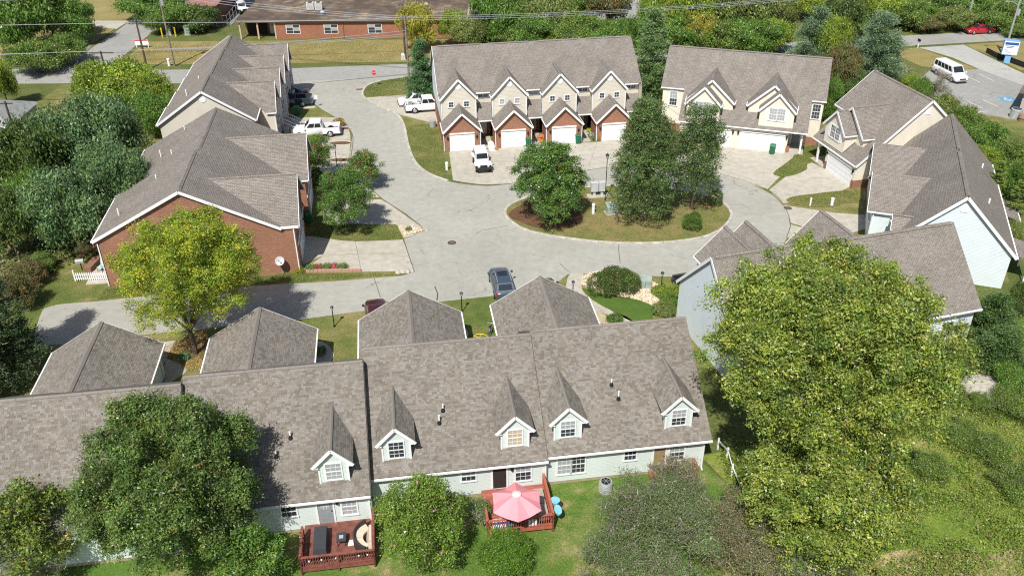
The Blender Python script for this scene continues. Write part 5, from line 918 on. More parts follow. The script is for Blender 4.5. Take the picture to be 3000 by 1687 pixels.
def vehicle(name, label, cat, xy, ang, kind, pm, group=None, z=.02, bed=True):
    L, W, Hh, belt, st, cab, wx, wr = KINDS[kind]; t = thing(name, label, cat, (xy[0], xy[1], z), ang, group)
    m = MB(); loft(m, st); m.build('body', pm, t, True)
    hb = W / 2 * .92; ht = W / 2 * (.74 if kind in ('sedan', 'suv') else .84); xa, xb, xc, xd = cab
    base = [(xa, -hb * .94, belt), (xa, hb * .94, belt), (xd, hb * .94, belt), (xd, -hb * .94, belt)]; zr_ = Hh - .06
    mid = [(xb, -ht * .97, zr_), (xb, ht * .97, zr_), (xc, ht * .97, zr_), (xc, -ht * .97, zr_)]; top = [(xb - .15, -ht * .85, Hh), (xb - .15, ht * .85, Hh), (xc + .12, ht * .85, Hh), (xc + .12, -ht * .85, Hh)]
    m = MB(); m.hexa(base, mid); m.hexa(mid, top); m.build('cabin', pm, t)
    def pane(nm, q, mat=GLASSC):
        P_ = [Vector(p) for p in q]; n = (P_[1] - P_[0]).cross(P_[2] - P_[0]).normalized(); c = sum(P_, Vector()) / len(P_)
        if n.dot(c - Vector((0, 0, belt * .6))) < 0: n = -n
        m_ = MB(); m_.hexa([p + n * .002 for p in P_], [p + n * .014 for p in P_]); m_.build(nm, mat, t)
    lerp = lambda a, b, k: Vector(a).lerp(Vector(b), k)
    def quad(a, b, c, d, l_, r_, lo, hi):
        p0, p1 = lerp(a, b, l_), lerp(a, b, r_); q0, q1 = lerp(d, c, l_), lerp(d, c, r_); return [p0.lerp(q0, lo), p1.lerp(q1, lo), p1.lerp(q1, hi), p0.lerp(q0, hi)]
    pane('windshield', quad(base[0], base[1], mid[1], mid[0], .06, .94, .1, .95)); pane('rear_window', quad(base[3], base[2], mid[2], mid[3], .1, .9, .25, .9))
    cuts = {'sedan': ((.1, .5), (.53, .9)), 'suv': ((.1, .38), (.41, .68), (.71, .93)), 'pickup': ((.12, .52), (.56, .95)), 'jeep': ((.08, .36), (.4, .66), (.7, .95)), 'van': ((.08, .22), (.26, .42), (.45, .6), (.63, .78), (.81, .95))}[kind]
    for a, b, c, d in ((base[0], base[3], mid[3], mid[0]), (base[1], base[2], mid[2], mid[1])):
        for l_, r_ in cuts: pane('side_window', quad(a, b, c, d, l_, r_, .15, .88))
    for x in wx:
        for sy in (-1, 1):
            w = MB(); y0 = sy * (W / 2 - .22); y1 = sy * (W / 2 + .02); w.tube([(x, y0, wr), (x, y1, wr)], wr, 16); wo_ = w.build('wheel', TYRE, t); h_ = MB(); h_.tube([(x, y1 - sy * .01, wr), (x, y1 + sy * .012, wr)], [wr * .62, wr * .55], 14); h_.build('rim', RIM, wo_)
    f0 = st[0]; r0 = st[-1]
    for sy in (-1, 1):
        m = MB(); x = st[1][0]; y = sy * st[1][3] * .78; z0 = st[1][2] - .2; m.box(x - .06, x + .045, y - .17, y + .17, z0, z0 + .13); m.build('headlight', HEADL, t)
        xr = -L / 2 + .06 if kind == 'pickup' else st[-2][0]; yr = sy * (W / 2 - .12); m = MB(); m.box(xr - .06, xr + .1, yr - .1, yr + .1, belt - .28, belt - .02); m.build('taillight', REDL, t)
        m = MB(); x = xa - .1; m.box(x - .06, x + .1, sy * (W / 2 + .02), sy * (W / 2 + .2), belt, belt + .16); m.build('mirror', BLKPL if kind == 'jeep' else pm, t)
    m = MB(); m.box(f0[0] - .1, f0[0] + .05, -W * .4, W * .4, f0[1] - .02, f0[1] + .16); m.build('front_bumper', BLKPL if kind != 'van' else CHROME, t); m = MB(); m.box(f0[0] - .06, f0[0] + .02, -W * .24, W * .24, f0[1] + .2, f0[2] - .02); m.build('grille', BLKPL, t)
    if kind == 'pickup':
        x0, x1 = -2.92, -.86
        for nm, q in (('bed_side', (x0, x1, -1.0, -.88, .45, 1.2)), ('bed_side', (x0, x1, .88, 1.0, .45, 1.2)), ('tailgate', (x0, x0 + .1, -.88, .88, .5, 1.18)), ('bed_floor', (x0 + .1, x1, -.88, .88, .5, .62))): m = MB(); m.box(*q); m.build(nm, pm if nm != 'bed_floor' else BLKPL, t)
        m = MB(); m.box(x0 - .16, x0, -.9, .9, .42, .6); m.build('rear_bumper', CHROME, t)
    else: m = MB(); m.box(-L / 2 - .03, -L / 2 + .12, -W * .42, W * .42, .34, .52); m.build('rear_bumper', pm if kind != 'jeep' else BLKPL, t)
    if kind == 'jeep':
        for x in wx:
            for sy in (-1, 1): m = MB(); m.box(x - .52, x + .52, sy * .66, sy * .95, .9, .98); m.build('fender', pm, t)
        m = MB(); m.box(1.95, 2.2, -.85, .85, .5, .74); m.build('winch_bumper', BLKPL, t); m = MB(); m.tube([(-2.02, 0, .95), (-2.26, 0, .95)], .38, 14); m.build('spare_wheel', TYRE, t)
    if kind == 'suv':
        for sy in (-1, 1): m = MB(); m.beam((.25, sy * .6, Hh + .05), (-1.6, sy * .6, Hh + .05), .04, .04); m.build('roof_rail', GREY, t)
        m = MB(); m.box(-.6, .25, -.42, .42, Hh, Hh + .012); m.build('sunroof', GLASSC, t)
    return t
PW = paint('white', (.78, .78, .78)); PG = paint('slate', (.055, .075, .095), .4); PB = paint('black', (.015, .016, .02), .3); PS = paint('steel_blue', (.10, .13, .17), .5); PR = paint('red', (.42, .02, .035), .1); PM = paint('maroon', (.07, .015, .018), .2); PN = paint('navy', (.02, .03, .06), .3)
vehicle('pickup_truck', 'white crew-cab pickup truck with its bed towards the road', 'truck', (-23.95, 101.9), math.pi + .12, 'pickup', PW)
vehicle('pickup_truck', 'dark slate pickup truck poking out from the tan row', 'truck', (-29.5, 112.6), math.pi + .1, 'pickup', PG)
vehicle('car', 'black car beyond the dark slate pickup truck', 'car', (-29.9, 115.6), math.pi + .1, 'sedan', PB)
vehicle('minivan', 'white people carrier beside the conifer', 'car', (-12.6, 112.6), math.pi + .2, 'suv', PW)
wt = vehicle('pickup_truck', 'white work truck with tools in its bed beside the conifer', 'truck', (-10.9, 110.3), .18, 'pickup', PW)
vehicle('off_roader', 'white boxy off-roader with black bumper facing out of the drive', 'car', (-3.35, 92.0), -math.pi / 2 + .16, 'jeep', PW)
vehicle('estate_car', 'steel blue estate car with red tail lamps on a short drive', 'car', (-.88, 65.5), math.pi / 2 + .16, 'suv', PS)
vehicle('car', 'dark maroon car half hidden behind a garage roof', 'car', (-11.2, 60.6), math.pi / 2 + .2, 'sedan', PM)
vehicle('car', 'black car roof peeping over the garage nearest the curved walk', 'car', (3.0, 63.6), math.pi / 2 + .1, 'suv', PB)
vehicle('car', 'black saloon car parked by the white gable wall', 'car', (15.5, 64.5), math.pi / 2 + .28, 'sedan', PB)
vehicle('passenger_van', 'white passenger van in the grey car park', 'van', (62.6, 121.9), -math.pi / 2 + .2, 'van', PW)
vehicle('car', 'red car driving along the street past the utility pole', 'car', (77.2, 144.6), math.pi + .15, 'sedan', PR)
vehicle('car', 'dark blue car in the far car park above the trees', 'car', (20.5, 163.0), -1.2, 'sedan', PN)
vehicle('off_roader', 'white off-roader in the yard beside the maroon building', 'car', (-48.6, 161.6), -1.0, 'jeep', PW)
vehicle('car', 'blue car behind the white off-roader in the far yard', 'car', (-47.6, 164.6), -1.0, 'sedan', PN)
for i, (x, y, h, c) in enumerate(((-1.6, -.4, .5, (.5, .3, .1)), (-2.2, .3, .6, (.3, .32, .35)), (-1.3, .4, .35, (.6, .6, .58)))):
    m = MB(); m.box(x - .25, x + .25, y - .2, y + .2, .62, .62 + h); m.build('tool_box', plain('tool_%d' % i, c, .6), wt)

# ------------------------------------------------------------------ street furniture, poles and wires
def lamp_post(xy, h, label):
    t = thing('lamp_post', label, 'lamp post', (*xy, 0), 0, 'black lamp posts'); s = h / 2.2 if h < 3 else 1.25
    m = MB(); m.lathe([(.09, 0), (.09, .12), (.045, .2), (.04, h - .42 * s)], 10); m.build('post', DKMETAL, t)
    m = MB(); m.lathe([(.05 * s, h - .42 * s), (.1 * s, h - .38 * s), (.15 * s, h - .12 * s)], 6); m.build('lantern_glass', plain('lantern_glass', (.35, .38, .36), .2), t); m = MB(); m.lathe([(.17 * s, h - .12 * s), (.18 * s, h - .09 * s), (.05 * s, h + .02), (.02, h + .08 * s)], 6); m.build('lantern_cap', DKMETAL, t)
    return t
lamp_post((-14.66, 59.80), 2.0, 'short lamp post on the lawn between the two middle garages')
lamp_post((-4.23, 61.81), 2.0, 'short lamp post on the lawn near the yellow hose')
q = (5.20, 63.50, 2.00); lamp_post(q[:2], 2.0, 'short lamp post beside the curved concrete walk')
q = (12.95, 64.69, 2.10); lamp_post(q[:2], 2.1, 'short lamp post among shrubs near the black saloon')
lamp_post((-19.87, 92.46), 2.6, 'lamp post by the round beds of the brick row'); lamp_post((9.82, 82.88), 5.3, 'tall lamp post on the turning island')
def wooden_pole(xy, h, label, arms=((.6, 2.2),), lean=(0, 0), trans=0, mat=None):
    t = thing('utility_pole', label, 'utility pole', (*xy, 0), 0, 'utility poles'); m = MB(); m.tube([(0, 0, 0), (lean[0] * h, lean[1] * h, h)], [.17, .11], 10); m.build('pole', mat or POLEW, t)
    for d, w_ in arms:
        z = h - d; m = MB(); m.beam((lean[0] * z - w_ / 2, lean[1] * z + .12, z), (lean[0] * z + w_ / 2, lean[1] * z + .12, z), .1, .12); m.build('crossarm', mat or POLEW, t)
        for k in range(4): x = lean[0] * z - w_ / 2 + w_ * (k + .5) / 4; m = MB(); m.cyl(x, lean[1] * z + .12, z + .06, z + .22, .05, 8); m.build('insulator', GREY, t)
    for k in range(trans): m = MB(); m.cyl(lean[0] * h + .32, .0, h - 2.2, h - 1.3, .24, 12); m.build('transformer', GREY, t)
    return t
wooden_pole((-50.56, 129.96), 11.2, 'tall leaning utility pole on the dry field corner', ((.4, 2.4), (1.4, 2.0)), (-.012, .0), 1)
wooden_pole((-54.07, 128.32), 7.4, 'shorter dark utility pole beside the street corner', ((.3, 1.8),), (-.01, 0), mat=plain('dark_pole', (.085, .06, .045), .95))
wooden_pole((-51.8, 110.1), 8.2, 'dark utility pole rising from the yellow-green bushes', ((.25, 3.0),), mat=MATS['dark_pole']); wooden_pole((-56.6, 94.55), 7.2, 'dark utility pole by the grey hipped roof', ((.3, 1.4),), mat=MATS['dark_pole'])
wooden_pole((-14.3, 120.77), 9.6, 'pale utility pole behind the conifer', ((.35, 1.2),)); wooden_pole((-16.04, 132.6), 6.6, 'dark utility pole across the street from the conifer', ((.3, .9),), mat=MATS['dark_pole'])
wooden_pole((75.25, 145.34), 9.0, 'pale utility pole above the red car', ((.3, 2.0),), mat=GREY)
t = wooden_pole((75.13, 131.67), 8.4, 'pale utility pole with a street lamp behind the blue sign', (), mat=GREY, trans=1); m = MB(); m.tube([(0, 0, 7.6), (-1.0, 0, 8.2), (-1.6, 0, 8.25)], .05, 6); m.build('lamp_arm', GREY, t); m = MB(); m.box(-2.1, -1.55, -.14, .14, 8.16, 8.3); m.build('lamp_head', GREY, t)
wooden_pole((60.65, 149.65), 4.4, 'short pole with a white crossarm among roadside trees', ((.2, 3.0),), mat=GREY); wooden_pole((44.02, 151.37), 9.0, 'slim grey pole rising from the olive trees', ((.3, 1.6),), mat=GREY)
t = thing('tree_snag', 'bare broken tree trunk by the far roadside', 'tree', (*(70.67, 157.19), 0)); m = MB(); m.tube([(0, 0, 0), (.2, 0, 1.5), (.4, 0, 3)], [.35, .28, .1], 8); m.build('trunk', BARKP, t); m = MB(); m.tube([(.2, 0, 1.5), (.9, 0, 2.6)], [.15, .05], 6); m.build('limb', BARKP, t)
WIRE = plain('wire', (.42, .43, .45), .45, .2)
WIRE_PLACE = {}
def wire(a, b, sag, label, r=.03):
    a = Vector(a); b = Vector(b); pts = [a.lerp(b, k / 24) - Vector((0, 0, sag * 4 * (k / 24) * (1 - k / 24))) for k in range(25)]; m = MB(); m.tube(pts, r, 4); o = m.build('power_line', WIRE); tag(o, label, 'power line', 'overhead wires'); return o
for k, (dz, nm) in enumerate(((0, 'highest'), (.35, 'second highest'), (.75, 'third highest'))):
    wire((-140, 127, 11.6 - dz), (-50.56, 130.1, 11.2 - dz), .7, nm + ' overhead wire running into the tall leaning pole from the street end'); wire((-50.56, 130.1, 11.2 - dz), (-14.3, 120.9, 9.5 - dz * .7), .5, nm + ' overhead wire between the leaning pole and the pale pole'); wire((-14.3, 120.9, 9.5 - dz * .7), (75.25, 145.3, 9.0 - dz * .5), 1.4, nm + ' overhead wire passing above the four-unit row')
for dx, nm in ((-1.2, 'nearest'), (-.3, 'middle'), (1.2, 'farthest')):
    wire((-130, 108 + dx, 8.4), (-51.8 + dx, 110.2, 8.2), .5, nm + ' low wire reaching the pole in the yellow-green bushes'); wire((-51.8 + dx, 110.2, 8.2), (-14.3, 120.9, 7.2 + dx * .3), .4, nm + ' low wire crossing above the tan row roof')
wire((-140, 128, 7.2), (-54.07, 128.4, 7.0), .4, 'thick cable reaching the shorter dark pole from the street end', .04); wire((-54.07, 128.4, 7.0), (-16.04, 132.6, 6.4), .3, 'thick cable sagging over the dry field', .04); wire((-16.04, 132.6, 6.3), (40, 160, 6.2), .6, 'thin cable leaving the dark street pole over the golden tree')
wire((75.25, 145.3, 8.6), (60.65, 149.6, 4.3), .2, 'wire from the pale pole to the short white crossarm'); wire((75.1, 131.7, 8.0), (110, 136, 8.0), .5, 'wire running off past the street lamp pole'); wire((75.1, 131.7, 8.0), (75.2, 145.3, 8.6), .2, 'wire crossing the street above the red car')
# signs
def post_sign(name, label, xy, h, rz=0.): t = thing(name, label, 'sign', (*xy, 0), rz); m = MB(); m.box(-.03, .03, -.03, .03, 0, h); m.build('post', GREY, t); return t
t = post_sign('stop_sign', 'red stop sign on a slim post at the road mouth', (-19.05, 119.74), 2.4, .2)
def text(body, size, mat, par, loc, rot, align='CENTER', name='lettering'):
    cu = bpy.data.curves.new(name, 'FONT'); cu.body = body; cu.size = size; cu.align_x = align; cu.align_y = 'CENTER'; cu.extrude = .003; cu.materials.append(mat)
    tmp = bpy.data.objects.new('t', cu); COL.objects.link(tmp); dg = bpy.context.evaluated_depsgraph_get(); me = bpy.data.meshes.new_from_object(tmp.evaluated_get(dg)); bpy.data.objects.remove(tmp); me.materials.clear(); me.materials.append(mat)
    o = bpy.data.objects.new(name, me); COL.objects.link(o); o.parent = par; o.location = loc; o.rotation_euler = rot; return o
SIGNW = plain('sign_white', (.8, .8, .8), .4); SIGNR = plain('sign_red', (.62, .03, .05), .4); SIGNG = plain('sign_green', (.02, .25, .12), .4); SIGNB = plain('sign_blue', (.2, .42, .66), .4); SIGND = plain('sign_navy', (.03, .1, .3), .4)
oct_ = lambda r_: [(r_ * math.cos(R(22.5 + 45 * k)), r_ * math.sin(R(22.5 + 45 * k))) for k in range(8)]
for r_, y0, mt, nm in ((.40, -.04, SIGNW, 'border'), (.37, -.052, SIGNR, 'face')):
    m = MB(); m.hexa([(x, y0, 2.1 + z) for x, z in oct_(r_)], [(x, y0 + .01, 2.1 + z) for x, z in oct_(r_)]); m.build(nm, mt, t)
text('STOP', .26, SIGNW, t, (0, -.06, 2.1), (R(90), 0, 0))
t = post_sign('street_sign', 'green street name sign above a white sign at the corner', (-69.69, 130.62), 2.45, .15); m = MB(); m.box(-.6, .6, -.03, -.01, 2.25, 2.45); m.build('name_plate', SIGNG, t); m = MB(); m.box(-.03, .0, -.5, .5, 2.47, 2.62); m.build('name_plate', SIGNG, t); m = MB(); m.hexa([(x, -.045, 1.75 + z) for x, z in oct_(.4)], [(x, -.035, 1.75 + z) for x, z in oct_(.4)]); m.build('back_plate', plain('sign_back', (.5, .5, .48), .5), t)
t = post_sign('small_sign', 'small white sign on a dark post by the dark slate pickup', (-25.74, 111.87), 1.65, .1); m = MB(); m.box(-.2, .2, -.05, -.03, 1.1, 1.65); m.build('face', SIGNW, t)
t = thing('yard_sign', 'white and red sign on the dry field corner', 'sign', (*(-58.85, 139.83), 0), .1)
for x in (-.9, .9): m = MB(); m.box(x - .05, x + .05, -.05, .05, 0, 1.3); m.build('post', SIGNW, t)
m = MB(); m.box(-1.05, 1.05, -.07, -.05, .45, 1.25); m.build('face', SIGNW, t); m = MB(); m.box(-1.05, 1.05, -.085, -.07, 1.1, 1.25); m.build('red_band', SIGNR, t)
bs = (74.10, 128.73); t = thing('pylon_sign', 'tilted light blue cabinet sign on a blue pedestal', 'sign', (*bs, 0), -.35); m = MB(); m.hexa([(-.42, -.25, 0), (.42, -.25, 0), (.42, .25, 0), (-.42, .25, 0)], [(-.36, -.22, 1.25), (.36, -.22, 1.25), (.36, .22, 1.25), (-.36, .22, 1.25)]); m.build('pedestal', SIGNB, t)
m = MB(); m.box(-1.05, 1.05, -.38, .38, 1.25, 3.3); m.build('cabinet', SIGNB, t); m = MB(); m.box(-.98, .98, -.4, -.38, 1.32, 3.22); m.build('face', SIGNW, t); m = MB(); m.box(-.9, .9, -.412, -.4, 2.72, 3.1); m.build('banner', SIGND, t)
for k, (w_, z) in enumerate(((1.2, 2.5), (.9, 2.28), (.5, 1.9), (.7, 1.62))): m = MB(); m.box(-.8 + .2 * (k % 2), -.8 + .2 * (k % 2) + w_, -.412, -.4, z, z + .09); m.build('text_line', SIGND, t)
t = thing('mailbox', 'black mailbox on a white post by the street', 'mailbox', (*(64.02, 136.67), 0), .1); m = MB(); m.box(-.06, .06, -.06, .06, 0, 1.0); m.build('post', SIGNW, t); m = MB(); m.box(-.12, .12, -.3, .3, 1.0, 1.25); m.tube([(0, -.3, 1.25), (0, .3, 1.25)], .12, 10); m.build('box', DKMETAL, t)
m = MB(); pts = [(73.38, 133.76), (73.62, 131.04), (74.42, 129.37), (75.46, 126.15)]
for a, b in zip(pts, pts[1:]): m.beam((*a, .4), (*b, .4), .04, .8)
o = m.build('silt_fence', plain('black_fabric', (.015, .015, .016), .9)); tag(o, 'low black silt fence behind the blue sign', 'fence')
# boxes, pedestals, bins
t = thing('mailbox_cluster', 'pair of pale grey cluster mailboxes on pedestals on the island', 'mailbox', (9.2, 84.0, .07), .12); PAL = plain('pale_grey_metal', (.52, .54, .53), .5)
for x in (-.45, .38): m = MB(); m.box(x - .38, x + .38, -.25, .25, .6, 1.6); m.build('cabinet', PAL, t); m = MB(); m.box(x - .14, x + .14, -.12, .12, .06, .6); m.build('pedestal', PAL, t)
m = MB(); m.box(-1.2, 1.2, -.5, .5, 0, .06); m.build('pad', CONC, t)
def util_box(name, label, xy, w, d, h, mat, rz=0., z=0.):
    t = thing(name, label, 'utility box', (*xy, z), rz); m = MB(); m.hexa([(-w / 2, -d / 2, 0), (w / 2, -d / 2, 0), (w / 2, d / 2, 0), (-w / 2, d / 2, 0)], [(-w / 2, -d / 2, h * .8), (w / 2, -d / 2, h * .8), (w / 2, d / 2, h), (-w / 2, d / 2, h)]); m.build('cabinet', mat, t); m = MB(); m.box(-w / 2 - .08, w / 2 + .08, -d / 2 - .08, d / 2 + .08, 0, .07); m.build('pad', KERB, t); m = MB(); m.box(-.012, .012, -d / 2 - .012, -d / 2, .1, h * .75); m.build('door_seam', DKMETAL, t); return t
GG = plain('grey_green_paint', (.30, .36, .31), .6, 0, .2)
util_box('transformer_box', 'grey-green transformer box with rust on the island', (10.2, 80.0), 1.15, .9, 1.05, GG, .2, .07); util_box('transformer_box', 'grey-green transformer box on gravel by the rounded hedge', (11.71, 65.74), 1.1, .9, .95, GG, -.1, .03)
util_box('cable_box', 'grey cabinet beside the poles on the field', (-57.02, 147.17), .8, .6, 1.5, GG); util_box('cable_box', 'lone grey cabinet before the far shrubs', (-53.85, 147.08), .9, .6, 1.7, GG); util_box('cable_box', 'small pale cabinet at the foot of the dark street pole', (-16.35, 132.61), .6, .4, .9, PAL)
def white_post(label, xy, r, h, z=0.): t = thing('pedestal_post', label, 'utility post', (*xy, z), 0, 'white utility posts'); m = MB(); m.lathe([(r, 0), (r, h - .04), (r * .8, h)], 12); m.build('tube', PIPE, t); m = MB(); m.lathe([(r * 1.1, h * .82), (r * 1.1, h), (r * .9, h + .04)], 12); m.build('cap', PIPE, t)
white_post('white utility post on the lawn beside the off-roader drive', (-7.24, 91.13), .16, .9); white_post('white utility post on the turning island', (8.33, 79.9), .16, 1.05, .07); white_post('small white utility post by the rounded hedge', (10.93, 65.91), .09, .75); white_post('white utility post at the foot of the leaning pole', (-51.42, 130.17), .2, 1.1); white_post('white utility post on the shaded drive lawn', (33.10, 81.39), .16, .8, .05); white_post('thin white post on the shaded drive lawn', (30.85, 81.34), .09, .85, .05); util_box('cable_pedestal', 'low pale green pedestal beside the rounded hedge', (10.37, 65.60), .5, .3, .85, plain('pale_green_box', (.55, .63, .52), .6))
for i, (xy, lb) in enumerate((((-57.60, 145.61), 'yellow bollard by the leaning pole'), ((-55.52, 145.94), 'yellow bollard between two grey cabinets'))):
    t = thing('bollard', lb, 'bollard', (*xy, 0), 0, 'yellow bollards'); m = MB(); m.cyl(0, 0, 0, 1.5, .12, 10); m.build('pipe', plain('yellow_paint', (.65, .5, .02), .5), t); m = MB(); m.lathe([(.12, 1.5), (.08, 1.57), (.02, 1.6)], 10); m.build('cap', MATS['yellow_paint'], t)
t = thing('fire_hydrant', 'small yellow hydrant under the corner tree', 'hydrant', (*(-69.40, 136.11), 0)); m = MB(); m.lathe([(.18, 0), (.14, .1), (.14, .5), (.18, .55), (.1, .7), (.03, .75)], 12); m.build('barrel', MATS['yellow_paint'], t); m = MB(); m.tube([(-.26, 0, .42), (.26, 0, .42)], .07, 8); m.build('nozzle', MATS['yellow_paint'], t)
def wheelie_bin(label, xy, rz, mat=None):
    t = thing('wheelie_bin', label, 'bin', (*xy, .03), rz, 'green wheelie bins'); m = MB(); m.hexa([(-.24, -.27, .08), (.24, -.27, .08), (.24, .27, .02), (-.24, .27, .02)], [(-.32, -.38, 1.05), (.32, -.38, 1.05), (.32, .36, 1.05), (-.32, .36, 1.05)]); m.build('body', mat or BINGREEN, t)
    m = MB(); m.hexa([(-.34, -.42, 1.05), (.34, -.42, 1.05), (.34, .4, 1.05), (-.34, .4, 1.05)], [(-.28, -.34, 1.14), (.28, -.34, 1.14), (.28, .36, 1.14), (-.28, .36, 1.14)]); m.build('lid', mat or BINGREEN, t); m = MB(); m.tube([(-.25, .44, 1.0), (.25, .44, 1.0)], .025, 6); m.build('handle', mat or BINGREEN, t)
    for x in (-.26, .26): m = MB(); m.tube([(x - .03, .3, .12), (x + .03, .3, .12)], .12, 10); m.build('wheel', TYRE, t)
wheelie_bin('green wheelie bin beside the second garage from the off-roader', (2.02, 97.90), .15); wheelie_bin('green wheelie bin beside the garage with yellow flowers', (8.03, 98.61), .15); wheelie_bin('green wheelie bin before the wide cream garage door', (30.39, 94.96), -.4); wheelie_bin('green wheelie bin in the shade of the brick row', (-20.36, 78.41), .3); wheelie_bin('dark green wheelie bin against the brick row wall', (-20.67, 78.99), .1, plain('bin_dark_green', (.015, .06, .04), .5)); wheelie_bin('green wheelie bin in shade beside the white steps', (-27.81, 109.05), .2)
t = thing('satellite_dish', 'white satellite dish on a post at the brick gable wall', 'satellite dish', (*(-20.74, 68.20), 0), .5); m = MB(); m.tube([(0, 0, 0), (0, 0, 1.2), (-.05, -.1, 1.45)], .035, 8); m.build('mast', GREY, t)
m = MB(); n_ = 18; cen = Vector((-.1, -.2, 1.6)); ax = Vector((-.35, -.75, .5)).normalized(); a_ = ax.orthogonal().normalized(); b_ = ax.cross(a_)
for rr0, rr1 in ((.02, .2), (.2, .34), (.34, .42)):
    for k in range(n_):
        t0, t1 = 2 * math.pi * k / n_, 2 * math.pi * (k + 1) / n_; f_ = lambda r_, t_: cen + (a_ * math.cos(t_) + b_ * math.sin(t_)) * r_ + ax * (r_ * r_ * .7); m.face([f_(rr0, t0), f_(rr1, t0), f_(rr1, t1), f_(rr0, t1)])
m.build('dish', plain('dish_grey', (.5, .5, .5), .6), t); m = MB(); m.tube([cen - b_ * .3, cen + ax * .45], .02, 6); m.box(cen.x + ax.x * .5 - .05, cen.x + ax.x * .5 + .05, cen.y + ax.y * .5 - .05, cen.y + ax.y * .5 + .05, cen.z + ax.z * .5 - .05, cen.z + ax.z * .5 + .05); m.build('feed_arm', GREY, t)
# picket fence, patio chair, feeder
a = Vector((*(-39.16, 67.38), 0)); b = Vector((*(-36.12, 67.50), 0)); t = thing('picket_fence', 'short white picket fence at the corner of the brick wall', 'fence'); L_ = (b - a).length; d_ = (b - a) / L_; n_ = int(L_ / .19)
for k in range(n_ + 1):
    p = a + d_ * (L_ * k / n_); m = MB(); m.hexa([p - d_ * .045 + V(0, -.012, .08), p + d_ * .045 + V(0, -.012, .08), p + d_ * .045 + V(0, .012, .08), p - d_ * .045 + V(0, .012, .08)], [p - d_ * .045 + V(0, -.012, .85), p + d_ * .045 + V(0, -.012, .85), p + d_ * .045 + V(0, .012, .85), p - d_ * .045 + V(0, .012, .85)]); m.face([p - d_ * .045 + V(0, -.012, .85), p + d_ * .045 + V(0, -.012, .85), p + V(0, -.012, .93)]); m.build('picket', WHITE, t)
for z in (.25, .65): m = MB(); m.beam(a + V(0, .03, z), b + V(0, .03, z), .04, .08); m.build('rail', WHITE, t)
for p in (a, b): m = MB(); m.box(p.x - .06, p.x + .06, p.y - .02, p.y + .1, 0, 1.1); m.build('post', WHITE, t)
def chair(name, label, xy, z, rz, cm, fm, group=None):
    t = thing(name, label, 'chair', (*xy, z), rz, group); m = MB(); m.box(-.27, .27, -.27, .27, .36, .46); m.build('seat', cm, t); m = MB(); m.hexa([(-.27, .2, .44), (.27, .2, .44), (.27, .3, .44), (-.27, .3, .44)], [(-.25, .34, 1.05), (.25, .34, 1.05), (.25, .42, 1.05), (-.25, .42, 1.05)]); m.build('backrest', cm, t)
    for x in (-.27, .27):
        for y in (-.25, .27): m = MB(); m.beam((x, y, 0), (x, y, .38), .03, .03); m.build('leg', fm, t)
        m = MB(); m.beam((x, -.27, .6), (x, .32, .64), .05, .03); m.build('armrest', fm, t)
    return t
chair('patio_chair', 'pale aqua cushioned patio chair behind the picket fence', (-37.43, 69.11), .06, -.4, plain('aqua_cushion', (.42, .6, .58), .8), DKMETAL)
t = thing('low_wall', 'low brown timber edging wall beside the patio chair', 'wall'); m = MB(); m.beam((*(-38.65, 68.84), .25), (*(-38.46, 71.57), .25), .7, .5); m.build('timber', plain('brown_timber', (.24, .13, .085), .85), t); m = MB(); m.beam((*(-38.65, 68.84), .52), (*(-38.46, 71.57), .52), .74, .05); m.build('cap', MATS['brown_timber'], t)
t = thing('grill', 'small dark grill on a stand by the rose bush', 'grill', (*(-39.39, 69.37), 0), .2); m = MB(); m.cyl(0, 0, 0, .8, .05, 8); m.build('stand', DKMETAL, t); m = MB(); m.box(-.35, .35, -.2, .2, .8, .95); m.tube([(-.35, 0, .95), (.35, 0, .95)], .2, 12); m.build('bowl', GREY, t)
# garden edging, planters along the brick drive
t = thing('planter_wall', 'low pink brick planter edge along the wide driveway', 'planter'); p0 = Vector((*(-18.71, 68.64), 0)); p1 = Vector((*(-13.73, 68.76), 0)); n_ = 14
for k in range(n_):
    a, b = p0.lerp(p1, k / n_), p0.lerp(p1, (k + .96) / n_); m = MB(); m.beam(a + V(0, 0, .13), b + V(0, 0, .13), .22, .26); m.build('block', plain('pink_block', (.46, .26, .2), .9), t)
for i, (xy, s) in enumerate((((-10.30, 68.31), .5), ((-9.89, 68.42), .6), ((-9.48, 68.46), .5), ((-9.07, 68.59), .35))):
    m = MB(); m.lathe([(.45 * s, 0), (.6 * s, .18 * s), (.5 * s, .45 * s), (.2 * s, .6 * s)], 7, (xy[0], xy[1], 0)); o = m.build('boulder', plain('pale_stone', (.45, .41, .34), .9, 0, .3)); tag(o, ['pale boulder at the grass strip tip, furthest from the driveway corner', 'largest pale boulder of the four at the grass strip tip', 'pale boulder third along the grass strip tip', 'smallest pale boulder at the driveway corner'][i], 'boulder', 'boulders at the driveway corner')
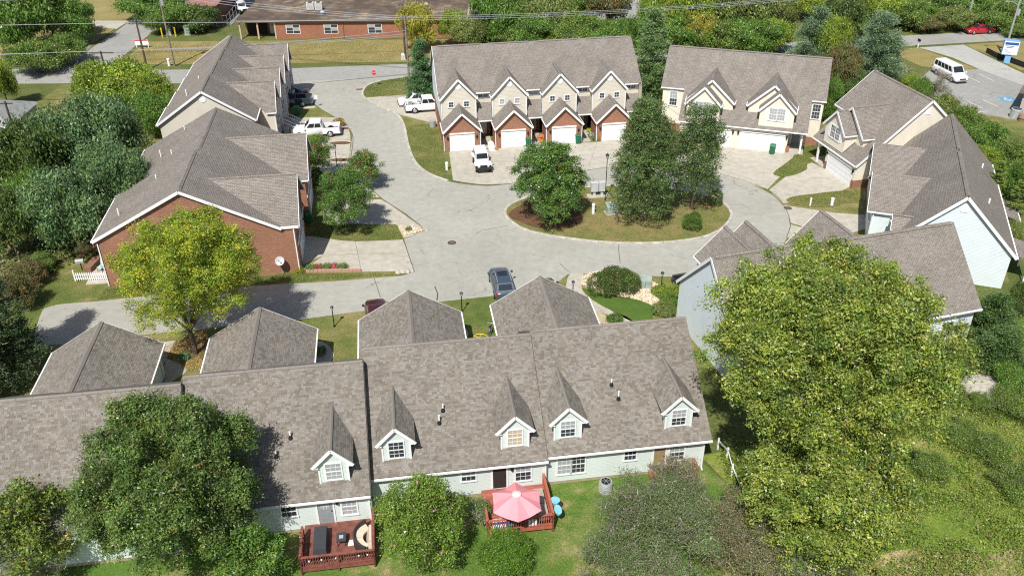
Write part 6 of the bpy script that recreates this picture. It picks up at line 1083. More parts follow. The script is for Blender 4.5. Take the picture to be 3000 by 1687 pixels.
# air conditioner and rear yard things
def condenser(label, xy, r, h, z=0.):
    t = thing('condenser_unit', label, 'air conditioner', (*xy, z)); m = MB(); m.lathe([(r, 0), (r, h - .06), (r * .92, h)], 18); m.build('casing', GREY, t); m = MB(); m.cyl(0, 0, h, h + .012, r * .74, 18); m.build('fan_grille', DKMETAL, t)
    for k in range(6): m = MB(); a = k * math.pi / 3; m.beam((0, 0, h + .03), (r * .72 * math.cos(a), r * .72 * math.sin(a), h + .03), .02, .02); m.build('grille_bar', GREY, t)
    for k in range(5): m = MB(); m.lathe([(r + .012, .12 + k * .15), (r + .012, .15 + k * .15)], 18); m.build('louvre', plain('light_grey_metal', (.55, .57, .57), .5), t)
condenser('grey cylindrical air conditioner at the pale green rear wall', (5.87, 40.86), .42, .85); condenser('grey air conditioner beside the car park building', (64.22, 106.07), .7, 1.2)
t = thing('barrel', 'brown barrel beside the car park building', 'barrel', (*(64.48, 104.90), 0)); m = MB(); m.lathe([(.45, 0), (.52, .4), (.45, .9)], 14); m.build('staves', plain('brown_barrel', (.3, .2, .12), .8), t); m = MB(); m.lathe([(.53, .36), (.53, .44)], 14); m.build('hoop', DKMETAL, t)
# deck furniture
um = Vector((.18, 37.35, .55)); t = thing('parasol', 'faded pink six-sided parasol over the bright red deck', 'parasol', um, .14); PINK = plain('faded_pink_cloth', (.80, .30, .33), .8, 0, .12, 1.2); m = MB(); rr = 1.62; ap = V(0, 0, 2.75); rim = []
for k in range(6): a = R(85 + 60 * k); rim.append(V(rr * math.cos(a), rr * math.sin(a), 2.12))
for k in range(6):
    p, q = rim[k], rim[(k + 1) % 6]; mid_ = (p + q) / 2 * .97 + V(0, 0, .0); mid_.z = 1.98
    m_ = MB(); rows_ = 4
    for j in range(rows_):
        f0_, f1_ = j / rows_, (j + 1) / rows_
        def P_(e, f): x = ap.lerp(e, f); x.z = ap.z + (e.z - ap.z) * (f ** 1.15); return x
        for e0, e1 in ((p, mid_), (mid_, q)):
            if j == 0: m_.face([ap, P_(e0, f1_), P_(e1, f1_)])
            else: m_.face([P_(e0, f0_), P_(e0, f1_), P_(e1, f1_), P_(e1, f0_)])
    m_.build('canopy_panel', PINK, t)
    m_ = MB(); m_.beam(ap - V(0, 0, .06), p - V(0, 0, .03), .02, .02); m_.build('rib', GREY, t)
m = MB(); m.cyl(0, 0, 0, 2.7, .025, 8); m.build('pole', GREY, t); m = MB(); m.lathe([(.3, 2.70), (.28, 2.76), (.05, 2.86)], 8); m.build('vent_cap', plain('pale_pink_cloth', (.85, .55, .5), .8), t); m = MB(); m.lathe([(.28, 0), (.25, .08), (.04, .14)], 12); m.build('base', DKMETAL, t)
def dl(u, v, z): x, y = dxy(u, v); return (x, y, z)
t = thing('glass_table', 'round table standing under the pink parasol', 'table', dl(-12.45, -3.0, .55), .14); m = MB(); m.lathe([(.6, .7), (.6, .73)], 20); m.build('table_top', GREY, t)
for k in range(4): a = R(45 + 90 * k); m = MB(); m.beam((.45 * math.cos(a), .45 * math.sin(a), 0), (.4 * math.cos(a), .4 * math.sin(a), .7), .03, .03); m.build('leg', DKMETAL, t)
TAUPE = plain('taupe_cushion', (.36, .31, .25), .85)
for i, (v, lb) in enumerate(((-1.75, 'taupe lounger cushion on the parasol deck, nearer the house'), (-3.05, 'taupe lounger cushion on the parasol deck, at the outer rail'))):
    t = thing('lounge_seat', lb, 'seat', dl(-10.75, v, .55), .14); m = MB(); m.box(-.32, .32, -.62, .62, .22, .38); m.build('cushion', TAUPE, t); m = MB(); m.box(-.34, .34, -.64, .64, .05, .22); m.build('frame', BLKPL, t)
AQUA = plain('aqua_plastic', (.22, .52, .60), .4)
t = thing('tub', 'round aqua plastic tub hung on the red deck rail', 'tub', dl(-9.92, -2.7, 1.05), .14); m = MB(); m.lathe([(.2, 0), (.27, .3), (.29, .32), (.26, .32), (.2, .06), (.01, .05)], 18); m.build('shell', AQUA, t); m = MB(); m.lathe([(.285, .3), (.3, .3), (.3, .33), (.285, .33)], 18); m.build('rim', AQUA, t)
t = thing('tub', 'oblong aqua plastic tub hung below the round one', 'tub', dl(-9.86, -3.35, 1.0), .14); m = MB(); ov = lambda a_, b_, z: [(a_ * math.cos(k * math.pi / 8) * (1 if abs(math.cos(k * math.pi / 8)) < .8 else .95), b_ * math.sin(k * math.pi / 8), z) for k in range(16)]
pr_ = [ov(.18, .32, 0), ov(.24, .4, .22), ov(.2, .36, .22), ov(.15, .28, .05)]
for A_, B_ in zip(pr_, pr_[1:]):
    for k in range(16): m.face([A_[k], A_[(k + 1) % 16], B_[(k + 1) % 16], B_[k]])
m.face(pr_[3]); m.build('shell', AQUA, t); m = MB(); m.hexa(ov(.245, .41, .2), ov(.245, .41, .215)); m.build('rim', AQUA, t)
t = thing('outdoor_rug', 'white and blue patterned rug on the red deck', 'rug', dl(-13.55, -3.35, .552), .14); m = MB(); m.box(-.5, .55, -.42, .42, 0, .012); m.build('pile', plain('rug_white', (.66, .68, .7), .9, 0, .3, 9), t)
for k in range(4): m = MB(); m.box(-.45 + k * .25, -.41 + k * .25, -.4, .4, .012, .016); m.build('stripe', SIGND, t)
chair('deck_chair', 'blue deck chair peeping from under the parasol', dl(-12.45, -3.45, 0)[:2], .55, 3.3, plain('blue_sling', (.2, .42, .6), .7), GREY)
t = thing('cooler', 'small blue container at the deck rail', 'container', dl(-12.98, -3.72, .55), .1); m = MB(); m.box(-.12, .12, -.12, .12, 0, .75); m.build('body', plain('blue_plastic', (.02, .12, .45), .5), t); m = MB(); m.box(-.13, .13, -.13, .13, .75, .82); m.build('lid', plain('light_blue_plastic', (.05, .25, .65), .5), t)
for k in range(3): pass
t = thing('rail_planter', 'white striped box hanging on the red deck rail', 'planter', dl(-11.5, -3.98, .8), .14)
for k in range(3): m = MB(); m.box(-.27 + k * .19, -.15 + k * .19, -.03, .03, .0, .48); m.build('slat', WHITE, t)
# worn deck: sectional, covered table, side table
DKW = plain('dark_wicker', (.05, .04, .035), .8); CREAMC = plain('cream_cushion', (.60, .52, .40), .85); CHAR = plain('charcoal_cover', (.045, .048, .055), .75)
def arc_sofa(c, r0, r1, a0, a1, label):
    t = thing('sofa', label, 'sofa', c, .14); n_ = 12
    def ring(ra, rb, z0, z1, s0, s1, nm, mat, k0=0., k1=1.):
        m = MB(); A0 = a0 + (a1 - a0) * k0; A1 = a0 + (a1 - a0) * k1; b = []; tp = []
        pa = [(ra * math.cos(A0 + (A1 - A0) * k / n_), ra * math.sin(A0 + (A1 - A0) * k / n_)) for k in range(n_ + 1)]; pb = [(rb * math.cos(A0 + (A1 - A0) * k / n_), rb * math.sin(A0 + (A1 - A0) * k / n_)) for k in range(n_ + 1)]
        for k in range(n_): m.hexa([(*pa[k], z0), (*pb[k], z0), (*pb[k + 1], z0), (*pa[k + 1], z0)], [(*pa[k], z1), (*pb[k], z1), (*pb[k + 1], z1), (*pa[k + 1], z1)])
        m.build(nm, mat, t)
    ring(r0, r1, .0, .28, 0, 0, 'base', DKW); ring(r1 - .09, r1, .28, .75, 0, 0, 'back', DKW); ring(r0 + .02, r1 - .1, .28, .42, 0, 0, 'cushion', CREAMC, .02, .49); ring(r0 + .02, r1 - .1, .28, .42, 0, 0, 'cushion', CREAMC, .51, .98)
    return t
arc_sofa(dl(-20.95, -3.5, .5), .62, 1.22, R(112), R(246), 'curved dark wicker sofa with cream cushions on the worn deck')
t = thing('sofa_cushion', 'long upright cream cushion leaning on the worn deck rail', 'cushion', dl(-21.2, -3.55, .52), .14); m = MB(); m.hexa([(-.22, -.75, 0), (.1, -.75, 0), (.1, .75, 0), (-.22, .75, 0)], [(.0, -.6, .75), (.14, -.6, .75), (.14, .62, .75), (.0, .62, .75)]); m.build('pad', CREAMC, t); m = MB(); m.box(-.24, .12, -.77, .77, -.02, .02); m.build('piping', DKW, t)
t = thing('covered_table', 'long charcoal covered table on the worn deck', 'table', dl(-24.05, -3.45, .5), .14); m = MB(); m.hexa([(-.42, -1.0, .15), (.42, -1.0, .15), (.42, 1.0, .15), (-.42, 1.0, .15)], [(-.36, -.9, .72), (.36, -.9, .72), (.36, .9, .72), (-.36, .9, .72)]); m.build('cover', CHAR, t)
for x in (-.33, .33):
    for y in (-.85, .85): m = MB(); m.box(x - .03, x + .03, y - .03, y + .03, 0, .16); m.build('leg', DKMETAL, t)
t = thing('side_table', 'small charcoal side table with a cloth on the worn deck', 'table', dl(-22.85, -3.35, .5), .14); m = MB(); m.box(-.28, .28, -.34, .34, .42, .5); m.build('table_top', CHAR, t); m = MB(); m.box(-.12, .12, -.14, .12, .5, .51); m.build('cloth', plain('grey_cloth', (.4, .42, .45), .9), t)
for x in (-.22, .22):
    for y in (-.28, .28): m = MB(); m.box(x - .02, x + .02, y - .02, y + .02, 0, .42); m.build('leg', DKMETAL, t)
t = thing('newspaper', 'crumpled white papers beside the charcoal side table', 'paper', dl(-22.25, -3.45, .505), .3); m = MB(); m.hexa([(-.28, -.2, 0), (.25, -.24, 0), (.3, .2, 0), (-.2, .25, 0)], [(-.26, -.18, .03), (.2, -.2, .05), (.26, .18, .02), (-.18, .22, .05)]); m.build('sheets', plain('paper', (.66, .67, .66), .9, 0, .3, 9), t)
for k, (u, v) in enumerate(((-24.6, -5.1), (-23.9, -5.1), (-23.1, -5.1), (-21.8, -5.1), (-21.3, -5.1), (-25.2, -3.2))): t = thing('string_light', ['string light bulb nearest the front rail corner by the covered table', 'second string light bulb along the worn deck front rail', 'middle string light bulb of the worn deck front rail', 'fourth string light bulb along the worn deck front rail', 'string light bulb at the sofa end of the front rail', 'string light bulb on the side rail of the worn deck'][k], 'light', dl(u, v, 1.12), 0, 'string lights on the worn deck rail'); m = MB(); m.lathe([(.02, .0), (.05, .03), (.05, .08), (.02, .12)], 8); m.build('bulb', SIGNW, t); m = MB(); m.cyl(0, 0, .12, .2, .02, 6); m.build('socket', DKMETAL, t)
# white rail along the side path of the front row
t = thing('rail_fence', 'leaning white rail fence in the shade beside the front row', 'fence'); fp = [(13.82, 44.69), (14.23, 43.71), (14.20, 42.15), (14.34, 40.48)]
for k, (a, b) in enumerate(zip(fp, fp[1:])): m = MB(); m.beam((*a, .75), (*b, .75), .05, .1); m.build('rail', WHITE, t)
for p in fp: m = MB(); m.box(p[0] - .06, p[0] + .06, p[1] - .06, p[1] + .06, 0, 1.0); m.build('post', WHITE, t)
# bicycle-like frame, hose, hose reel, boards
cu = [(-3.22, 57.94), (-2.97, 58.42), (-2.54, 58.46), (-2.64, 58.08), (-3.02, 58.18), (-2.87, 58.50), (-2.33, 58.49), (-1.94, 58.07)]; m = MB(); m.tube([(p[0], p[1], .04) for p in smooth_line(cu, 5)], .035, 6); o = m.build('garden_hose', plain('hose_yellow', (.62, .48, .03), .5)); tag(o, 'yellow garden hose curled on the lawn between garages', 'hose')
t = thing('bicycle', 'bicycle leaning against the garage wall near the yellow hose', 'bicycle', (*(-1.79, 58.35), 0), 1.4); 
for x in (-.5, .5):
    m = MB(); m.tube([(x + .33 * math.cos(k * math.pi / 10), 0, .33 + .33 * math.sin(k * math.pi / 10)) for k in range(21)], .02, 5); w_ = m.build('wheel', TYRE, t); m = MB(); m.tube([(x, -.04, .33), (x, .04, .33)], .04, 8); m.build('hub', GREY, w_)
for a, b in (((-.5, 0, .33), (-.1, 0, .8)), ((-.1, 0, .8), (.4, 0, .85)), ((.4, 0, .85), (.5, 0, .33)), ((-.05, 0, .35), (.4, 0, .8)), ((-.5, 0, .33), (-.05, 0, .35)), ((-.15, 0, .95), (-.05, 0, .35))): m = MB(); m.tube([a, b], .02, 6); m.build('frame_tube', plain('bike_blue', (.1, .2, .5), .4), t)
m = MB(); m.box(-.28, -.02, -.07, .07, .95, 1.02); m.build('saddle', BLKPL, t); m = MB(); m.tube([(.38, -.28, .98), (.38, .28, .98)], .015, 6); m.build('handlebar', GREY, t)
# pumpkins, doormats and the white gravel strip by the garages
bf = lambda u, v, z=0.: (-7.787 + math.cos(.155) * u - math.sin(.155) * v, 96.3 + math.sin(.155) * u + math.cos(.155) * v, z)
q = smooth_line([bf(5.45, 2.2)[:2], bf(6.0, 2.2)[:2], bf(6.05, .3)[:2], bf(6.3, -.5)[:2], bf(5.6, -.9)[:2], bf(5.2, -.3)[:2]], 4, True); sheet('white_gravel_strip', q, .035, plain('white_gravel', (.72, .71, .68), .95, 0, .3, 14))
PUM = plain('pumpkin_orange', (.62, .17, .02), .55)
def pumpkin(label, p, r): t = thing('pumpkin', label, 'pumpkin', p, 0, 'orange pumpkins'); m = MB(); m.lathe([(.05 * r, 0), (.8 * r, .12 * r), (r, .6 * r), (.8 * r, 1.1 * r), (.2 * r, 1.2 * r)], 12); m.build('shell', PUM, t); m = MB(); m.cyl(0, 0, 1.15 * r, 1.5 * r, .1 * r, 6); m.build('stem', BARK, t)
pumpkin('orange pumpkin at the end of the white gravel strip', bf(6.05, -.45, .04), .24); pumpkin('orange pumpkin beside the second entry path', bf(11.75, .9, .04), .25); pumpkin('orange pumpkin stacked by the second entry path', bf(11.7, 1.4, .04), .22); pumpkin('orange pumpkin set near the entry door post', bf(11.72, 2.2, .04), .3)
for k, lb in enumerate(('brown doormat at the entry nearest the off-roader', 'brown doormat at the entry with pumpkins', 'brown doormat at the entry with flowers')):
    x, y, z = bf(5.05 + 6.1 * k, 3.7, .031); t = thing('doormat', lb, 'doormat', (x, y, z), .155, 'doormats'); m = MB(); m.box(-.4, .4, -.25, .25, 0, .015); m.build('mat', plain('coir', (.22, .1, .04), .95), t); m = MB(); m.box(-.36, .36, -.21, .21, .015, .018); m.build('pattern', plain('coir_dark', (.12, .06, .03), .95), t)
# chain-link fence at the far yard
t = thing('chain_link_fence', 'chain-link fence along the far yard', 'fence'); fp = [(-50.95, 151.91), (-48.43, 151.84), (-48.92, 159.29)]
for a, b in zip(fp, fp[1:]):
    for z in (.1, 1.0, 1.9): m = MB(); m.beam((*a, z), (*b, z), .04, .04); m.build('rail', GREY, t)
    for k in range(4): p = Vector(a).lerp(Vector(b), k / 3.); m = MB(); m.cyl(p.x, p.y, 0, 2.0, .04, 6); m.build('post', GREY, t)
# crack-sealed joints and small marks on the road
m = MB(); m.tube([(p[0], p[1], .02) for p in smooth_line([(-6.81, 65.94), (-6.68, 65.45), (-6.49, 64.68), (-6.49, 63.71)], 4)], .05, 5); o = m.build('tar_seam', plain('rust_tar', (.12, .06, .035), .9)); tag(o, 'short dark tar seam across the road', None, kind='structure')

# ------------------------------------------------------------------ vegetation
rng = np.random.default_rng(11)
def np_mesh(name, verts, nper, cols, mat):
    """verts (N*nper,3) polygons of nper corners, one colour each"""
    N = len(verts) // nper; me = bpy.data.meshes.new(name); me.vertices.add(len(verts)); me.vertices.foreach_set('co', verts.astype(np.float32).ravel())
    me.loops.add(len(verts)); me.loops.foreach_set('vertex_index', np.arange(len(verts), dtype=np.int32)); me.polygons.add(N); me.polygons.foreach_set('loop_start', (np.arange(N) * nper).astype(np.int32))
    try: me.polygons.foreach_set('loop_total', np.full(N, nper, dtype=np.int32))
    except Exception: pass
    at = me.color_attributes.new('Col', 'FLOAT_COLOR', 'POINT'); c = np.ones((len(verts), 4), np.float32); c[:, :3] = np.repeat(cols, nper, axis=0); at.data.foreach_set('color', c.ravel())
    me.update(calc_edges=True); me.materials.append(mat); return me
def unit(v): return v / np.maximum(np.linalg.norm(v, axis=1, keepdims=True), 1e-9)
def leaf_quads(pos, axis, nrm, ln, wd):
    a = unit(axis); n = nrm - a * np.sum(nrm * a, axis=1, keepdims=True); n = unit(n); s = np.cross(n, a); ln = ln[:, None]; wd = wd[:, None]
    return np.stack([pos - a * ln * .5, pos + s * wd * .5 - n * wd * .08, pos + a * ln * .5, pos - s * wd * .5 - n * wd * .08], 1).reshape(-1, 3)
LEAF_GAIN = 1.36
def leaf_tris(pos, axis, nrm, ln, wd):
    a = unit(axis); n = nrm - a * np.sum(nrm * a, axis=1, keepdims=True); n = unit(n); s = np.cross(n, a); ln = ln[:, None]; wd = wd[:, None]
    return np.stack([pos - a * ln * .5 - s * wd * .5, pos - a * ln * .5 + s * wd * .5, pos + a * ln * .5], 1).reshape(-1, 3)
def pick(pal, n, jit=.18):
    p = np.array([c for c, w in pal]) * LEAF_GAIN; w = np.array([w for c, w in pal], float); i = rng.choice(len(p), n, p=w / w.sum()); return p[i] * (1 + rng.uniform(-jit, jit, (n, 1))) * (1 + rng.uniform(-.06, .06, (n, 3)))
def crown(lobes, n, size, pal, clump=24, cr=.35, aspect=.6, pal2=None, up=.3, fill=.5, mat=None, droop=0., name='crown'):
    """leaf clumps spread through overlapping lobes (x,y,z,rx,ry,rz)"""
    L = np.array(lobes, float); vol = (L[:, 3] * L[:, 4] * L[:, 5]) ** .67; k = max(1, n // clump); li = rng.choice(len(L), k, p=vol / vol.sum())
    d = unit(rng.normal(size=(k, 3))); d[:, 2] = np.where(d[:, 2] < -.35, -d[:, 2], d[:, 2]); rad = fill + (1 - fill) * rng.random(k) ** .55
    rad *= 1 + .1 * np.sin(d[:, 0] * 5 + li) + .07 * np.sin(d[:, 1] * 8 + 2 * li)
    cc = L[li, :3] + d * rad[:, None] * L[li, 3:6]; crr = cr * rng.uniform(.6, 1.4, k)
    cols = pick(pal, k, .2) * (1 + .16 * np.sin(li * 2.3))[:, None]; ci = np.repeat(np.arange(k), clump); m = len(ci)
    off = rng.normal(size=(m, 3)) * .5; off[:, 2] *= .75; pos = cc[ci] + off * crr[ci][:, None]
    nrm = unit(rng.normal(size=(m, 3)) * .55 + unit(off) * .95 + d[ci] * .35 + np.array([0, 0, up])); ax = rng.normal(size=(m, 3)) + d[ci] * .4; ax[:, 2] -= droop
    ln = size * rng.uniform(.6, 1.35, m); c = cols[ci] * (1 + rng.uniform(-.22, .22, (m, 1)))
    if pal2 is not None:
        q = rng.random(m) < pal2[1]; c[q] = pick(pal2[0], int(q.sum()), .2)
    return np_mesh(name, leaf_tris(pos, ax, nrm, ln, ln * aspect), 3, np.clip(c, .004, .9), mat or LEAF)
def limbs(mb, base, tips, r0, wob=.25, trunk_h=None):
    base = Vector(base); cx = sum((Vector(t_) for t_ in tips), Vector()) / len(tips); fork = base.lerp(Vector((cx.x, cx.y, cx.z)), .42) if trunk_h is None else base + Vector((0, 0, trunk_h))
    mb.tube([base, base.lerp(fork, .5) + Vector((random.uniform(-.1, .1), random.uniform(-.1, .1), 0)), fork], [r0, r0 * .8, r0 * .65], 9)
    for t_ in tips:
        t_ = Vector(t_); md = fork.lerp(t_, .5) + Vector((random.uniform(-wob, wob), random.uniform(-wob, wob), wob * .6)); mb.tube([fork, md, t_], [r0 * .5, r0 * .3, r0 * .08], 6)
        for q in range(3): s_ = md.lerp(t_, .15 + .3 * q); e_ = s_ + Vector((random.uniform(-1, 1), random.uniform(-1, 1), random.uniform(.1, .8))) * (t_ - fork).length * .35; mb.tube([s_, e_], [r0 * .16, r0 * .03], 5)
def tree_obj(name, label, cat, loc, crown_me, trunk_mb=None, group=None, bark=None, rz=0., sc=None, extra=()):
    t = thing(name, label, cat, loc, rz, group)
    if sc: t.scale = sc
    o = bpy.data.objects.new('crown', crown_me); COL.objects.link(o); o.parent = t; o['kind'] = 'stuff'
    if trunk_mb: trunk_mb.build('trunk', bark or BARK, t)
    for nm, me in extra: o = bpy.data.objects.new(nm, me); COL.objects.link(o); o.parent = t; o['kind'] = 'stuff'
    return t
def lobed(r, h, n, z0=.25, seed=0, squash=.62, bumps=3.2, tuft=(.13, .25, 1.0)):
    """a core, main limbs' lobes round it and many small tufts on the outside (x,y,z,rx,ry,rz)"""
    rr = random.Random(seed); r = r * .86; h = h * .97; zc = h * (z0 + 1) / 2; hz = h * (1 - z0) / 2; out = [(0, 0, zc, r * .5, r * .5, hz * .75)]
    for k in range(n):
        a = 2 * math.pi * k / n + rr.uniform(-.4, .4); d = r * rr.uniform(.4, .6); z = h * (z0 + (1 - z0) * rr.uniform(.22, .7)); s = r * rr.uniform(.32, .44); out.append((d * math.cos(a), d * math.sin(a), z, s, s, s * squash * 1.5))
    for k in range(max(2, n // 3)): a = rr.uniform(0, 6.28); d = r * rr.uniform(.1, .35); out.append((d * math.cos(a), d * math.sin(a), h * (1 - .5 * (1 - z0) * .38), r * .34, r * .34, h * (1 - z0) * .2))
    for k in range(int(n * bumps)):
        a = rr.uniform(0, 6.28); e = math.asin(rr.uniform(-.35, .97)); q = rr.uniform(.76, .97); s = rr.uniform(*tuft[:2])
        out.append((r * q * math.cos(a) * math.cos(e), r * q * math.sin(a) * math.cos(e), zc + hz * q * math.sin(e), r * s, r * s, min(r, hz * 1.2) * s * rr.uniform(.8, 1.3) * tuft[2]))
    return out
def mains(lo, n): return [(x * .9, y * .9, z) for x, y, z, *_ in lo[1:1 + n]]
YG = [((.215, .265, .042), 4), ((.155, .21, .034), 4), ((.30, .315, .065), 2), ((.095, .15, .027), 3)]
GR = [((.095, .185, .03), 4), ((.07, .14, .022), 3), ((.145, .235, .04), 2), ((.19, .23, .05), .8)]
DK = [((.065, .11, .025), 4), ((.085, .13, .032), 3), ((.12, .16, .04), 2)]
BLU = [((.10, .175, .07), 4), ((.14, .215, .09), 3), ((.065, .12, .042), 2), ((.18, .235, .065), 1)]
AUT = [((.27, .31, .025), 4), ((.195, .27, .026), 5), ((.35, .34, .03), 2), ((.12, .19, .02), 2.5)]
OLV = [((.14, .18, .045), 4), ((.18, .21, .06), 3), ((.10, .15, .035), 3), ((.24, .22, .07), .8)]
YEL = [((.20, .27, .03), 4), ((.15, .22, .028), 3), ((.28, .31, .045), 2), ((.10, .165, .025), 2)]
BRN = [((.15, .185, .075), 4), ((.115, .175, .05), 5), ((.21, .205, .115), 1.5), ((.085, .15, .04), 4)]
GLINT = [((.5, .52, .42), 1)]  # pale leaf colour that paints sun glints into the crowns

# the largest tree: two stems of one clump in front of the white-sided row
c1 = (19.13, 40.94, 9.60); c2 = (17.77, 35.04, 5.60)
lo = lobed(8.3, 16.8, 12, .3, 3, .62, 9., (.07, .15, 1.75))[1:]; mb = MB(); limbs(mb, (0, 0, 0), mains(lo, 10), .42, .6)
tree_obj('broadleaf_tree', 'largest yellow-green tree, in front of the white-sided row', 'tree', (c1[0] - .9, c1[1], 0), crown(lo, 230000, .15, YG, 48, .44, .62, (GLINT, .006), fill=.6), mb, bark=BARKP)
lo = lobed(5.2, 9.4, 9, .16, 5, .62, 8., (.08, .17, 1.6))[1:]; mb = MB(); limbs(mb, (0, 0, 0), mains(lo, 10), .26, .4)
tree_obj('broadleaf_tree', 'lower yellow-green tree on the weedy bank beneath the largest one', 'tree', (c2[0] - .5, c2[1] + .3, 0), crown(lo, 110000, .145, YG, 44, .38, .62, (GLINT, .01), fill=.55), mb, bark=BARKP)
# dense green tree before the front row
c3 = (-19.43, 36.05, 5.60); lo = lobed(5.9, 10.7, 11, .06, 8, .66, 7., (.08, .19, 1.3))[1:]; mb = MB(); limbs(mb, (0, 0, 0), mains(lo, 10), .3, .4)
PEAR = [((.09, .15, .03), 4), ((.062, .11, .022), 3), ((.135, .195, .045), 2.5), ((.19, .18, .05), .4)]
tree_obj('broadleaf_tree', 'dense glossy green tree covering the front row at the watermark side', 'tree', (c3[0], c3[1], 0), crown(lo, 170000, .13, PEAR, 46, .38, .62, ([((.45, .3, .1), 1), ((.42, .46, .36), 2)], .008), fill=.55), mb)  # the pale second-palette leaves are painted glints
c3 = (-27.31, 34.62, 3.60); lo = lobed(3.4, 6.4, 6, .1, 9); mb = MB(); limbs(mb, (0, 0, 0), mains(lo, 7), .14, .4)
tree_obj('small_tree', 'thin yellowing tree with bare twigs at the front corner', 'tree', (c3[0], c3[1], 0), crown(lo, 13000, .17, [((.15, .19, .035), 3), ((.10, .15, .03), 4), ((.36, .3, .05), .35)], 14, .38, .6, fill=.4), mb)
c3 = (-13.36, 33.74, 2.20); lo = lobed(2.2, 4.6, 6, .05, 10); mb = MB(); limbs(mb, (0, 0, 0), mains(lo, 7), .08, .2)
tree_obj('shrub', 'loose green shrub between the glossy tree and the worn deck', 'shrub', (c3[0] - 1.4, c3[1], 0), crown(lo, 12000, .14, GR, 16, .3), mb)
# autumn tree on the road edge
c4 = (-24.20, 56.56, 6.50); lo = lobed(5.9, 11.9, 12, .17, 12, .7, 8., (.08, .17, 1.4))[1:]; b4 = Vector((-24.98, 56.12, 0)); off = Vector((c4[0], c4[1], 0)) - b4
lo = [(x + off.x, y + off.y, z, a, b, c) for x, y, z, a, b, c in lo]; mb = MB(); limbs(mb, (0, 0, 0), mains(lo, 7), .24, .5, 2.2)
tree_obj('autumn_tree', 'yellow and orange autumn tree by the brick gable wall', 'tree', b4, crown(lo, 150000, .135, AUT, 46, .4, .5, ([((.42, .24, .05), 2), ((.5, .45, .4), .4)], .015), fill=.45, droop=.4), mb)
# flowering shrub, low shrub and grey brush in the back yard
PINKP = [((.5, .12, .3), 3), ((.55, .26, .42), 2)]
c5 = (-5.29, 35.48, 2.60); lo = lobed(3.05, 5.5, 11, .0, 14, .8); mb = MB(); limbs(mb, (0, 0, 0), mains(lo, 7), .09, .2)
ROS = [((.12, .2, .025), 4), ((.09, .155, .02), 3), ((.2, .26, .045), 2)]
tree_obj('flowering_shrub', 'big green shrub with pink flowers between the two red decks', 'shrub', (c5[0], c5[1], 0), crown(lo, 56000, .12, ROS, 20, .3, .55, fill=.5), mb, extra=(('blossom', crown([(a, b, c, d * 1.04, e * 1.04, f * 1.04) for a, b, c, d, e, f in lo], 220, .15, PINKP, 1, .1, .95, fill=.96, mat=PETAL, name='blossom')),))
c6 = (-0.57, 34.38, 1.00); lo = lobed(1.85, 2.8, 9, .0, 15, .85)
tree_obj('shrub', 'dense bright green shrub below the pink parasol deck', 'shrub', (c6[0], c6[1], 0), crown(lo, 34000, .1, [((.11, .2, .02), 4), ((.075, .15, .018), 4), ((.16, .25, .03), 1)], 18, .22, .35, fill=.5), None)
def brush(n_tw, n_lf, lobes, pal, size=.09, ttw=.012):
    L = np.array(lobes, float); vol = (L[:, 3] * L[:, 4] * L[:, 5]) ** .67; li = rng.choice(len(L), n_tw, p=vol / vol.sum()); d = unit(rng.normal(size=(n_tw, 3))); d[:, 2] = np.abs(d[:, 2]); p = L[li, :3] + d * rng.random((n_tw, 1)) ** .5 * L[li, 3:6] * .95
    ax = d * .8 + rng.normal(size=(n_tw, 3)) * .6 + np.array([0, 0, .5]); ln = rng.uniform(.25, .9, n_tw); v = leaf_tris(p, ax, rng.normal(size=(n_tw, 3)), ln, np.full(n_tw, ttw * 3)); tw = np_mesh('twigs', v, 3, pick([((.24, .215, .17), 2), ((.19, .165, .125), 2), ((.33, .30, .26), .8)], n_tw), LEAF)
    return tw, crown(lobes, n_lf, size, pal, 10, .32, .5, fill=.25)
def brush_obj(label, px, r, h, ntw, nlf, pal, seed, name='brush_clump'):
    lo = lobed(r, h, 7, .02, seed, .8); tw, lf = brush(ntw, nlf, lo, pal); mb = MB(); limbs(mb, (0, 0, 0), mains(lo, 7), .06, .3); return tree_obj(name, label, 'brush', (px[0], px[1], 0), lf, mb, bark=TWIG, extra=(('twigs', tw),))
brush_obj('grey-brown twiggy brush thicket in the back yard, biggest clump', (8.21, 35.70, 1.90), 4.9, 4.8, 5500, 60000, BRN, 21)
brush_obj('grey twiggy brush spilling off the lower picture edge', (6.62, 33.58, 1.20), 3.4, 3.6, 3000, 30000, BRN, 22)
brush_obj('olive twiggy brush beside the lower yellow-green tree', (13.01, 34.88, 1.60), 4.2, 4.0, 4000, 46000, [((.17, .15, .07), 3), ((.13, .15, .045), 4), ((.21, .18, .1), 2)], 23)
brush_obj('tall thin brush rising against the pale green wall', (9.75, 38.36, 2.40), 2.3, 5.0, 3600, 9000, [((.13, .16, .04), 3), ((.18, .17, .07), 3), ((.2, .1, .06), .6)], 24)
brush_obj('tangled brush at the shaded front corner', (-27.27, 34.58, 1.40), 3.2, 3.6, 4500, 9000, BRN, 25)
brush_obj('pale brush at the foot of the weedy bank', (16.14, 33.88, 0.90), 3.2, 2.8, 2600, 20000, BRN, 26)
brush_obj('thin shrub with vines beside the parasol deck', (-2.11, 38.16, 0.90), .8, 1.8, 1500, 4000, GR, 27)
brush_obj('half-bare sapling with sparse leaves before the grey car park', (54.93, 109.05, 2.54, 7.86)[:2], 2.2, 5.6, 2600, 900, [((.2, .2, .08), 2), ((.16, .17, .06), 2)], 28, 'sapling')
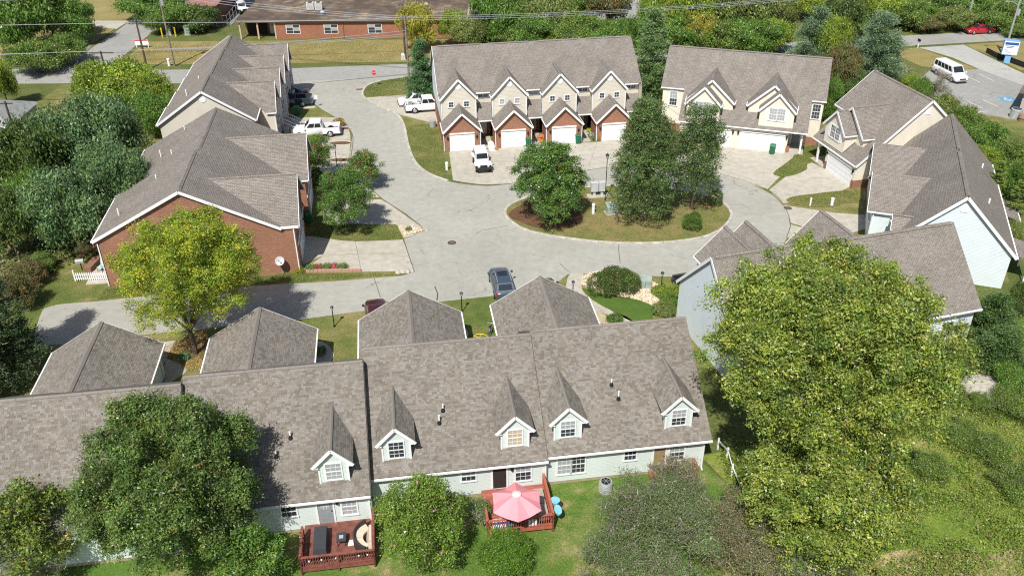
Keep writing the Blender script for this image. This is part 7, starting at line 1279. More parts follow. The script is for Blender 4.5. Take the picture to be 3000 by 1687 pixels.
for i, (q, r_, h_) in enumerate((((2545, 1050), 2.3, 2.2), ((2490, 1150), 2.0, 1.6), ((2560, 1240), 2.2, 2.0), ((2420, 1110), 1.8, 1.3), ((2385, 1010), 1.6, 1.5), ((2330, 1190), 1.7, 1.2))):
    p_ = [(35.23, 47.72), (31.79, 43.68), (32.01, 40.38), (30.64, 45.27), (31.51, 49.53), (26.96, 42.23)][i]
    brush_obj(['tangled green brush at the picture edge below the junipers', 'low tangled brush in the middle of the bank', 'tangled brush at the lower picture edge of the bank', 'flat tangled brush beside the largest tree', 'leafy brush between the large boulder and the largest tree', 'low brush under the edge of the lower yellow-green tree'][i], p_, r_, h_ * .8, 400, 14000, [((.12, .19, .03), 4), ((.085, .145, .022), 5), ((.2, .24, .05), 1.5)], 80 + i)
# island trees and shrubs
c = (3.73, 78.24, 4.20); lo = lobed(4.2, 8.3, 11, .0, 31, .75); mb = MB(); limbs(mb, (0, 0, 0), mains(lo, 7), .12, .3, 1.2)
MYR = [((.085, .17, .03), 4), ((.06, .125, .022), 3), ((.13, .215, .035), 2), ((.14, .11, .04), .4)]
tree_obj('round_tree', 'round green tree with a few white flowers on the island', 'tree', (c[0], c[1], .07), crown(lo, 62000, .16, MYR, 20, .32, .55, ([((.6, .58, .6), 1)], .012), fill=.55), mb)
HOL = [((.085, .145, .038), 4), ((.062, .105, .028), 3), ((.125, .185, .05), 2), ((.16, .13, .06), .4)]
c = (13.01, 77.99, 6.00); lo = [(0, 0, 2.6, 3.1, 3.1, 2.6), (0, 0, 6, 3.2, 3.2, 3), (.2, 0, 9, 2.7, 2.7, 2.6), (-.2, .2, 11.2, 1.7, 1.7, 1.7), (1.4, .6, 5, 1.7, 1.7, 2), (-1.5, -.3, 5, 1.6, 1.6, 2.2), (-1.1, .5, 8.4, 1.4, 1.4, 1.6), (1.1, -.5, 8.2, 1.4, 1.4, 1.6)]; mb = MB(); limbs(mb, (0, 0, 0), [(x, y, z) for x, y, z, *_ in lo], .2, .2, 1.5)
tree_obj('upright_tree', 'tall dark upright tree on the island, nearer the lamp', 'tree', (c[0], c[1], .07), crown(lo, 66000, .15, HOL, 20, .34, .55, ([((.36, .34, .28), 2), ((.36, .2, .08), 1)], .01), fill=.5), mb)  # pale leaves mixed in as painted light flecks
c = (18.56, 80.71, 5.40); lo = [(0, 0, 3, 2.6, 2.6, 2.8), (0, 0, 5.6, 2.7, 2.7, 2.6), (.2, 0, 8, 2.2, 2.2, 2.2), (-.8, .2, 10, 1.0, 1.0, 1.3), (1.2, .6, 7.6, 1.2, 1.2, 2), (-1.4, -.3, 7, 1.2, 1.2, 2.0), (.9, .2, 10, .8, .8, 1.2)]; mb = MB(); limbs(mb, (0, 0, 0), [(x, y, z) for x, y, z, *_ in lo], .18, .2, 1.5)
tree_obj('upright_tree', 'looser dark upright tree on the island, nearer the cream house', 'tree', (c[0], c[1], .07), crown(lo, 38000, .15, HOL, 18, .36, .55, ([((.38, .36, .3), 2), ((.36, .2, .08), 1)], .012), fill=.35), mb)  # greyish pale leaves again paint glints on the foliage
def ball(label, xy, r, h, pal, n, z=0., size=.07, name='clipped_shrub', sq=1.): return tree_obj(name, label, 'shrub', (*xy, z), crown([(0, 0, h * .5, r, r * sq, h * .5), (0, 0, h * .3, r * .95, r * .95 * sq, h * .32)], n, size, pal, 10, .13, .7, fill=.8), None)
BOX = [((.075, .14, .02), 4), ((.05, .1, .015), 3), ((.11, .18, .03), 2)]
ball('round clipped shrub on the island near the kerb', (17.77, 76.3), .95, 1.75, BOX, 9000, .07); ball('small dark round shrub behind the island trees', (21.1, 81.6), .75, 1.7, DK, 6000, .07)
c = (8.85, 64.72, 1.00); tree_obj('clipped_hedge', 'broad rounded clipped hedge on the gravel bed', 'hedge', (c[0], c[1], 0), crown([(-.9, -.1, 1.0, 1.35, 1.4, 1.05), (.7, 0, 1.0, 1.5, 1.4, 1.1), (0, .3, 1.05, 1.6, 1.4, 1.1), (1.35, .3, .9, .9, 1.1, .95)], 26000, .085, [((.07, .12, .02), 4), ((.05, .085, .018), 3), ((.12, .15, .03), 1), ((.2, .09, .03), .35)], 12, .15, .7, fill=.82), None)
for i, (px, r, h, lb) in enumerate((((12.97, 64.30), .85, .8, 'yellow-green spreading shrub at the gravel bed lamp post'), ((13.93, 64.17), .9, .85, 'yellow-green spreading shrub against the white gable wall'), ((13.43, 62.80), .8, .8, 'yellow-green spreading shrub between two others by the gable'), ((12.76, 61.37), 1.0, .95, 'olive rounded shrub beside the front row ridge'))): ball(lb, px, r, h, [YEL, YEL, GR, OLV][i], 6500, .03, .07, 'spreading_shrub')
ball('low dark green shrub on the tan gravel by the walk', (8.54, 60.33), .7, .5, BOX, 3000, .03); ball('bushy shrub at the side of the cream garage door', (23.6, 96.0), .8, 1.6, BOX, 6000, .03, .08); ball('tiny yellow-green shrub on the pointed gravel bed', (-10.13, 76.54), .3, .45, BOX, 900, .05, .05); ball('amber bush in the bed behind the white pickup', (-21.63, 104.84), .75, .95, [((.26, .2, .03), 3), ((.2, .12, .03), 2)], 3500, .04, .07); ball('bright lime clipped shrub beside the white pickup', (-23.83, 99.65), .65, .95, [((.24, .3, .03), 3), ((.18, .25, .025), 2)], 3500, .0, .07); ball('dark green shrub in shade at the brick row corner', (-21.65, 87.34), 1.5, 1.6, DK, 8000, .0, .09, 'shrub')
for i, (px, lb) in enumerate((((-18.31, 69.06), 'low fern clump in the planter, nearest the brick wall'), ((-16.94, 69.21), 'low fern clump in the planter between red flowers'), ((-15.49, 69.26), 'low fern clump at the far planter section'), ((-19.30, 68.60), 'low clump with yellow flowers at the downspout'), ((-15.09, 56.06), 'low dark clump beside the shaded garage walk'), ((10.39, 99.60), 'grey-green clump at the end of the flower bed'))): ball(lb, px, .5, .5, [GR, GR, GR, [((.1, .16, .03), 3), ((.5, .4, .03), 1)], DK, BLU][i], 1600, .0, .06, 'garden_plant')
for i, (px, lb, pl) in enumerate((((-17.71, 69.25), 'red flowers in the planter nearer the brick wall', [((.5, .04, .06), 2), ((.1, .15, .03), 1)]), ((-16.34, 69.37), 'pinkish red flowers in the middle of the planter', [((.55, .06, .12), 2), ((.1, .15, .03), 1)]), ((9.72, 102.20), 'yellow flowers along the third entry path', [((.55, .5, .05), 2), ((.12, .2, .03), 1)]), ((9.84, 100.68), 'pale blue and white flowers along the third entry path', [((.45, .5, .6), 2), ((.12, .2, .03), 1)]), ((4.01, 100.37), 'pink and orange flowers by the second entry path', [((.6, .3, .35), 2), ((.55, .2, .05), 1)]), ((-25.62, 55.40), 'small blue and green garden ornament flowers under the autumn tree', [((.1, .3, .4), 1), ((.1, .2, .03), 2)]))): ball(lb, px, .42, .45, pl, 900, .03, .07, 'flower_clump')
# crape myrtles along the brick row drive
REDB = [((.42, .03, .05), 3), ((.5, .1, .1), 1)]
def myrtle(label, px, r, h, n, red, seed, fill=.35):
    lo = lobed(r, h, 7, .12, seed, .7); mb = MB(); limbs(mb, (0, 0, 0), mains(lo, 7), .07, .2, h * .2); return tree_obj('flowering_tree', label, 'tree', (px[0], px[1], .04), crown(lo, n, .13, MYR, 16, .3, .5, fill=fill), mb, extra=(('blossom', crown([(a, b, c, d * 1.05, e * 1.05, f * 1.1) for a, b, c, d, e, f in lo], red, .13, REDB, 7, .14, .9, fill=.95, mat=PETAL, name='blossom')),) if red else ())
c = (-15.99, 76.39, 3.20); myrtle('green flowering tree on the small drive lawn', c, 3.2, 6.8, 44000, 120, 41, .5); c = (-15.45, 86.31, 2.20); myrtle('loose tree tipped with red blossom at the road edge', c, 2.3, 4.4, 14000, 620, 42); c = (-21.12, 88.39, 2.40); myrtle('loose tree with red blossom against the brick row', c, 2.2, 5.4, 16000, 480, 43)
c = (-39.18, 71.09, 1.00); lo = lobed(1.35, 2.2, 6, .02, 44, .8); tree_obj('rose_bush', 'dark rose bush with red flowers beside the patio chair', 'shrub', (c[0], c[1], 0), crown(lo, 9000, .1, [((.09, .09, .035), 3), ((.07, .11, .03), 3), ((.15, .07, .04), 1)], 14, .22), None, extra=(('blossom', crown(lo, 160, .11, [((.5, .05, .08), 3), ((.55, .2, .22), 1)], 2, .1, .9, fill=.97, mat=PETAL, name='blossom')),))
# conifers
def conifer(r, h, n, pal, whorls=16, seed=0, size=.16, puffy=.5, tip=.04):
    rr = np.random.default_rng(seed); P_ = []; A_ = []
    for k in range(whorls):
        f = (k + rr.random() * .5) / whorls; z = h * (.06 + .9 * f); rad = r * ((1 - f) ** .75 * .95 + tip) * rr.uniform(.82, 1.12); nb = max(5, int(11 * (1 - f) + 4))
        for b in range(nb):
            a = rr.uniform(0, 6.283); L_ = rad * rr.uniform(.75, 1.1); m = int(n / (whorls * 10)); t_ = rr.random(m) ** .6; base = np.array([math.cos(a), math.sin(a), 0.]); x = base[None] * (t_ * L_)[:, None]; x[:, 2] = z - (t_ * L_) * .12 + (t_ ** 2) * L_ * .22; x += rr.normal(size=(m, 3)) * np.array([1, 1, .6]) * puffy * r * .11; P_.append(x); A_.append(np.repeat(base[None], m, 0) + rr.normal(size=(m, 3)) * .55 + np.array([0, 0, .35]))
    pos = np.concatenate(P_); ax = np.concatenate(A_); m = len(pos); ln = size * rr.uniform(.7, 1.5, m); c = pick(pal, m, .2); return np_mesh('crown', leaf_tris(pos, ax, rr.normal(size=(m, 3)) + np.array([0, 0, .8]), ln, ln * .34), 3, np.clip(c, .004, .9), NEEDLE)
def conifer_obj(label, px, r, h, n, pal, seed, size=.17, puffy=.5, whorls=16, name='conifer', tip=.04):
    mb = MB(); mb.tube([(0, 0, 0), (0, 0, h * .95)], [r * .06 + .05, .02], 8); return tree_obj(name, label, 'tree', (px[0], px[1], 0), conifer(r, h, n, pal, whorls, seed, size, puffy, tip), mb)
SPR = [((.055, .12, .045), 3), ((.08, .16, .055), 3), ((.11, .19, .065), 1.5)]; PIN = [((.10, .165, .085), 3), ((.135, .205, .105), 3), ((.17, .24, .12), 2), ((.065, .11, .05), 2)]; SPRB = [((.13, .21, .07), 3), ((.17, .24, .08), 2), ((.09, .15, .055), 2)]
conifer_obj('dark green conifer at the end of the four-unit row', (-11.73, 113.4), 2.7, 8.8, 34000, SPR, 51, .2, .8, 16, 'conifer', .1); conifer_obj('tall feathery pine between the four-unit row and the cream house', (18.3, 111.6), 2.9, 13.6, 36000, SPRB, 52, .24, 1.1, 15, 'pine_tree', .15)
conifer_obj('blue-green pine behind the cream house', (44.1, 126.2), 3.7, 9.4, 34000, PIN, 53, .24, .9, 13, 'pine_tree', .1); conifer_obj('bigger blue-green pine above the angled cream house', (51.4, 121.5), 4.6, 9.8, 40000, PIN, 54, .24, .9, 12, 'pine_tree', .12)
c = (-37.03, 53.10, 5.50); conifer_obj('dark conifer at the picture edge beside the access road', (c[0] - 1.6, c[1]), 3.8, 13.2, 44000, [((.03, .06, .022), 3), ((.05, .085, .03), 3), ((.085, .12, .045), 1.4)], 55, .2, .7)
c = (-37.02, 50.87, 2.50); conifer_obj('lower dark conifer in front of the edge conifer', (c[0] - 1.6, c[1]), 3.0, 9.5, 30000, [((.03, .055, .02), 3), ((.05, .08, .03), 3), ((.15, .1, .05), .5)], 56, .2, .8)
for i, (q, lb) in enumerate((((48.16, 79.50, 1.23, 5.58), 'yellow-green columnar evergreen behind the angled row'), ((48.30, 75.23, 1.14, 5.41), 'yellow-green columnar evergreen at the picture edge'), ((48.41, 85.15, 1.26, 4.92), 'columnar evergreen nearer the angled cream house'))): conifer_obj(lb, q[:2], q[2], q[3] * 1.1, 14000, [((.14, .2, .03), 3), ((.1, .15, .025), 3), ((.19, .22, .04), 1)], 57 + i, .15, .6, 14, 'columnar_evergreen', .25)
for i, (q, lb) in enumerate((((37.88, 57.40, 2.03, 4.51), 'dark juniper beside the pale blue gable wall'), ((36.46, 52.83, 2.22, 3.49), 'broad dark juniper below the gable wall'))): conifer_obj(lb, q[:2], q[2] * 1.05, max(q[3], 4.2), 22000, [((.045, .09, .022), 3), ((.065, .115, .028), 3), ((.1, .15, .035), 1.2)], 61 + i, .18, .9, 12, 'juniper', .2)
# shared crowns for the tree belts; every tree is placed by itself
def template(pal, n, seed, clump=28, size=.05, cr=.15, z0=.08, fill=.42, nl=8):
    lo = lobed(1.0, 1.0, nl, z0, seed, .62); lo = [(x, y, z, a, b, c * .6) for x, y, z, a, b, c in lo]; mb = MB(); limbs(mb, (0, 0, 0), mains(lo, 10), .045, .05); tr = mb.build('trunk', BARK); me = tr.data; bpy.data.objects.remove(tr)
    return crown(lo, n, size, pal, clump, cr, .6, fill=fill), me
TP = {'green': template(GR, 30000, 71), 'yellow': template(YEL, 24650, 72), 'olive': template(OLV, 21750, 73), 'dark': template(DK, 24650, 74), 'blue': template(BLU, 43500, 75, size=.042, nl=11), 'red': template([((.15, .13, .05), 3), ((.11, .13, .04), 3), ((.24, .12, .06), 1)], 18850, 76), 'green2': template([((.12, .19, .035), 3), ((.09, .15, .028), 3), ((.2, .22, .05), 1)], 23200, 77), 'yellow2': template([((.3, .28, .04), 3), ((.22, .23, .035), 3), ((.36, .28, .05), 1)], 20300, 78, fill=.3)}
def belt(kind, q, label, group=None, name='tree', grow=1.2, cat='tree', tall=1.1):
    x, y, r, h = q; t = thing(name, label, cat, (x, y, 0), random.uniform(0, 6.28), group); t.scale = (r * grow, r * grow * random.uniform(.9, 1.1), h * tall)
    for nm, me in (('crown', TP[kind][0]), ('trunk', TP[kind][1])):
        o = bpy.data.objects.new(nm, me); COL.objects.link(o); o.parent = t
        if nm == 'crown': o['kind'] = 'stuff'
    return t
BG = 'trees behind the townhouses'
for kind, q, lb in (('yellow2', (-14.32, 135.77, 2.76, 5.86), 'golden tree beside the pale utility pole'), ('yellow', (-9.02, 139.45, 2.08, 4.43), 'small yellow-green tree just beyond the golden one'), ('olive', (-6.12, 137.52, 2.80, 3.97), 'olive tree behind the first unit of the four-unit row'), ('green', (-2.38, 139.59, 3.76, 7.26), 'full green tree by the end of the brown flat roof'), ('green2', (2.80, 148.39, 3.32, 5.64), 'bright green tree behind the brown flat roof'), ('olive', (6.81, 141.72, 3.50, 6.05), 'olive green tree behind the row ridge, second unit'), ('green', (10.56, 150.53, 3.02, 5.76), 'green tree below the far grey yard'), ('green2', (12.11, 139.63, 3.79, 3.79), 'low spreading green tree behind the third unit'), ('red', (16.20, 146.65, 3.15, 6.29), 'reddish green tree beside the dark blue far car'), ('green', (17.74, 139.02, 2.83, 3.30), 'low green tree at the end of the four-unit row'), ('yellow', (23.64, 137.66, 3.40, 7.86), 'tall yellow-green tree right behind the feathery pine'), ('yellow', (27.66, 139.67, 3.75, 8.57), 'broad yellow-green tree above the cream house gable'), ('yellow2', (28.97, 135.42, 2.76, 4.59), 'low golden bush behind the cream house ridge'), ('olive', (33.16, 141.70, 4.45, 7.25), 'wide olive tree above the cream house'), ('green', (35.24, 135.75, 3.08, 3.85), 'low green bush behind the cream ridge centre'), ('olive', (39.16, 142.72, 4.16, 6.67), 'olive tree before the slim grey pole'), ('yellow', (40.81, 134.65, 2.75, 3.90), 'yellow-green bush beside the first blue-green pine'), ('olive', (44.40, 147.73, 3.30, 5.62), 'olive tree above the first blue-green pine'), ('dark', (52.52, 138.56, 3.12, 6.64), 'dark green tree between the two pines'), ('yellow', (46.31, 125.22, 2.18, 6.20), 'yellow-green sapling between the two pines'), ('yellow', (50.14, 153.57, 3.77, 4.26), 'yellow-green treetop at the upper picture edge'), ('red', (42.83, 111.18, 2.18, 6.17), 'reddish thicket between the cream house and the bigger pine'), ('green', (39.72, 104.92, 1.39, 4.64), 'narrow green bush at the cream house end wall'), ('dark', (44.72, 109.88, 1.81, 3.62), 'dark bush tucked under the bigger pine'), ('green', (20.56, 134.55, 2.75, 4.83), 'green bush filling the gap behind the feathery pine'), ('green', (25.43, 134.38, 3.05, 4.50), 'green bush low behind the cream house end'), ('green2', (31.54, 134.26, 3.36, 4.01), 'bright green bush behind the cream ridge'), ('green', (37.77, 133.56, 3.04, 4.07), 'green bush before the blue-green pine'), ('green2', (8.53, 137.56, 3.43, 3.38), 'bright low bush behind the second unit ridge'), ('green', (2.92, 137.90, 3.43, 4.12), 'green low bush behind the first unit ridge'), ('olive', (0.42, 138.10, 2.82, 2.84), 'olive low bush between two units'), ('green', (14.82, 137.93, 3.13, 2.73), 'green low bush behind the last unit ridge')): belt(kind, q, lb, BG, grow=1.28, tall=1.3)
FG = 'trees along the far roadside'
for kind, q, lb in (('yellow', (61.97, 148.67, 3.66, 5.16), 'yellow-green tree over the short white crossarm'), ('green2', (66.36, 146.93, 3.29, 4.45), 'green tree beside the bare snag'), ('green', (72.06, 151.98, 4.07, 4.45), 'green tree behind the bare snag'), ('olive', (73.33, 146.09, 2.95, 3.76), 'olive bush by the grey roadside pole'), ('green', (79.41, 152.39, 4.08, 4.15), 'green tree above the red car'), ('green2', (80.22, 145.60, 3.27, 4.41), 'bright green bush beyond the red car'), ('green', (86.12, 150.93, 3.71, 4.49), 'green tree at the upper picture corner'), ('dark', (81.11, 160.29, 5.70, 2.38), 'dark treetop along the upper picture edge'), ('dark', (69.82, 160.61, 5.71, 2.39), 'dark treetop above the bigger blue-green pine'), ('red', (68.83, 145.84, 2.96, 2.21), 'reddish roadside scrub before the snag'), ('green2', (82.50, 142.84, 2.58, 1.95), 'low scrub at the end of the roadside')): belt(kind, q, lb, FG)
RG = 'bushes behind the angled row'
for kind, q, lb in (('green', (53.82, 110.04, 1.55, 3.68), 'green bush at the car park corner'), ('olive', (54.40, 104.80, 1.89, 3.21), 'olive bush beside the angled cream ridge'), ('green2', (54.63, 99.60, 2.15, 3.51), 'bright bush beyond the angled cream ridge'), ('green', (54.18, 93.60, 2.18, 3.82), 'green bush beside the long angled roof top'), ('green2', (53.95, 88.45, 2.08, 3.85), 'bright bush lining the tan building lawn'), ('yellow', (50.57, 86.24, 1.49, 3.97), 'yellow-green bush against the long angled roof'), ('green', (52.49, 82.35, 1.64, 4.25), 'green bush by the picture edge behind the angled row'), ('olive', (46.65, 72.25, 1.12, 2.71), 'olive bush by the back porch roof'), ('yellow', (53.97, 114.73, 1.34, 2.68), 'yellow-green bush under the bigger pine'), ('dark', (41.46, 60.12, 0.97, 3.24), 'dark bush below the back porch'), ('green', (35.99, 50.08, 1.29, 2.58), 'weedy bush above the bank'), ('green2', (33.15, 48.75, 0.85, 1.19), 'leafy weed clump beside the small boulder')): belt(kind, q, lb, RG, 'bush', 1.12, 'bush')
LG = 'trees beside the brick row'
for kind, q, lb in (('yellow', (-50.50, 109.83, 4.36, 6.39), 'bright yellow-green bush by the street corner poles'), ('yellow', (-46.08, 107.92, 2.79, 5.57), 'yellow-green bush against the tan row'), ('green', (-43.19, 101.67, 2.17, 5.43), 'green bush in shade beside the tan row eave'), ('yellow', (-55.35, 113.23, 2.64, 5.28), 'yellow-green bush nearest the street'), ('blue', (-43.57, 86.90, 4.63, 9.26), 'blue-green tree behind the grey hipped roof'), ('blue', (-47.87, 84.91, 3.94, 8.36), 'blue-green tree over the grey hipped roof'), ('blue', (-38.42, 77.41, 3.09, 8.01), 'blue-green tree touching the brick row eave'), ('blue', (-41.20, 72.91, 3.51, 7.47), 'blue-green tree drooping towards the lawn'), ('dark', (-48.50, 80.27, 3.76, 8.92), 'dark green tree at the picture edge above the lawn'), ('green', (-44.67, 75.44, 2.66, 6.70), 'green tree in front of the blue-green ones'), ('dark', (-46.22, 71.54, 2.37, 6.54), 'dark tree at the picture edge lawn'), ('red', (-42.83, 66.75, 1.58, 2.17), 'reddish bush on the lawn before the edge conifer'), ('green2', (-42.93, 69.46, 1.27, 1.50), 'small green bush beside the reddish one'), ('red', (-41.82, 62.71, 1.51, 3.02), 'reddish bush shaded by the edge conifer')): belt(kind, q, lb, LG)
UG = 'trees at the street corner'
for kind, q, lb in (('green', (-76.02, 136.61, 5.20, 10.40), 'big green tree at the upper picture corner'), ('green2', (-74.44, 143.31, 4.80, 8.23), 'bright green tree over the corner verge'), ('green', (-69.97, 141.97, 2.87, 6.41), 'green tree beside the neighbour drive'), ('green2', (-69.42, 127.52, 3.80, 4.31), 'low green tree at the corner sign'), ('green2', (-66.92, 131.84, 2.70, 4.09), 'green shrub behind the street name sign'), ('yellow', (-67.00, 112.46, 1.83, 5.95), 'yellow-green tree by the street at the picture edge'), ('green', (-63.66, 155.94, 4.51, 4.49), 'green tree arching over the side street'), ('green', (-56.09, 148.88, 3.33, 5.23), 'green tree behind the leaning pole'), ('dark', (-52.67, 149.17, 3.34, 3.77), 'dark shrub by the maroon building'), ('green2', (-58.52, 147.76, 2.32, 3.93), 'green shrub behind the yellow bollard')): belt(kind, q, lb, UG)
# grass, weeds and gravel that nobody could count
def scatter(poly, n):
    P_ = np.array(poly); lo = P_.min(0); hi = P_.max(0); out = np.empty((0, 2))
    while len(out) < n:
        q = rng.uniform(lo, hi, (n, 2)); inside = np.zeros(n, bool); j = len(P_) - 1
        for i in range(len(P_)):
            c = ((P_[i, 1] > q[:, 1]) != (P_[j, 1] > q[:, 1])) & (q[:, 0] < (P_[j, 0] - P_[i, 0]) * (q[:, 1] - P_[i, 1]) / (P_[j, 1] - P_[i, 1] + 1e-12) + P_[i, 0]); inside ^= c; j = i
        out = np.concatenate([out, q[inside]])
    return out[:n]
def grass(name, label, poly, n, h, pal, z=0.01, wd=.03, patchy=0., lean=.5, leafy=False):
    q = scatter(poly, n)
    if patchy: f = np.sin(q[:, 0] * 1.1 + 1.7 * np.sin(q[:, 1] * .7)) + np.sin(q[:, 1] * 1.5 + 1.3 * np.sin(q[:, 0] * .9)); q = q[f > -patchy + rng.normal(size=len(q)) * .5]
    n = len(q); hh = h * rng.uniform(.5, 1.4, n)
    if leafy: g_ = np.sin(q[:, 0] * .9 + 2 * np.sin(q[:, 1] * .5)) + np.sin(q[:, 1] * 1.3 + 1.6 * np.sin(q[:, 0] * .6)) + .7 * np.sin(q[:, 0] * 2.7 + q[:, 1] * 2.1) + .6 * np.sin(q[:, 1] * 3.9 - q[:, 0] * 1.7); hh *= np.clip(.55 + .5 * g_, .12, 2.2)
    d = rng.normal(size=(n, 3)) * lean; d[:, 2] = 1
    pos = np.stack([q[:, 0], q[:, 1], np.full(n, z)], 1) + unit(d) * hh[:, None] * (.5 if not leafy else rng.random((n, 1)))
    v = leaf_tris(pos, d if not leafy else rng.normal(size=(n, 3)), rng.normal(size=(n, 3)) + (np.array([0, 0, 1.2]) if leafy else 0), hh if not leafy else np.full(n, wd * 1.6), np.full(n, wd)); me = np_mesh(name, v, 3, np.clip(pick(pal, n, .25), .004, .9), LEAF); o = bpy.data.objects.new(name, me); COL.objects.link(o); tag(o, label, 'grass', kind='stuff'); return o
BL = [((.12, .18, .03), 4), ((.09, .14, .02), 3), ((.22, .22, .06), 2), ((.32, .27, .12), 1)]
grass('grass', 'short rough grass of the back yard', [(-26, 31), (16, 31), (12, 42), (1, 41), (-2, 36.5), (-12, 33.5), (-24, 34)], 70000, .07, BL, .01, .03, .9)
grass('weeds', 'dense weedy growth over the bank', [(13, 30), (24, 33), (44, 36), (52, 58), (40, 62), (33, 54), (26, 48), (14, 45)], 210000, .62, [((.15, .225, .03), 5), ((.095, .155, .022), 5), ((.22, .26, .05), 2), ((.24, .19, .08), 1.2)], .0, .08, .9, .5, True)
grass('grass', 'lawn grass between the road side garages', [(-19, 49), (16, 55), (14, 64), (4, 62), (-4, 61), (-18, 58)], 30000, .06, [((.12, .18, .03), 4), ((.09, .15, .022), 3), ((.2, .2, .05), 1)], .01, .03, 1.2)
grass('grass', 'short dry grass of the turning island', isl, 22000, .07, [((.2, .19, .06), 3), ((.14, .16, .04), 3), ((.3, .2, .08), 2)], .07, .035, 1.2)
grass('grass', 'shaded lawn grass beside the brick row', [(-46, 58), (-40, 64), (-20, 67), (-20, 68.4), (-36, 67), (-40, 86), (-46, 86)], 30000, .07, BL, .01, .035, 1.2)
grass('weeds', 'weedy verge along the far roadside', [(58, 143.8), (90, 148.2), (110, 170), (58, 164)], 26000, .8, [((.12, .18, .03), 4), ((.16, .18, .05), 3), ((.2, .15, .07), 1)], .0, .3, .9, .5, True)
grass('weeds', 'undergrowth beneath the trees behind the townhouses', [(-12, 118), (16, 120), (50, 112), (58, 130), (58, 137), (20, 130), (-12, 124)], 20000, .7, [((.1, .15, .03), 4), ((.14, .15, .05), 3), ((.2, .14, .07), 1)], .0, .28, 1.4, .5, True)
grass('weeds', 'undergrowth beneath the trees beside the brick row', [(-64, 74), (-44, 66), (-39.5, 72), (-40, 92), (-46, 116), (-60, 118), (-64, 100)], 22000, .6, [((.08, .13, .03), 4), ((.12, .14, .05), 3), ((.18, .12, .06), 1)], .0, .25, 1.4, .5, True)
LB = [((.11, .165, .03), 4), ((.09, .13, .022), 3), ((.2, .19, .06), 2), ((.3, .24, .11), 1)]
grass('grass', 'grass on the verge beside the four-unit row', smooth_line([(-7.2, 88.6), (-9.5, 90.4), (-11.2, 93.6), (-12.2, 98.8), (-13.2, 104), (-11, 105.2), (-9, 104.6), (-7.9, 96.3)], 3, True), 14000, .08, LB, .01, .04)
grass('grass', 'grass on the corner at the stop sign', smooth_line([(-19.6, 116), (-20.2, 118), (-19.8, 120.6), (-18.4, 122.2), (-13.6, 124.2), (-12, 117), (-14, 115.4)], 3, True), 9000, .09, LB, .01, .05)
grass('grass', 'grass strip between the brick row and the access road', [(-36, 64.3), (-22.7, 66.5), (-13.5, 67.6), (-9.6, 68.1), (-19, 68.5), (-36, 66)], 12000, .08, LB, .01, .04)
grass('grass', 'grass under the green flowering tree', smooth_line([(-20.10, 75.73), (-20.73, 78.27), (-18.46, 78.23), (-13.23, 77.80), (-11.44, 77.72), (-10.57, 75.04), (-12.44, 74.53), (-15.76, 74.48), (-17.91, 75.10), (-19.24, 75.99)], 3, True), 9000, .08, LB, .05, .04)
grass('grass', 'grass of the small lawn with two white posts', smooth_line([(28.78, 82.71), (29.87, 83.55), (32.59, 84.25), (35.32, 84.85), (37.09, 84.66), (36.03, 81.96), (34.80, 81.98), (32.98, 81.00), (30.59, 81.22), (29.13, 81.86)], 3, True), 8000, .08, LB, .05, .04)
grass('grass', 'grass of the small lawn between the cream house drives', smooth_line([(29.19, 89.56), (31.19, 92.08), (34.24, 95.87), (35.20, 97.05), (37.14, 98.25), (37.23, 97.02), (35.58, 93.12), (33.74, 92.03), (33.11, 90.39), (31.05, 88.82), (29.69, 88.67)], 3, True), 8000, .08, LB, .05, .04)
grass('grass', 'short dry grass of the field across the street', [(-59, 131.2), (-14, 131.6), (-6, 142.8), (-59, 142.8)], 30000, .1, [((.28, .23, .09), 3), ((.2, .19, .06), 2), ((.36, .3, .14), 2)], .01, .08, 1.0)
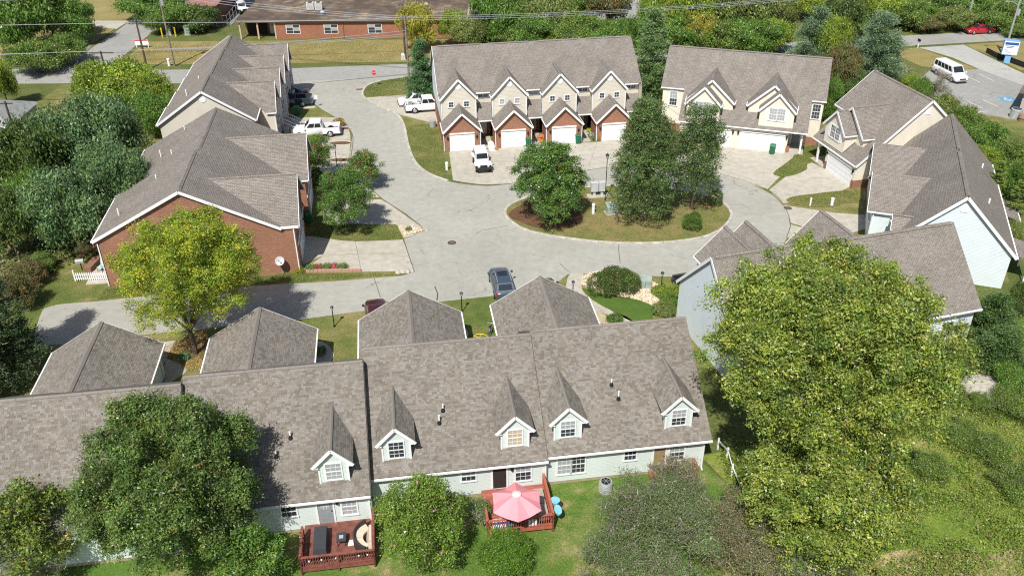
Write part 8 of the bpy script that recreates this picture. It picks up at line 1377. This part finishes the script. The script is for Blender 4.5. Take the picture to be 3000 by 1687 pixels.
def pebbles(label, poly, n, s, pal, z):
    q = scatter(poly, n); m = n; pos = np.stack([q[:, 0], q[:, 1], np.full(m, z) + rng.random(m) * .03], 1); v = leaf_quads(pos, rng.normal(size=(m, 3)) * np.array([1, 1, .3]), rng.normal(size=(m, 3)) * .5 + np.array([0, 0, 1.]), np.full(m, s) * rng.uniform(.6, 1.5, m), np.full(m, s * .9)); me = np_mesh('gravel', v, 4, pick(pal, m, .3), SHING); o = bpy.data.objects.new('gravel', me); COL.objects.link(o); tag(o, label, 'gravel', kind='stuff')
GV = [((.6, .5, .36), 3), ((.45, .35, .22), 2), ((.7, .64, .52), 2), ((.3, .22, .14), 1)]
pebbles('loose tan gravel around the rounded hedge', smooth_line([(6.70, 67.87), (8.42, 68.43), (11.42, 67.45), (12.29, 66.86), (13.05, 65.61), (12.60, 64.09), (13.03, 62.81), (12.43, 62.19), (10.91, 63.47), (8.28, 64.47), (6.75, 65.48), (6.17, 66.38)], 3, True), 9000, .09, GV, .045)
pebbles('loose pale gravel in the pointed bed', [(-11.36, 77.60), (-9.90, 77.52), (-8.92, 76.89), (-8.63, 76.52), (-10.57, 75.26)], 1800, .09, GV, .065)
# leaf litter under the autumn tree
q = scatter([(-27.79, 57.12), (-25.17, 59.71), (-24.72, 58.19), (-23.88, 53.93), (-25.15, 53.78), (-25.63, 54.63), (-27.42, 55.69)], 2500); m_ = len(q); v = leaf_quads(np.stack([q[:, 0], q[:, 1], np.full(m_, .03)], 1), rng.normal(size=(m_, 3)), rng.normal(size=(m_, 3)) * .4 + np.array([0, 0, 1]), np.full(m_, .12), np.full(m_, .08)); me = np_mesh('leaf_litter', v, 4, pick([((.35, .2, .05), 2), ((.3, .24, .1), 2), ((.2, .1, .05), 1)], m_), LEAF); o = bpy.data.objects.new('leaf_litter', me); COL.objects.link(o); tag(o, 'fallen leaves under the autumn tree', 'leaves', kind='stuff')
# flat slab and stepping stones left in the weeds
p = (34.51, 50.41); m = MB(); m.lathe([(1.5, 0), (1.7, .5), (1.3, .9), (.3, 1.0)], 9, (p[0], p[1], 0)); o = m.build('boulder', MATS['pale_stone']); tag(o, 'large pale boulder on the bank below the junipers', 'boulder')
